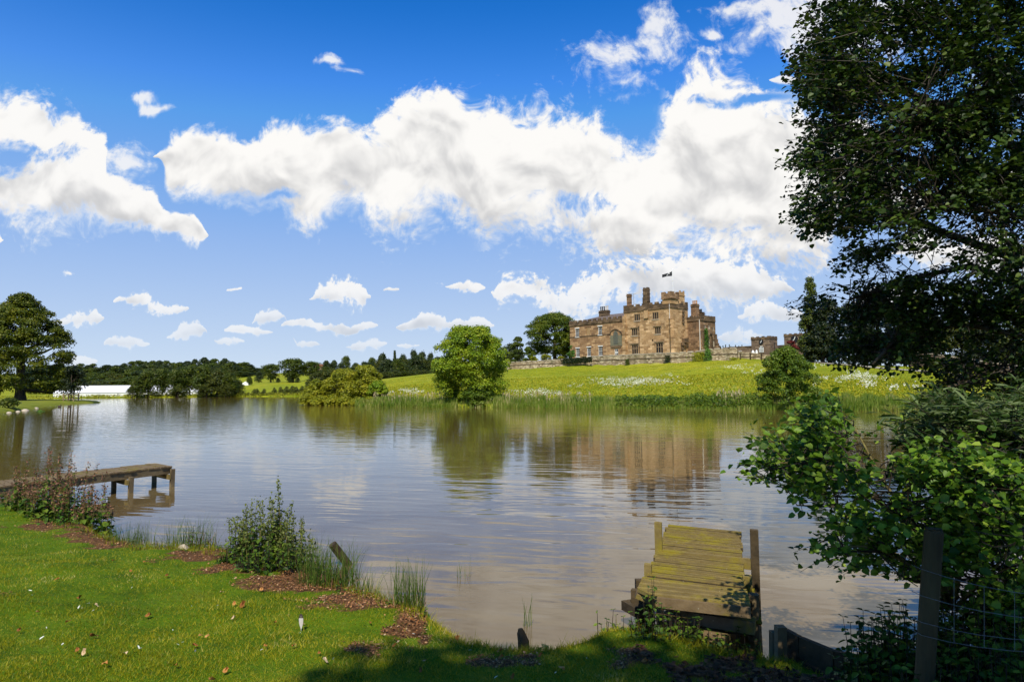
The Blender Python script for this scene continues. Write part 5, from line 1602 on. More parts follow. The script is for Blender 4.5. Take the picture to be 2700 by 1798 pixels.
# oaks in the field
for i, (u, vt, y, w_, k, lab) in enumerate([(714, 961, 432, 62, 'oak', 'leftmost of the three field oaks, smaller and dark'), (772, 947, 430, 88, 'oak', 'biggest domed oak in the middle of the distant field'), (822, 954, 432, 66, 'oak', 'right-hand field oak beside the big domed one'),
        (657, 992, 405, 20, 'round', 'small round tree on stem in the field'), (682, 979, 440, 26, 'dark', 'low dark bush left of the field oaks'), (733, 996, 425, 14, 'dark', 'little dark shrub by the oak trunks'), (764, 992, 424, 20, 'dark', 'dark shrub under the big domed oak'), (784, 995, 424, 16, 'dark', 'shrub right of the big oak trunk')]):
    plant(k, u, vt, y, lab, 'tree', wpx=w_)
for i, (u, vt, y, w_, k) in enumerate([(700, 966, 640, 30, 'far'), (690, 976, 560, 24, 'dome'), (860, 951, 520, 34, 'far'), (880, 950, 520, 30, 'far'), (912, 940, 500, 30, 'oak'), (938, 957, 480, 34, 'far'), (845, 975, 500, 26, 'dome'), (960, 953, 450, 34, 'dark'), (898, 958, 470, 36, 'dark'), (980, 944, 420, 28, 'oak'),
        (1008, 931, 330, 40, 'dark'), (1040, 924, 330, 26, 'pine'), (1062, 934, 335, 34, 'dark'), (1090, 922, 340, 34, 'dark'), (1112, 927, 320, 40, 'dark'), (1135, 930, 320, 30, 'dark'), (1025, 950, 280, 40, 'dome'), (1060, 955, 270, 44, 'round'), (1100, 948, 275, 48, 'dome'), (1140, 955, 270, 46, 'round'), (1165, 950, 268, 40, 'dark'), (1000, 962, 260, 36, 'dark'), (1040, 975, 240, 40, 'dark'),
        (1085, 978, 235, 42, 'dome'), (1125, 980, 232, 36, 'dome'), (1010, 985, 225, 30, 'dark'), (985, 968, 245, 30, 'round'), (960, 975, 240, 30, 'dark'), (1190, 950, 262, 50, 'dark'), (1330, 930, 250, 44, 'dark'), (1310, 940, 240, 40, 'dark'), (1110, 985, 212, 22, 'shrub'), (1370, 925, 215, 30, 'dome'), (1345, 940, 200, 30, 'dome'), (800, 962, 640, 30, 'far')]):
    plant(k, u, vt, y, 'single pointed dark conifer rising from the wood left of the round bank tree' if k == 'pine' else ('far tree on the skyline right of the field oaks' if y > 400 else 'tree in the dark wood behind the meadow and round bank tree'), 'tree',
          None if k == 'pine' else ('skyline trees right of the oaks' if y > 400 else 'trees of the wood behind the meadow'), wpx=w_)
for i in range(22):
    u = 845 + i * 15.5 + rng.uniform(-5, 5); y = 262 + rng.uniform(-20, 40); vt = np.interp(u, [840, 960, 1040, 1100, 1190], [972, 957, 946, 938, 945]) + rng.uniform(-3, 9)
    plant(['dark', 'round', 'dome', 'dark'][i % 4], u, vt, y, 'tree in the dark wood behind the meadow and round bank tree', 'tree', 'trees of the wood behind the meadow', wpx=rng.uniform(44, 62))
for i in range(16):
    u = 925 + i * 14 + rng.uniform(-4, 4); y = 205 + rng.uniform(-8, 25)
    plant(['dome', 'round', 'shrub'][i % 3], u, np.interp(u, [920, 1150], [988, 972]) + rng.uniform(-4, 8), y, 'tree in the dark wood behind the meadow and round bank tree', 'tree', 'trees of the wood behind the meadow', wpx=rng.uniform(30, 44))
# tiny conifers on the skyline between castle and gatehouses
for i, (u, vt) in enumerate([(1892, 912), (1901, 912.5), (1907, 910.5), (1914, 908), (1924, 907.5), (1933, 913), (1940, 909), (1949, 911), (1957, 908.5), (1928, 912)]):
    plant('spruce', u, vt, 330 + (i % 3) * 12, 'tiny conifer on the skyline between the castle and the gatehouses', 'tree', 'skyline conifers by the gatehouses', wpx=10, base=float(at(u, 934, 330)[2]))
# dark trees at the right end of the meadow
right = [(2143, 732, 141, 2.9, TALL, 'cypress', 'tall feathery cypress at the left edge of the dark trees on the right'), (2135, 815, 139, 2.6, ROUND, 'cypress', 'lower light green cypress beside the right gatehouse'),
         (2190, 790, 137, 4.4, ROUND, 'yew', 'dark yew next to the tall cypress'), (2250, 800, 135, 4.8, ROUND, 'yew', 'second dark yew from the cypress, above the footpath'), (2315, 780, 133, 5.0, ROUND, 'yew', 'third dark yew along the footpath'),
         (2385, 790, 133, 4.8, ROUND, 'yew', 'dark yew at the left end of the notched wall'), (2460, 835, 138, 4.6, DOME, 'olive', 'olive green tree behind the notched wall, left one'), (2535, 828, 140, 4.6, DOME, 'olive', 'olive green tree behind the notched wall, right one'),
         (2585, 772, 158, 6.0, DOME, 'beech', 'purple copper beech above the olive trees'), (2690, 722, 150, 5.5, DOME, 'bright', 'bright green tree at the right edge above the copper beech side'), (2610, 850, 126, 4.0, DOME, 'yew', 'dark tree beside the lower end of the notched wall'),
         (2690, 860, 118, 5.0, DOME, 'olive', 'olive tree at the right edge below the bright green one'), (2170, 850, 133, 3.4, DOME, 'yew', 'low dark yew spreading over the start of the footpath'), (2420, 860, 131, 3.4, DOME, 'yew', 'low yew in front of the notched wall end')]
for i, (u, vt, y, w_, pr, mt, lab) in enumerate(right):
    g_ = ground(u, y); hh = float(at(u, vt, y)[2]) - g_[2]
    t = make_tree('cypress_tree' if mt == 'cypress' else ('yew_tree' if mt == 'yew' else 'broadleaf_tree'), hh, .4, pr, w_, mt, 60, 7500, .5 if mt != 'cypress' else .36, .3, 200 + i, (.24, .38), .8, .45)
    put(t, g_, 0, 1, lab, 'tree')

# ---- headland: great chestnut, young tree with guard, ducks, stones
def hp(u, v):
    P = onz(u, v, .55); P[2] = float(Hd(P[:2])[0]); return P
p = hp(52, 1057); y = p[1]; hh = float(at(80, 776, y)[2]) - p[2]
r_ = np.random.default_rng(8)
ext_c = [(-9, -2, 3.5, 2.6, 1.6), (-6, -6, 3.2, 2.4, 1.5), (8, -3, 3.4, 2.6, 1.5), (4, -7, 3.0, 2.2, 1.4), (9.5, 1, 4.5, 2.4, 1.6), (-3, -7.5, 4.0, 2.4, 1.5)]
t = make_tree('chestnut_tree', hh, 1.8, [(0, .85), (.12, 1.0), (.3, 1.0), (.5, .88), (.7, .68), (.85, .46), (1, .16)], 12.2, 'chestnut', 250, 60000, .50, 1.1, 8, (.10, .18), .7, .55, extra=ext_c, inn=.3)
put(t, p, 0, 1, 'huge old chestnut tree with thick trunk on the grassy headland', 'tree')
p = hp(187, 1056.5); hh = float(at(190, 965, p[1])[2]) - p[2]
t = make_tree('young_lime_tree', hh, 1.6, ROUND, 3.3, 'yew', 30, 3600, .4, .12, 81, (.22, .36), .8)
put(t, p, 0, 1, 'small dark young tree inside a timber guard on the headland', 'tree')
tgd = thing('tree_guard', p, 'square timber tree guard around the young tree on the headland', 'tree guard')
for dx, dy in ((-1.1, -.8), (1.1, -.8), (1.1, .8), (-1.1, .8)):
    m = MB(); m.box(p[0] + dx - .09, p[0] + dx + .09, p[1] + dy - .09, p[1] + dy + .09, p[2] - .4, p[2] + 1.75); build('post', m, M['trim'], tgd)
for dy in (-.92, .92):
    for z in (.5, 1.4):
        m = MB(); m.beam(p + [-1.3, dy, z], p + [1.3, dy, z], .05, .13); build('rail', m, M['trim'], tgd)
for i, (u, v, s) in enumerate(((157, 1072.3, 1), (183.5, 1072, .95))):
    q = onz(u, v, 0); dk = thing('duck', q, ['left of two dark ducks swimming off the headland', 'right of two dark ducks swimming off the headland, head raised'][i], 'duck', 'ducks off the headland')
    m = MB(); m.tube([q + [-.28, 0, .14], q + [-.2, 0, .1], q + [0, 0, .09], q + [.18, 0, .11], q + [.25, 0, .14]], [.02, .1, .14, .11, .04], 8)
    m.tube([q + [.17, 0, .13], q + [.22, 0, .28], q + [.24, 0, .4 * s], q + [.31, 0, .42 * s]], [.06, .045, .06, .04], 7); build('body', m, M['feather_dark'], dk, True)
    m = MB(); m.tube([q + [.3, 0, .41 * s], q + [.4, 0, .39 * s]], [.03, .012], 5); build('bill', m, M['pot_clay'], dk)
for i, (u, v, s, lab) in enumerate(((66, 1081, .55, 'largest pale stone at the headland water edge'), (48, 1084, .3, 'small stone left of the largest pale one'), (76, 1076, .35, 'stone right of the largest pale one'), (96, 1075.5, .4, 'pale stone near the right corner of the grassy bank'), (24, 1087, .3, 'leftmost pale stone on the headland edge'))):
    s *= .7; q = onz(u, v, .05); m = MB(); rr = np.random.default_rng(i)
    a = np.arange(8) * math.pi / 4
    rings = []
    for z, f in ((-.3, 1.1), (0, 1), (.3, .62), (.42, .2)):
        k = s * f * rr.uniform(.8, 1.15, 8); rings.append(np.stack([q[0] + np.cos(a) * k * 1.3, q[1] + np.sin(a) * k, np.full(8, q[2] + z * s)], -1))
    m.add(np.concatenate(rings), [(j * 8 + k, j * 8 + (k + 1) % 8, (j + 1) * 8 + (k + 1) % 8, (j + 1) * 8 + k) for j in range(3) for k in range(8)] + [tuple(24 + k for k in range(8))])
    tag(build('shore_stone', m, M['coping'], None, True, origin=q), lab, 'stone')
t = make_tree('headland_shrub', 1.3, .05, DOME, 1.6, 'woodland', 16, 900, .3, .05, 91, (.3, .45), .8)
put(t, hp(22, 1072), 0, 1, 'low brownish shrub on the grassy headland bank', 'shrub')
t = make_tree('headland_shrub', 1.1, .05, DOME, .9, 'bright', 12, 600, .25, .05, 92, (.3, .45), .8)
put(t, hp(105, 1073.5), 0, 1, 'green weedy shrub at the corner of the headland bank', 'shrub')

# ------------------------------------------------------------------ reeds, meadow grass and flowers (uncountable)
def blades(base, hgt, wid, r, lean=.25, segs=2):
    """tapered upright blades; 2 quads-as-triangles each"""
    n = len(base); a = r.random(n) * 2 * math.pi
    side = np.stack([np.cos(a), np.sin(a), 0 * a], -1)
    ln = np.stack([np.cos(a + 1.3 + r.normal(size=n)), np.sin(a + 1.3 + r.normal(size=n)), 0 * a], -1) * (hgt * lean * np.abs(r.normal(size=n)))[:, None]
    up = np.stack([0 * a, 0 * a, hgt], -1)
    w_ = (wid * .5)[:, None] if np.ndim(wid) else wid * .5
    b0, b1 = base - side * w_, base + side * w_
    mid = base + up * .55 + ln * .35
    m0, m1 = mid - side * w_ * .8, mid + side * w_ * .8
    tip = base + up + ln
    V = np.stack([b0, b1, m1, m0, tip + side * w_ * .12, tip - side * w_ * .12], 1).reshape(-1, 3)
    i = np.arange(n) * 6
    Fc = np.stack([np.stack([i, i + 1, i + 2, i + 3], -1), np.stack([i + 3, i + 2, i + 4, i + 5], -1)], 1).reshape(-1, 4)
    return V, Fc


def shore_pts(u0, u1, n, d0, d1, r):
    u = r.uniform(u0, u1, n); y = bank(u) + r.uniform(d0, d1, n)
    x = (u - 1350) / 1800 * y
    z = np.maximum(H(x, y), -.15)
    return np.stack([x, y, z], -1), u


r_ = np.random.default_rng(15)
B, u = shore_pts(935, 2500, 38000, -1.8, 3.5, r_)
keep = np.ones(len(B), bool)
low = ((u > 1620) & (u < 1985)) | ((u > 2100) & (u < 2210))
keep &= ~(low & (r_.random(len(B)) < .55)); keep &= ~((u > 1205) & (u < 1300) & (r_.random(len(B)) < .8))
B, u = B[keep], u[keep]; low = low[keep]
hh = (r_.uniform(.35, .98, len(B))) * np.where(low, .62, 1.0) * (.45 + 1.0 * fbm(np.stack([u * .035, 0 * u, 0 * u], -1), 3))
V, Fc = blades(B, hh, .07, r_, .22)
tag(fast('reeds', V, Fc, M['reed']), 'tall pale green reeds lining the far bank', 'reeds', kind='stuff')
# seed-heads standing above the reeds
B, u = shore_pts(985, 2450, 800, -.5, 3.0, r_); k = ((u < 1180) | ((u > 1320) & (u < 1560)) | ((u > 1880) & (u < 1960)))
B = B[k]; hh = r_.uniform(1.1, 1.6, len(B))
V, Fc = blades(B, hh, .05, r_, .06); V2, F2 = blades(B + np.stack([0 * hh, 0 * hh, hh * .8], -1), hh * .22, .12, r_, .1)
tag(fast('reed_plumes', np.concatenate([V, V2]), np.concatenate([Fc, F2 + len(V)]), M['reedtop']), 'thin pale seed stalks rising above the reeds', 'reeds', kind='stuff')
# green brush at the water's edge
P, u = shore_pts(1580, 2220, 15000, -1.0, 2.8, r_); k = ((u > 1620) & (u < 1990)) | (u > 2120); P = P[k]; u = u[k]
P[:, 2] += r_.random(len(P)) * (.5 + .9 * fbm(np.stack([u * .045, 0 * u, 0 * u], -1), 7))
V, Fc = leafcards(P, r_.normal(size=(len(P), 3)) * .7 + [0, -.4, .7], .22, r_)
tag(fast('bank_brush', V, Fc, M['bush']), 'low dark green brush growing out of the far bank', 'undergrowth', kind='stuff')
P, u = shore_pts(-100, 860, 7000, -1, 6, r_); k = r_.random(len(P)) < .4 + .6 * (fbm(np.stack([u * .03, 0 * u, 0 * u], -1), 17) > .5)
P = P[k]; P[:, 2] = np.maximum(P[:, 2], 0) + r_.random(len(P)) * .9
V, Fc = leafcards(P, r_.normal(size=(len(P), 3)) * .7 + [0, -.4, .7], .6, r_)
tag(fast('shore_weeds', V, Fc, M['willow']), 'rough weeds along the distant shore below the marquee', 'undergrowth', kind='stuff')
# meadow tussocks
u = r_.uniform(960, 2520, 90000); f = r_.random(90000) ** 1.0
y0 = bank(u) + 1.5; y1 = np.interp(u, TU, TKD[:, 2]) - .5
y = y0 + (y1 - y0) * f; x = (u - 1350) / 1800 * y
B = np.stack([x, y, H(x, y) - .03], -1)
hh = r_.uniform(.08, .24, len(B)) * np.where(f > .6, .4, 1.0)
V, Fc = blades(B, hh, .15, r_, .8)
tag(fast('meadow_grass', V, Fc, M['meadow']), 'tall yellow green meadow grass covering the slope below the castle', 'meadow grass', kind='stuff')
# white flowers in drifts
FLW = [(1690, 1010, 105, 11, 1500), (1620, 1021, 60, 9, 500), (1595, 1004, 40, 6, 250), (1405, 1040, 62, 9, 900), (1480, 1043, 40, 6, 250), (2270, 999, 58, 13, 1000), (2292, 1018, 36, 9, 500), (2165, 1002, 34, 7, 280), (2150, 1020, 18, 8, 160), (2360, 1030, 26, 7, 220), (2408, 1026, 24, 7, 220),
       (1962, 972, 58, 8, 550), (1985, 988, 40, 9, 260), (2162, 966, 13, 6, 160), (2150, 976, 12, 5, 80), (1075, 1036, 52, 8, 600), (1530, 1024, 40, 5, 100), (1020, 1040, 30, 5, 150), (2220, 1010, 50, 10, 200), (1760, 995, 30, 5, 120)]
uu, vv = [], []
for (u, v, a, b, n) in FLW:
    n = int(n * (.75 if n > 900 else .4))
    cl_ = r_.normal(size=(int(n / 9) + 1, 2)) * [a * .5, b * .5]; k = r_.integers(len(cl_), size=n)
    q = cl_[k] + r_.normal(size=(n, 2)) * [a * .07, b * .1]; uu.append(u + q[:, 0]); vv.append(v + q[:, 1])
hp_, ok = hit(np.concatenate(uu), np.concatenate(vv))
hp_[:, 2] += r_.uniform(.25, .55, len(hp_))
V, Fc = leafcards(hp_, r_.normal(size=(len(hp_), 3)) * .5 + [0, -.5, .8], .105, r_, .9)
tag(fast('meadow_flowers', V, Fc, M['petal']), 'white flower drifts scattered through the meadow grass', 'flowers', kind='stuff')

# ------------------------------------------------------------------ jetties
def lerp(a, b, t): return np.asarray(a) + (np.asarray(b) - np.asarray(a)) * t


M['plank'] = None
def plank_mat(name, lo, hi, moss, mossamt):
    """grooved decking boards greened with algae"""
    m, g, out = new_mat(name)
    tc = g.node('ShaderNodeTexCoord'); P = tc.outputs['Object']
    geo = g.node('ShaderNodeNewGeometry')
    n = g.noise(g.vmath('MULTIPLY', P, (3, 3, 3)), 3.0, 6.0, 0.65)
    c = g.ramp(n, [(0.3, lo), (0.7, hi)])
    c = g.mix(g.math('MULTIPLY', geo.outputs['Random Per Island'], .75), c, tuple(q * .5 for q in lo))
    mo = g.noise(P, 2.4, 6.0, 0.7, 0.4)
    c = g.mix(g.smooth(mo, 0.56 - mossamt * .3, 0.75 - mossamt * .22, 0, .88), c, moss)
    wht = g.noise(P, 30.0, 2.0)
    c = g.mix(g.smooth(wht, 0.72, 0.78, 0, .7), c, (0.45, 0.42, 0.30))
    b = bsdf(g, c, 0.85, 0.15, bump(g, g.noise(P, 45.0, 4.0), 0.5, 0.01))
    g.l.new(b.outputs[0], out.inputs['Surface'])
    return m


M['plank'] = plank_mat('mossy_decking', (0.19, 0.135, 0.045), (0.34, 0.25, 0.09), (0.255, 0.205, 0.014), .38)
M['plank_old'] = plank_mat('old_board', (0.15, 0.10, 0.05), (0.30, 0.21, 0.11), (0.17, 0.135, 0.018), .3)
M['plank_grey'] = plank_mat('grey_board', (0.17, 0.135, 0.085), (0.30, 0.235, 0.15), (0.25, 0.21, 0.03), .25)

jt = onz(1850, 1450, .55)
jet = thing('jetty', [jt[0], jt[1], 0], 'mossy yellow green plank jetty with broken near end, in front on the right', 'jetty')
zp = lambda x, y: (1560 + x / 3.423, 1340 + y / 3.423)
def jp(x, y, z): return onz(*zp(x, y), z)
# main deck: grooved boards laid across, running away over the water
FLc, FRc, NRc, NLc = jp(685, 140, .56), jp(1342, 205, .56), jp(1378, 712, .53), jp(500, 605, .53)
n = 17
for i in range(n):
    a, b = i / n + .011, (i + 1) / n - .011
    p0, p1, p2, p3 = lerp(NLc, FLc, a), lerp(NRc, FRc, a), lerp(NRc, FRc, b), lerp(NLc, FLc, b)
    jit = rng.uniform(-.018, .018, 2); ax = nrm(p1 - p0)
    p0 = p0 + ax * jit[0]; p3 = p3 + ax * jit[0]; p1 = p1 + ax * jit[1]; p2 = p2 + ax * jit[1]
    m = MB(); dz = rng.uniform(-.004, .004)
    # five ribs with grooves between, on a thin base coloured dark for groove shade and moss
    m.hexa([q - [0, 0, .055 - dz] for q in (p0, p1, p2, p3)] + [q - [0, 0, .012 - dz] for q in (p0, p1, p2, p3)], 1)
    for k in range(4):
        f0, f1 = (k + .16) / 4, (k + .78) / 4
        r0, r1, r2, r3 = lerp(p0, p3, f0), lerp(p1, p2, f0), lerp(p1, p2, f1), lerp(p0, p3, f1)
        m.hexa([q - [0, 0, .0119 - dz] for q in (r0, r1, r2, r3)] + [q + [0, 0, dz] for q in (r0, r1, r2, r3)])
    build('plank', m, [M['plank'], M['wood_dark']], jet)
# nearer, lower length of plain boards
NL2, NR2 = jp(396, 762, .485), jp(1436, 874, .485); FL2, FR2 = jp(462, 616, .505), jp(1398, 728, .505)
for i in range(4):
    a, b = i / 4 + .01, (i + 1) / 4 - .012
    p0, p1, p2, p3 = lerp(NL2, FL2, a), lerp(NR2, FR2, a), lerp(NR2, FR2, b), lerp(NL2, FL2, b)
    if i == 0: p0 = lerp(p0, p1, .12)
    m = MB(); th = .03
    m.hexa([q - [0, 0, th] for q in (p0, p1, p2, p3)] + [q for q in (p0, p1, p2, p3)])
    for k in range(2):
        f0, f1 = (k * .5 + .03), (k * .5 + .45)
        r0, r1, r2, r3 = lerp(p0, p3, f0), lerp(p1, p2, f0), lerp(p1, p2, f1), lerp(p0, p3, f1)
        m.hexa([q + [0, 0, .0003] for q in (r0, r1, r2, r3)] + [q + [0, 0, .006] for q in (r0, r1, r2, r3)])
    build('plank', m, M['plank'], jet)
fas = MB(); a, b = lerp(NL2, NR2, .18), NR2
dv = nrm(np.array([b[1] - a[1], -(b[0] - a[0]), 0])) * (1 if True else 1); dv = dv if dv[1] < 0 else -dv
fas.hexa([a + dv * .005 - [0, 0, .10], b + dv * .005 - [0, 0, .10], b + dv * .04 - [0, 0, .10], a + dv * .04 - [0, 0, .10],
          a + dv * .005 - [0, 0, .01], b + dv * .005 - [0, 0, .01], b + dv * .04 - [0, 0, .01], a + dv * .04 - [0, 0, .01]])
build('fascia_board', fas, M['plank_old'], jet)
# side joists
for (p, q) in ((NLc, FLc), (NRc, FRc)):
    m = MB(); ins = (NRc - NLc) * .04 * (1 if p is NLc else -1)
    m.beam(p + ins - [0, 0, .115], q + ins - [0, 0, .115], .06, .15); build('joist', m, M['wood_dark'], jet)
m = MB(); m.beam(jp(1425, 745, .40), jp(1495, 1062, .13), .05, .17); build('joist', m, M['plank'], jet)
# tumbled old boards at the bank
for (x0, y0, x1, y1, z0_, z1_, w_, h_, mt) in ((400, 772, 862, 948, .43, .27, .13, .045, 'plank_old'), (330, 862, 455, 930, .20, .20, .16, .09, 'wood_dark'), (935, 905, 1345, 930, .30, .30, .15, .06, 'plank'),
                                               (880, 965, 1478, 1062, .24, .22, .16, .11, 'plank_grey'), (905, 1020, 1470, 1085, .15, .15, .12, .10, 'wood_dark'), (965, 1115, 1225, 1185, .16, .15, .16, .05, 'plank_old'),
                                               (360, 800, 1450, 905, .30, .30, .07, .16, 'wood_dark')):
    m = MB(); m.beam(jp(x0, y0, z0_), jp(x1, y1, z1_), w_, h_); build('broken_board', m, M[mt], jet)
# posts and cross rail
def post(x, y, zt, w_, d_, zb=-.9, lean=(0, 0), mt='plank'):
    p = jp(x, y, zt); m = MB(); ax = nrm(FRc - FLc); ay = nrm(FLc - NLc)
    c = [p - ax * w_ / 2 - ay * d_ / 2, p + ax * w_ / 2 - ay * d_ / 2, p + ax * w_ / 2 + ay * d_ / 2, p - ax * w_ / 2 + ay * d_ / 2]
    sh_ = np.array([lean[0], lean[1], zb - zt])
    m.hexa([q + sh_ for q in c] + c); return build('post', m, M[mt], jet), p
pl, PL = post(600, 125, .86, .085, .07)
pr_, PR = post(1465, 192, .88, .085, .075, mt='wood_dark')  # dark wood colour stands for the tree shade on this post
m = MB(); dz = np.array([0, 0, .36]); m.beam(PL - dz + (PR - PL) * .04, PR - dz - (PR - PL) * .02, .045, .11); build('cross_rail', m, M['plank'], jet)
post(508, 500, .62, .075, .07); post(1405, 605, .56, .085, .08)
q = jp(1457, 770, .43); m = MB(); m.tube([q - [0, 0, .9], q], [.055, .055], 10); build('post', m, M['wood'], jet)
q = jp(430, 640, .44); m = MB(); m.box(q[0] - .04, q[0] + .04, q[1] - .04, q[1] + .04, -.9, q[2]); build('post', m, M['wood_dark'], jet)

# left jetty
NC, FC = onz(455, 1228, .51), onz(411, 1220, .51)
ax = nrm(np.array([-9.13, 16.48, 0]) - np.array([-8.63, 17.46, 0]))
wv_ = FC - NC; wv_[2] = 0
jl = thing('jetty', [NC[0], NC[1], 0], 'plain brown plank jetty on four posts reaching out from the left bank', 'jetty')
Ln = 6.6; nb = 40
for i in range(nb):
    a, b = i * Ln / nb + .012, (i + 1) * Ln / nb - .012
    p0, p1, p2, p3 = NC + ax * b, NC + ax * a, NC + ax * a + wv_, NC + ax * b + wv_
    j = rng.uniform(-.02, .02); jj = nrm(wv_) * j; dz = np.array([0, 0, rng.uniform(-.005, .005)])
    m = MB(); m.hexa([q + jj + dz - [0, 0, .035] for q in (p0, p1, p2, p3)] + [q + jj + dz for q in (p0, p1, p2, p3)]); build('plank', m, M['plank_old'], jl)
for f in (.05, .95):
    m = MB(); p = NC + wv_ * f - [0, 0, .115]; m.beam(p + ax * .02, p + ax * Ln, .06, .155); build('joist', m, M['wood'], jl)
sp = nrm(wv_)
for k, d_ in enumerate((.02, 1.12, 2.6)):
    for f, s in ((0, -1), (1, 1)):
        p = NC + ax * d_ + wv_ * f + sp * s * .06
        m = MB(); w2 = .055; c = [p + ax * w2 - sp * .05, p - ax * w2 - sp * .05, p - ax * w2 + sp * .05, p + ax * w2 + sp * .05]
        tz = .44 if k == 0 else .37
        m.hexa([[q[0] + .03 * s, q[1], -1.0] for q in c] + [[q[0], q[1], tz] for q in c]); build('post', m, M['wood'], jl)
    a = NC + ax * (d_ + .1) - [0, 0, .26]
    m = MB(); m.beam(a - sp * .1, a + wv_ + sp * .1, .05, .12); build('cross_rail', m, M['plank'], jl)
# plank edging that holds the bank on the right
ed = thing('bank_edging', onz(2060, 1690, .2), 'dark wooden board edging with a short stake holding the bank right of the mossy jetty', 'edging')
ep = [onz(2052, 1668, .28), onz(2110, 1700, .27), onz(2200, 1738, .25), onz(2300, 1758, .24), onz(2420, 1764, .24)]
for lev, mt in ((-.02, 'wood_dark'), (-.21, 'wood_dark')):
    m = MB()
    for a, b in zip(ep[:-1], ep[1:]): m.beam(a + [0, 0, lev], b + [0, 0, lev], .045, .18 if lev > -.1 else .17)
    build('board', m, M['wood_dark'], ed)
for (u, v, zt) in ((2052, 1650, .42), (2038, 1664, .30)):
    p = onz(u, v, zt); m = MB(); m.hexa([[p[0] - .05, p[1] - .05, -.6], [p[0] + .03, p[1] - .05, -.6], [p[0] + .03, p[1] + .04, -.6], [p[0] - .05, p[1] + .04, -.6], [p[0] - .02, p[1] - .04, zt], [p[0] + .055, p[1] - .04, zt], [p[0] + .055, p[1] + .04, zt], [p[0] - .02, p[1] + .04, zt]])
    build('stake', m, M['wood'], ed)
# leaning post and stump by the near shore
a = onz(904, 1470, .1); b2 = at(876, 1434, a[1] - .08)
m = MB(); m.tube([a - (b2 - a) * .8, lerp(a, b2, .5), b2], [.055, .06, .058], 7); tag(build('leaning_post', m, M['wood_dark'], None, origin=a), 'short rotten post leaning out of the water behind the rush clump', 'post')
p = onz(1383, 1706, .18); m = MB(); m.tube([p - [0, 0, .3], p + [-.01, 0, .05], p + [-.03, .02, .12], p + [-.035, .02, .15]], [.055, .05, .035, .02], 7)
tag(build('stump', m, M['wood_dark'], None, origin=p), 'small broken stump at the lawn edge by the water', 'stump')

# fence post with wire
fpz = thing('fence_post', [2.50, 4.12, .4], 'stout round timber fence post carrying wire, in front of the leafy alder bush', 'fence post')
pb, pt = at(2443, 1700, 4.1), at(2462, 1393, 4.1); pb = pb + (pb - pt) * .35
m = MB(); m.tube([pb, lerp(pb, pt, .5), pt - [0, 0, .02], pt], [.052, .052, .051, .045], 12); build('post', m, M['post_wood'], fpz)
fw = thing('wire_fence', pb, 'thin wire netting fence strung right from the stout timber post', 'fence')
def wire(pts, r=.0015, name='wire'):
    m = MB(); m.tube(pts, r, 4); return build(name, m, M['wire'], fw)
WP = []
for (v0, v1) in ((1500, 1572), (1570, 1634), (1640, 1690), (1674, 1720)):
    a = at(2430, v0, 4.05); b = at(2760, v1, 3.3); mid = lerp(a, b, .5) - [0, 0, .02]
    WP.append((a, mid, b)); wire([a - [0, -.1, 0], a, lerp(a, mid, .5) - [0, 0, .005], mid, lerp(mid, b, .5) - [0, 0, .005], b])
for f in (.3, .55, .78, 1.0):
    ps = [lerp(w[0], w[1], f * 2) if f < .5 else lerp(w[1], w[2], f * 2 - 1) for w in WP]; wire(ps, .0012)

# ------------------------------------------------------------------ foreground plants
def tall_leaf(C, A, N, Ln, Wd, fold=.18):
    """leaf of two halves folded along the midrib: base C, direction A, face normal N"""
    A = nrm(A); Bv = nrm(np.cross(N, A)); Nn = np.cross(A, Bv)
    Ln = Ln[:, None]; Wd = Wd[:, None]
    tip = C + A * Ln - Nn * Ln * .10
    l1 = C + A * Ln * .28 + Bv * Wd * .5 + Nn * Wd * fold; l2 = C + A * Ln * .68 + Bv * Wd * .42 + Nn * Wd * fold * .6
    r1 = C + A * Ln * .28 - Bv * Wd * .5 + Nn * Wd * fold; r2 = C + A * Ln * .68 - Bv * Wd * .42 + Nn * Wd * fold * .6
    V = np.stack([C, r1, r2, tip, l2, l1], 1).reshape(-1, 3); i = np.arange(len(C)) * 6
    Fc = np.stack([np.stack([i, i + 1, i + 2, i + 3], -1), np.stack([i, i + 3, i + 4, i + 5], -1)], 1).reshape(-1, 4)
    return V, Fc


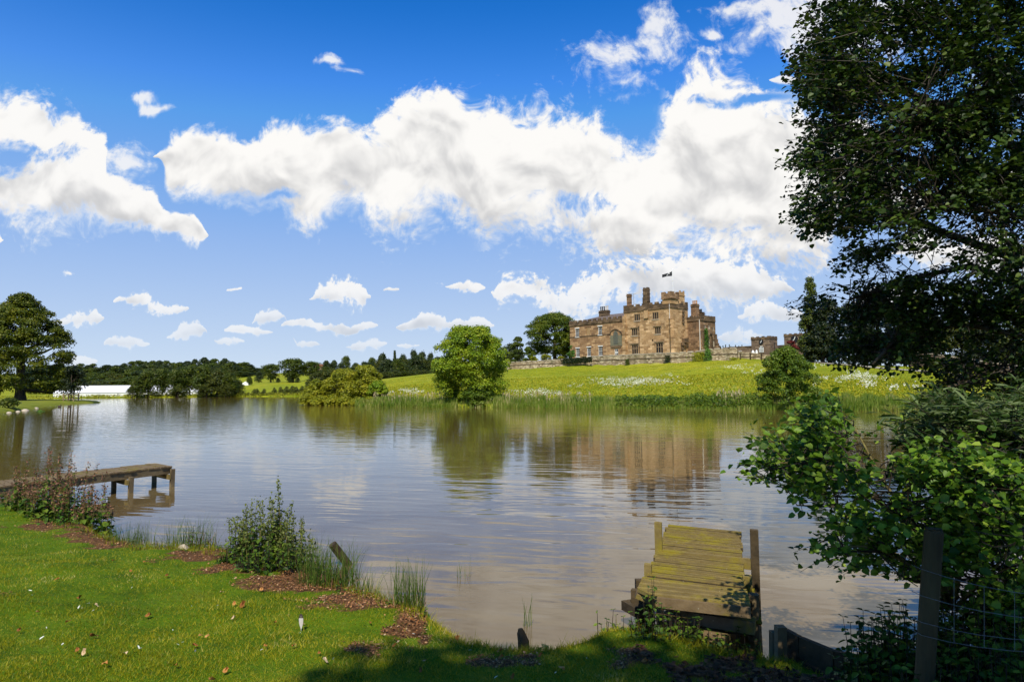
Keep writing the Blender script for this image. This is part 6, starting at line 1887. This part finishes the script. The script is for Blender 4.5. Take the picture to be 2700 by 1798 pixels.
def nettle(name, loc, n, hgt, spread, seed, label, cat='nettle', group=None, leaf=.075, mat='nettle', top=None, topfrac=.25, gap=.07):
    """a clump of upright stems with opposite drooping leaves"""
    r = np.random.default_rng(seed)
    o = thing(name, loc, label, cat, group); loc = np.array(loc, float)
    ms = MB(); C, A, N, Ls, Ws = [], [], [], [], []; TC = []
    for i in range(n):
        a = r.random() * 2 * math.pi; q = spread * math.sqrt(r.random())
        b = loc + [math.cos(a) * q, math.sin(a) * q * .7, -.06]; h = hgt * (r.uniform(.55, 1.0) if top is None else .5 + .55 * r.random() ** 2) * (1.05 - .4 * q / max(spread, .01))
        ln = np.array([math.cos(a) * q * .25 + r.normal() * .04, math.sin(a) * q * .25 + r.normal() * .04, 0]) * h
        tip = b + [0, 0, h] + ln; midp = b + [0, 0, h * .5] + ln * .3
        ms.tube([b, midp, tip], [.0055, .0045, .002], 4, cap=False)
        k = max(3, int(h / gap)); ph = r.random() * 3
        for j in range(k):
            t = .08 + .92 * j / (k - 1); P = lerp(b, midp, t * 2) if t < .5 else lerp(midp, tip, t * 2 - 1)
            sc = leaf * (1.15 - .75 * t) * r.uniform(.75, 1.2)
            if top is not None and t > 1 - topfrac:
                for _ in range(8): TC.append(P + r.normal(size=3) * [.02, .02, .026])
                sc *= .6
            for s in (0, math.pi):
                an = ph + j * math.pi / 2 + s + r.normal() * .25
                dirv = np.array([math.cos(an), math.sin(an), -.15 - .5 * r.random() + (.5 if t > .9 else 0)])
                C.append(P); A.append(dirv); N.append(np.array([math.cos(an) * .3, math.sin(an) * .3, 1]) + r.normal(size=3) * .25); Ls.append(sc * 1.25); Ws.append(sc * .78)
    V, Fc = tall_leaf(np.array(C), np.array(A), np.array(N), np.array(Ls), np.array(Ws)); SV, SF = ms.arrays(); SF = np.array(SF)
    fast('foliage', np.concatenate([V, SV]), np.concatenate([Fc, SF + len(V)]), [M[mat], M['twig'] if top is None else M['bark_lichen']], o, mi=[0] * len(Fc) + [1] * len(SF))
    if TC:
        TC = np.array(TC); V, Fc = leafcards(TC, r.normal(size=TC.shape), .036, r, .6); fast('blossom', V, Fc, M[top], o)
    return o


def rush(name, loc, n, hgt, spread, seed, label, group=None, mat='rush', wid=.006, lean=.35, cat='rush clump'):
    r = np.random.default_rng(seed); o = thing(name, loc, label, cat, group); loc = np.array(loc, float)
    a = r.random(n) * 2 * math.pi; q = spread * np.sqrt(r.random(n))
    b = loc + np.stack([np.cos(a) * q, np.sin(a) * q * .8, np.full(n, -.05)], -1)
    V, Fc = blades(b, hgt * r.uniform(.35, 1.0, n), np.full(n, wid), r, lean)
    fast('blades', V, Fc, M[mat], o)
    k = n // 4; b2 = loc + np.stack([np.cos(a[:k]) * q[:k], np.sin(a[:k]) * q[:k], np.full(k, -.02)], -1)
    V, Fc = blades(b2, hgt * r.uniform(.12, .4, k), np.full(k, wid * 1.3), r, .9); fast('dead_blades', V, Fc, M['seed'], o)
    return o


def gl(u, v, z=.2):
    p = onz(u, v, z); p[2] = max(Lz(p[0], p[1]), -.02); return p


# russet weeds beside the left jetty
for i, (u, v, n, h, sp_) in enumerate([(62, 1346, 26, 1.05, .42), (120, 1360, 30, 1.36, .40), (185, 1372, 34, 1.45, .42), (245, 1384, 22, 1.15, .34), (20, 1338, 18, .55, .35)]):
    nettle('weed_clump', gl(u, v), n, h, sp_, 300 + i, ['lower russet weed clump second from the left frame edge', 'russet topped tall weeds in front of the left jetty middle', 'tallest russet weed clump before the left jetty',
           'russet weeds at the right end of the clump by the left jetty', 'short green weeds at the left frame edge by the jetty landing'][i], 'weeds', 'russet weeds by the left jetty', .10, 'nettle', 'seed', .38 if i < 4 else .1)
nettle('weed_clump', gl(12, 1292), 16, .5, .4, 306, 'bright green leafy clump beyond the left jetty landing', 'weeds', None, .09, 'bright')
nettle('weed_clump', gl(150, 1385), 16, .32, .35, 307, 'bright low green leaves at the foot of the russet weeds', 'weeds', None, .08, 'bright')
rush('rush_clump', gl(345, 1425), 260, .46, .34, 310, 'rounded rush tussock with brown base right of the left jetty', 'rush clumps along the near shore')
rush('rush_clump', gl(285, 1405), 90, .36, .22, 311, 'small sparse rush tuft left of the rounded tussock', 'rush clumps along the near shore')
rush('rush_clump', gl(505, 1440), 230, .52, .36, 312, 'rush tussock between the rounded tussock and the tall nettles', 'rush clumps along the near shore')
nettle('nettle_clump', gl(525, 1442), 9, .5, .2, 313, 'small nettle growing in the middle rush tussock', 'nettle', None, .06)
nettle('nettle_clump', gl(412, 1446), 5, .28, .1, 314, 'tiny nettle sprig at the water between two rush tussocks', 'nettle', None, .05)
for i, (u, v, n, h, sp_, lab) in enumerate([(648, 1484, 30, .88, .24, 'left part of the tall nettle stand in the middle of the bank'), (690, 1492, 38, 1.06, .24, 'centre of the tall nettle stand'), (736, 1492, 30, 1.14, .20, 'tallest nettles with spiky pale tops in the bank stand'),
                                   (786, 1496, 28, .82, .22, 'right part of the tall nettle stand'), (700, 1522, 60, .46, .36, 'low leafy nettles in front of the tall stand'), (630, 1500, 34, .38, .26, 'low nettles at the left foot of the tall stand')]):
    nettle('nettle_clump', gl(u, v), n, h, sp_, 320 + i, lab, 'nettle', 'tall nettle stand on the bank', .08, 'nettle', 'nettle_top' if i < 4 else None, .3)
rush('rush_clump', gl(795, 1500), 160, .55, .3, 330, 'rushes mixed into the right side of the nettle stand', 'rush clumps along the near shore')
rush('rush_clump', gl(868, 1540), 420, .56, .34, 331, 'big dense rush clump right of the tall nettles', 'rush clumps along the near shore')
nettle('nettle_clump', gl(838, 1540), 10, .5, .16, 332, 'nettle sprig at the left of the big rush clump', 'nettle', None, .06)
rush('rush_clump', gl(960, 1556), 60, .38, .12, 333, 'thin upright rush tuft at the lawn corner', 'rush clumps along the near shore')
rush('rush_clump', gl(1075, 1610), 170, .56, .18, 334, 'tall thin rush clump at the tip of the lawn', 'rush clumps along the near shore', lean=.22)
nettle('weed_clump', gl(1090, 1614), 14, .16, .14, 335, 'little leafy weed at the base of the thin rush clump', 'weeds', None, .05, 'bright')
for i, (u, v, n, h, s) in enumerate([(1225, 1520, 9, .34, .1), (1392, 1650, 7, .42, .05), (1108, 1570, 6, .3, .08)]):
    p = onz(u, v, 0); p[2] = 0
    rush('water_reeds', p, n, h, s, 340 + i, ['sparse reed blades standing in open water', 'few upright reed blades in the shallows near the lawn stump', 'bent reed blades beside the thin rush clump'][i], 'thin reeds in the shallows', lean=.12, wid=.007, cat='reeds')
nettle('dock_plant', gl(1432, 1700), 5, .17, .05, 350, 'bright single dock seedling at the water edge', 'dock', None, .10, 'sapling')
# low weeds and rough grass scattered through the bank strip
for i in range(110):
    t = i / 109.0; u = 150 + 960 * t + rng.uniform(-12, 12); v = np.interp(u, [p[0] for p in SH_PX], [p[1] for p in SH_PX]) + rng.uniform(3, 44)
    p = gl(u, v)
    if i % 3: rush('grass_tuft', p, 46, rng.uniform(.10, .22), rng.uniform(.06, .14), 700 + i, 'small rough grass tuft growing in the leaf strewn bank edge', 'grass tufts along the bank edge', 'lawn', .005, .5, 'grass tuft')
    else: nettle('bank_weed', p, 9, rng.uniform(.10, .2), .12, 700 + i, 'small leafy weed growing in the leaf strewn bank edge', 'weed', 'weeds along the bank edge', .055, 'nettle' if i % 2 else 'bright')
# by the mossy jetty
for i, (u, v, n, h, sp_, z, lab) in enumerate([(1598, 1652, 7, .36, .10, .2, 'single nettle at the left of the jetty foot'), (1634, 1640, 20, .26, .18, .2, 'bushy low nettles left of the jetty foot'), (1722, 1668, 10, .66, .10, .2, 'tall nettle stem in front of the jetty boards'),
                                       (1740, 1672, 60, .34, .34, .2, 'dark nettle thicket under the broken jetty boards'), (1830, 1690, 34, .22, .3, .2, 'low nettles below the lowest jetty board'), (1952, 1672, 20, .40, .2, .2, 'nettles at the right corner of the jetty end'),
                                       (2005, 1715, 14, .36, .13, .2, 'dark nettle between jetty and board edging'), (1905, 1720, 8, .16, .09, .2, 'small pale nettle seedling on the litter')]):
    nettle('nettle_clump', gl(u, v, z), n, h, sp_, 360 + i, lab, 'nettle', None, .062)
for i, (u, v, y, n, h, sp_, lab) in enumerate([(2228, 1730, 4.75, 8, .74, .12, 'single tall nettle left of the dark nettle bank'), (2290, 1730, 4.8, 20, .92, .22, 'tall nettle group behind the board edging'), (2350, 1745, 4.7, 26, .78, .3, 'dark nettles left of the stout fence post'),
                                       (2420, 1760, 4.5, 30, .72, .3, 'nettles around the foot of the stout fence post'), (2520, 1770, 4.3, 34, .70, .36, 'nettles just right of the stout fence post'), (2620, 1770, 4.1, 34, .80, .36, 'nettles behind the wire netting'),
                                       (2700, 1770, 3.9, 28, .78, .36, 'nettles at the right frame edge'), (2330, 1790, 4.05, 40, .36, .5, 'low dark nettles in the bottom corner left of the post'), (2480, 1795, 3.8, 44, .42, .5, 'low dark nettles at the bottom under the post'),
                                       (2640, 1798, 3.6, 44, .46, .5, 'low dark nettles in the bottom right corner'), (2205, 1775, 4.5, 26, .26, .36, 'low nettles on the bank just behind the boards'),
                                       (2500, 1690, 5.0, 34, 1.02, .34, 'tall nettles close behind the stout fence post'), (2590, 1690, 4.9, 34, 1.1, .34, 'tall nettles under the right part of the alder bush'), (2680, 1690, 4.7, 34, 1.1, .36, 'tall nettles under the willow bush at the right edge'), (2390, 1690, 5.1, 26, .9, .28, 'tall dark nettles left behind the stout post'), (2310, 1700, 4.3, 34, .5, .36, 'mid height nettles left of the post foot'), (2560, 1750, 4.0, 40, .62, .4, 'nettles in front of the wire netting'),
                                       (2385, 1730, 3.85, 36, .62, .26, 'dark nettles half hiding the stout fence post from the left'), (2440, 1740, 3.8, 34, .54, .26, 'nettles just before the foot of the stout fence post'), (2300, 1700, 4.6, 40, .80, .34, 'leafy nettles between the board edging and the post'),
                                       (2545, 1690, 4.6, 44, 1.05, .36, 'tall leafy nettles right behind the wire netting'), (2640, 1690, 4.4, 44, 1.1, .36, 'tallest nettles in the bottom right behind the netting'), (2700, 1700, 3.8, 40, .9, .3, 'tall nettles against the right frame edge'), (2255, 1735, 4.7, 30, .5, .3, 'low leafy nettles on the far side of the board edging')]):
    x = (u - 1350) / 1800 * y; nettle('nettle_clump', [x, y, Lz(x, y)], n, h, sp_, 380 + i, lab, 'nettle', 'nettle bank under the alder bush', .085)

# ------------------------------------------------------------------ lawn grass, litter, fallen leaves
r_ = np.random.default_rng(77)
def lawn_samples(n, y0, y1):
    y = 1 / (1 / y0 + (1 / y1 - 1 / y0) * r_.random(n)); x = r_.uniform(-1.05, .80, n) * y
    P = np.stack([x, y], -1); s = shore_sd(P); k = s > 0.02
    return P[k], s[k]
P, s = lawn_samples(600000, 2.3, 16.0)
dm = dirt(P); u_ = 1350 + 1800 * P[:, 0] / P[:, 1]
k = (r_.random(len(P)) > dm * .80 + .12 * (dm > .7)) & ~((u_ > 2080) & (r_.random(len(P)) < .9))
P, s = P[k], s[k]
tuft = fbm(np.concatenate([P * 2.6, np.zeros((len(P), 1))], 1), 61)
hh = r_.uniform(.014, .034, len(P)) * (.30 + 1.4 * tuft) * np.where(s < .25, 1.9, 1.0)
hh = np.where(r_.random(len(P)) < .012, hh * 2.3, hh)
B = np.concatenate([P, (L(P) - .006)[:, None]], 1)
a = r_.random(len(P)) * 2 * math.pi; w_ = (r_.uniform(.0032, .006, len(P)) * (1 + P[:, 1] * .05))[:, None]
sd_ = np.stack([np.cos(a), np.sin(a), 0 * a], -1) * w_ * .5
ln = r_.normal(size=(len(P), 3)) * hh[:, None] * .62; ln[:, 2] = 0
tip = B + ln + np.stack([0 * hh, 0 * hh, hh], -1)
V = np.stack([B - sd_, B + sd_, tip], 1).reshape(-1, 3)
tag(fast('lawn_grass', V, np.arange(len(V)).reshape(-1, 3), M['lawn']), 'short mown green grass of the near lawn', 'grass', kind='stuff')


def flakes(P, z, size, r, asp=.62):
    N = np.array([0, 0, 1.0]) + r.normal(size=(len(P), 3)) * .28
    C = np.concatenate([P, z[:, None]], 1); return leafcards(C, N, size, r, asp)


def litter(n, y0, y1, lim, sel):
    P, s = lawn_samples(n, y0, y1); dm = dirt(P); u = 1350 + 1800 * P[:, 0] / P[:, 1]
    k = (dm > lim) & (r_.random(len(P)) < dm * .7) & sel(u); return P[k]
Q = litter(300000, 3.1, 14, .12, lambda u: u < 1650)
V, Fc = flakes(Q, L(Q) + .008 + r_.random(len(Q)) * .02, .024, r_)
tag(fast('leaf_litter', V, Fc, M['deadleaf']), 'brown leaf litter lying along the bare bank', 'leaf litter', kind='stuff')
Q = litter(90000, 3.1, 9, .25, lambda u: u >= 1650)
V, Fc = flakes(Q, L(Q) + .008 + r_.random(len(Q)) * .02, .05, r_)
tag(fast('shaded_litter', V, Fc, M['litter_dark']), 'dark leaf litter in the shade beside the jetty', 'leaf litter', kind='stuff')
fallen = [(205, 1712, 1), (222, 1718, 1), (248, 1675, 1.3), (390, 1622, 1.2), (330, 1721, 1), (463, 1752, 1), (180, 1637, .8), (212, 1573, 1.4), (255, 1595, .9), (615, 1628, .9), (690, 1553, 1.3), (640, 1593, 1.5), (618, 1590, 1), (585, 1560, .9), (858, 1740, 1.1), (842, 1720, .8), (595, 1766, 1),
          (700, 1701, .9), (530, 1674, .8), (546, 1676, .7), (276, 1748, 1.0), (440, 1516, 1.1), (150, 1526, .8), (345, 1504, .9), (515, 1700, .9), (560, 1790, 1.1), (975, 1640, .9), (1318, 1714, 1.2), (1322, 1730, 1.1), (1425, 1726, .9), (1205, 1680, 1.2), (1085, 1632, .9), (1040, 1700, .8), (1110, 1765, .9), (1480, 1760, 1.1), (1700, 1742, 1.3), (1352, 1782, .9),
          (100, 1612, .7), (50, 1660, .8), (725, 1640, .8), (775, 1700, .8), (380, 1480, .8), (300, 1476, .8)]
me0 = None
for i, (u, v, s) in enumerate(fallen):
    p = onz(u, v, .55); p = at(u, v, p[1])
    for _ in range(6):
        d = ray(u, v); z = Lz(p[0], p[1]) + .03; p = onz(u, v, z)
    if me0 is None:
        m = MB(); kk = 7
        pr = [(-.5, 0), (-.34, .2), (-.1, .3), (.12, .18), (.3, .24), (.5, .0), (.3, -.2), (.1, -.16), (-.1, -.3), (-.34, -.2)]
        Vv = [(x * .075, y * .075, .012 * math.sin(x * 6) + abs(y) * .03) for x, y in pr] + [(-.25 * .075, 0, 0), (.25 * .075, 0, -.002)]
        m.add(Vv, [(0, 10, 2, 1), (10, 11, 3, 2), (11, 5, 4, 3), (0, 9, 8, 10), (10, 8, 7, 11), (11, 7, 6, 5)])
        o = build('fallen_leaf', m, M['fallen'], None, origin=(0, 0, 0)); me0 = o
    else:
        o = me0.copy(); col.objects.link(o)
    o.location = Vector([float(q) for q in p]); o.rotation_euler = (rng.normal() * .3 + .2, rng.normal() * .3, rng.uniform(0, 6.28)); o.scale = (s * .72, s * .72, s)
    tag(o, 'dry orange brown leaf lying on the mown lawn', 'leaf', 'fallen leaves on the lawn')
white0 = None
for i, (u, v) in enumerate([(110, 1681), (232, 1590), (80, 1556), (85, 1568), (208, 1600), (217, 1602), (122, 1654), (365, 1705), (370, 1708), (468, 1698), (482, 1692), (515, 1715), (690, 1712), (790, 1668), (245, 1609), (348, 1548), (505, 1597), (575, 1595), (1240, 1713), (1308, 1784), (1465, 1772), (1548, 1733), (880, 1735), (455, 1660), (165, 1697), (1090, 1670)]):
    p = onz(u, v, .6)
    for _ in range(5): p = onz(u, v, Lz(p[0], p[1]) + .035)
    if white0 is None:
        m = MB(); m.add([(-.03, 0, 0), (-.01, .012, .006), (.025, .006, .01), (.032, 0, .004), (.022, -.008, .008), (-.012, -.01, .004)], [(0, 1, 2, 3), (0, 3, 4, 5)])
        o = build('down_feather', m, M['petal'], None, origin=(0, 0, 0)); white0 = o
    else: o = white0.copy(); col.objects.link(o)
    s = rng.uniform(.3, .62); o.location = Vector([float(q) for q in p]); o.rotation_euler = (rng.normal() * .4, rng.normal() * .4, rng.uniform(0, 6.28)); o.scale = (s, s, s)
    tag(o, 'small white fluffy feather caught in the lawn grass', 'feather', 'white down feathers on the lawn')
p = onz(794, 1660, .5)
for _ in range(5): p = onz(794, 1660, Lz(p[0], p[1]) + .01)
fe_ = thing('feather', p, 'large grey and white goose feather standing upright in the lawn', 'feather')
m = MB(); k = [(0, -.002), (.03, .008), (.06, .015), (.10, .017), (.125, .012), (.14, 0)]
Vl = [p + [-w - .002, -.002 * i, z] for i, (z, w) in enumerate(k)] + [p + [w + .002, -.002 * i, z] for i, (z, w) in enumerate(k)]
m.add(Vl, [(i, i + 6, i + 7, i + 1) for i in range(3)]); build('vane', m, M['feather'], fe_)
m = MB(); m.add(Vl, [(i, i + 6, i + 7, i + 1) for i in (3, 4)]); build('dark_tip', m, M['feather_dark'], fe_)
m = MB(); m.tube([p - [0, 0, .01], p + [0, -.008, .12]], [.0018, .0008], 4); build('quill', m, M['white'], fe_)
p = gl(478, 1447, .25); m = MB(); m.add([p + [-.11, -.02, 0], p + [.10, -.04, 0], p + [.08, .08, 0], p + [-.05, .08, 0], p + [.03, .02, .065], p + [-.03, .03, .05]], [(0, 1, 4, 5), (1, 2, 4), (2, 3, 5, 4), (3, 0, 5)])
tag(build('bank_stone', m, M['coping'], None, origin=p), 'pale wedge shaped stone on the bare bank', 'stone')

# ------------------------------------------------------------------ alder and saplings on the right
def pip(u, v, poly): return inpoly(np.stack([u, v], -1), poly)


def spray_tree(o, poly, y0, y1, nspray, seed, limbs_, leafmat, twigmat, leaf=.07, per=13, gapn=(90., 45.), thr=.42, out=(-1, -.35, -.1), round_=1.0, barkmat='bark', dens=None, tw=.42, asp=.86, ymin=None):
    """boughs given as polylines; leafy sprays fill the crown's volume around them"""
    r = np.random.default_rng(seed); poly = np.array(poly, float)
    lo, hi = poly.min(0), poly.max(0); U, Vv = [], []
    while len(U) < nspray:
        u = r.uniform(lo[0], hi[0], nspray); v = r.uniform(lo[1], hi[1], nspray)
        n_ = fbm(np.stack([u / gapn[0], v / gapn[1] + u / gapn[0] * .35, 0 * u], -1), seed)
        k = pip(u, v, poly) & (n_ > thr + .12 * r.normal(size=nspray))
        if dens is not None: k &= r.random(nspray) < dens(u, v)
        U += u[k].tolist(); Vv += v[k].tolist()
    U = np.array(U[:nspray]); Vv = np.array(Vv[:nspray])
    Y = r.uniform(y0, y1, nspray)
    if ymin is not None: Y = np.maximum(Y, ymin(U, Vv)) + r.random(nspray) * .4
    C = at(U, Vv, Y)
    mb = MB(); nodes = []
    for pts, rad in limbs_:
        q = [at(u, v, y) for u, v, y in pts]; mb.tube(q, np.linspace(rad, rad * .25, len(q)), 7)
        for a, b in zip(q[:-1], q[1:]):
            for t in np.linspace(0, 1, 6): nodes.append(lerp(a, b, t))
    nodes = np.array(nodes); twm = MB()
    Cs, As, Ns, Ls = [], [], [], []
    outv = np.array(out, float)
    for i in range(nspray):
        c = C[i]; dist = np.linalg.norm(nodes - c, axis=1); j = int(np.argmin(dist)); b = nodes[j]
        dr = nrm(nrm(c - b) * .7 + nrm(outv) * .8 + r.normal(size=3) * .35); ln_ = tw * r.uniform(.6, 1.3)
        tip = c + dr * ln_ * .5 + [0, 0, -.06 * ln_]; st = c - dr * ln_ * .5
        if dist[j] < 1.0 and i % 3 == 0:
            b = nodes[r.choice(np.argsort(dist)[:5])]; twm.tube([b, lerp(b, st, .35) + r.normal(size=3) * .06, lerp(b, st, .7) + r.normal(size=3) * .05, st], [.008, .006, .005, .0035], 3, cap=False)
        twm.tube([st, tip], [.004, .0015], 3, cap=False)
        k = max(4, int(per * r.uniform(.6, 1.3)))
        t = r.random(k); P = st + (tip - st) * t[:, None] + r.normal(size=(k, 3)) * .03
        sd_ = nrm(np.cross(dr, [0, 0, 1])); an = r.choice([-1, 1], k)
        A = dr * .5 + sd_ * an[:, None] * .9 + r.normal(size=(k, 3)) * .35 + [0, 0, -.15]
        Cs.append(P); As.append(A); Ns.append(np.array([0, -.35, 1.0]) + r.normal(size=(k, 3)) * .5); Ls.append(leaf * r.uniform(.55, 1.25, k))
    Cs = np.concatenate(Cs); As = np.concatenate(As); Ns = np.concatenate(Ns); Ls = np.concatenate(Ls)
    V, Fc = tall_leaf(Cs, As, Ns, Ls, Ls * asp, .2)
    build('boughs', mb, M[barkmat], o, True); build('twigs', twm, M[twigmat], o); fast('leaves', V, Fc, M[leafmat], o)
    return o


ALD = [(2190, -120), (2194, 0), (2130, 45), (2118, 90), (2105, 170), (2095, 200), (2128, 240), (2120, 262), (2150, 290), (2090, 330), (2084, 350), (2130, 380), (2085, 425), (2082, 455), (2112, 470), (2118, 520), (2108, 560), (2120, 590), (2168, 618), (2235, 580), (2200, 636), (2215, 655), (2205, 690), (2200, 745),
       (2160, 775), (2108, 797), (2122, 828), (2170, 812), (2200, 850), (2205, 905), (2240, 955), (2330, 950), (2420, 945), (2470, 985), (2480, 1060), (2560, 1090), (2700, 1060), (2900, 1000), (2950, 400), (2950, -500), (2300, -500)]
al = thing('alder_tree', [8.2, 9.0, Lz(8.2, 9.0)], 'big dark alder crown overhanging the right side of the water', 'tree')
LB = [([(3060, 1330, 9.0), (3040, 1000, 9.0), (3020, 700, 9.0), (2990, 300, 9.2), (2960, -200, 9.4)], .26),
      ([(3030, 860, 9), (2700, 690, 8.6), (2480, 610, 8.2), (2320, 540, 7.8), (2180, 470, 7.4)], .07), ([(3030, 930, 9), (2720, 765, 8.6), (2560, 700, 8.3), (2400, 735, 8), (2240, 790, 7.6)], .06),
      ([(3020, 640, 9), (2620, 350, 8.4), (2320, 210, 7.8), (2150, 130, 7.3)], .08), ([(3000, 400, 9.1), (2620, 190, 8.8), (2420, 60, 8.4), (2240, -60, 8.0)], .07), ([(3020, 560, 9), (2560, 470, 8), (2340, 400, 7.4), (2160, 360, 6.9)], .06),
      ([(3040, 1010, 9), (2720, 890, 8.4), (2520, 850, 7.9), (2360, 900, 7.4), (2300, 960, 7.1)], .05), ([(3000, 250, 9.2), (2700, 60, 9), (2500, -200, 8.8)], .07), ([(2990, 120, 9.2), (2750, 260, 7.6), (2560, 300, 6.6), (2380, 330, 6.0)], .06), ([(3030, 800, 9), (2800, 600, 7.4), (2640, 560, 6.6), (2450, 540, 6.1)], .05),
      ([(3040, 1080, 9), (2800, 1000, 8), (2620, 990, 7.4), (2500, 1020, 6.9)], .05)]
def alder_dens(u, v):
    d = np.ones(len(u)); d = np.where((u > 2420) & (v > 540) & (v < 740), .38, d); d = np.where((u > 2330) & (u < 2430) & (v > 600) & (v < 700), .5, d)
    d = np.where((u < 2480), d * .8, d); d = np.where(u > 2720, .25, d); d = np.where(v < -60, .4, d); d = np.where((v > 780) & (v < 950) & (u > 2250), .55, d); return d
spray_tree(al, ALD, 5.6, 9.4, 5200, 401, LB, 'alder', 'twig', .054, 17, (105., 50.), .48, dens=alder_dens, ymin=lambda u, v: np.where(u < 2330, np.interp(v, [480, 720], [5.0, 7.7]), np.interp(v, [560, 800], [5.0, 7.0])))
# alder bush of many lichened stems
SAP = [(1968, 1248), (1985, 1232), (2005, 1190), (2000, 1150), (2070, 1135), (2110, 1110), (2150, 1080), (2180, 1060), (2255, 1085), (2300, 1110), (2330, 1120), (2322, 1150), (2260, 1165), (2300, 1210), (2360, 1190), (2420, 1170), (2480, 1180), (2560, 1150), (2720, 1180), (2760, 1600), (2640, 1640), (2560, 1600), (2480, 1520), (2330, 1500), (2240, 1490), (2150, 1480), (2130, 1430), (2200, 1400), (2170, 1330), (2140, 1300), (2080, 1285), (2010, 1262)]
sp0 = [2460, 1560, 4.95]
sb = thing('alder_sapling', at(*sp0), 'sunlit leafy alder bush leaning over the water behind the fence post', 'bush')
SL = [([(2500, 1600, 5.0), (2480, 1500, 5.0), (2400, 1370, 5.1), (2330, 1270, 5.2), (2250, 1120, 5.3)], .022), ([(2500, 1600, 5.0), (2470, 1480, 4.9), (2420, 1410, 4.8), (2300, 1310, 4.6), (2160, 1220, 4.5), (2020, 1220, 4.4)], .018), ([(2505, 1600, 5.05), (2500, 1480, 5.2), (2440, 1350, 5.4), (2360, 1250, 5.6)], .018),
      ([(2510, 1600, 5.0), (2540, 1470, 4.8), (2580, 1340, 4.7), (2640, 1250, 4.6)], .02), ([(2490, 1600, 4.95), (2420, 1500, 4.7), (2300, 1440, 4.5), (2180, 1440, 4.4)], .014), ([(2480, 1590, 5.0), (2390, 1480, 5.2), (2250, 1380, 5.4), (2150, 1270, 5.5)], .014), ([(2520, 1600, 5.0), (2620, 1500, 4.6), (2700, 1400, 4.4)], .016), ([(2490, 1600, 5.0), (2460, 1400, 5.3), (2480, 1280, 5.5), (2540, 1190, 5.6)], .014)]
def sap_dens(u, v):
    d = np.ones(len(u)); d = np.where((u > 2500) & (u < 2560) & (v > 1480), .2, d); d = np.where((u > 2230) & (u < 2400) & (v > 1400), .5, d)
    d = np.where((u > 2180) & (u < 2300) & (v > 1420), .3, d); d = np.where((u > 2235) & (u < 2420) & (v > 1135) & (v < 1225), .06, d)
    d = np.where((u < 2260) & (v > 1270) & (v < 1340), .35, d); d = np.where(u > 2480, d * 1.3, d); return d
spray_tree(sb, SAP, 4.2, 5.8, 760, 402, SL, 'sapling', 'twig', .052, 14, (90., 60.), .47, out=(-.6, -.3, .3), barkmat='bark_lichen', dens=sap_dens, tw=.32, asp=.9)
# narrow-leaved willow at the right edge
OS = [(2380, 1170), (2420, 1100), (2440, 1060), (2500, 1050), (2600, 1080), (2720, 1040), (2760, 1400), (2600, 1420), (2520, 1340), (2460, 1260), (2400, 1240)]
ow = thing('osier_bush', at(2620, 1560, 5.6), 'narrow leaved willow bush at the right edge above the alder bush', 'bush')
OL = [([(2640, 1600, 5.6), (2600, 1400, 5.6), (2520, 1250, 5.7), (2430, 1120, 5.8)], .015), ([(2650, 1600, 5.6), (2660, 1350, 5.4), (2640, 1200, 5.3), (2600, 1080, 5.2)], .015), ([(2660, 1600, 5.6), (2720, 1400, 5.2), (2700, 1220, 5.0), (2690, 1110, 4.9)], .014)]
spray_tree(ow, OS, 4.7, 6.4, 520, 403, OL, 'osier', 'twig', .105, 18, (110., 90.), .36, out=(-.5, -.2, .5), dens=None, tw=.4, asp=.2)

# unseen alder leaf masses above and nearer than the picture, shaped to shade its crown, and alders behind the viewer: their shade falls on the crown and the near lawn
def clump_crown(o, name, cl, n, leaf, seed, mat='alder'):
    r = np.random.default_rng(seed); P, N = crown_points(cl, n, r, .3); V, Fc = leafcards(P, N, leaf, r, .7); return fast(name, V, Fc, M[mat], o)


r_ = np.random.default_rng(88)
CLU = []
while len(CLU) < 70:
    q = r_.uniform(-1, 1, 3)
    if q @ q < 1: CLU.append((6.6 + q[0] * 4.6, 5.9 + q[1] * 2.4, 10.9 + q[2] * 2.4, r_.uniform(.9, 1.3), .8))
while len(CLU) < 92:
    q = r_.uniform(-1, 1, 3)
    if q @ q < 1: CLU.append((7.2 + q[0] * 3.0, 3.5 + q[1] * 1.0, 8.0 + q[2] * 1.2, r_.uniform(.6, .9), .6))
clump_crown(al, 'unseen_shade_crown', CLU, 70000, .26, 501)
def bare_tree(name, loc, cl, n, leaf, seed, label):
    o = thing(name, loc, label, 'tree'); clump_crown(o, 'crown', cl, n, leaf, seed); top = np.array(cl)[:, :3].mean(0); m = MB()
    m.tube([np.array(loc) - [0, 0, .5], lerp(np.array(loc), top, .5), top], [.3, .22, .08], 8)
    for c in cl[::4]: m.tube([lerp(np.array(loc), top, .6), np.array(c[:3])], [.09, .03], 5)
    build('trunk', m, M['bark'], o, True); return o
CLB = []
for i in range(100):
    x = r_.uniform(-2.3, 7.5); km = 5.8 if x < -1.7 else (6.9 if x < .6 else 5.7)
    yy = -6.4 + r_.uniform(-.6, .6); CLB.append((x, yy, r_.uniform(1.2, km) - 1.19 * yy, r_.uniform(.75, 1.15), .75))
bare_tree('shading_alder', [2.5, -6.8, .6], CLB, 36000, .26, 502, 'spreading alder behind the viewer whose shade crosses the near lawn')
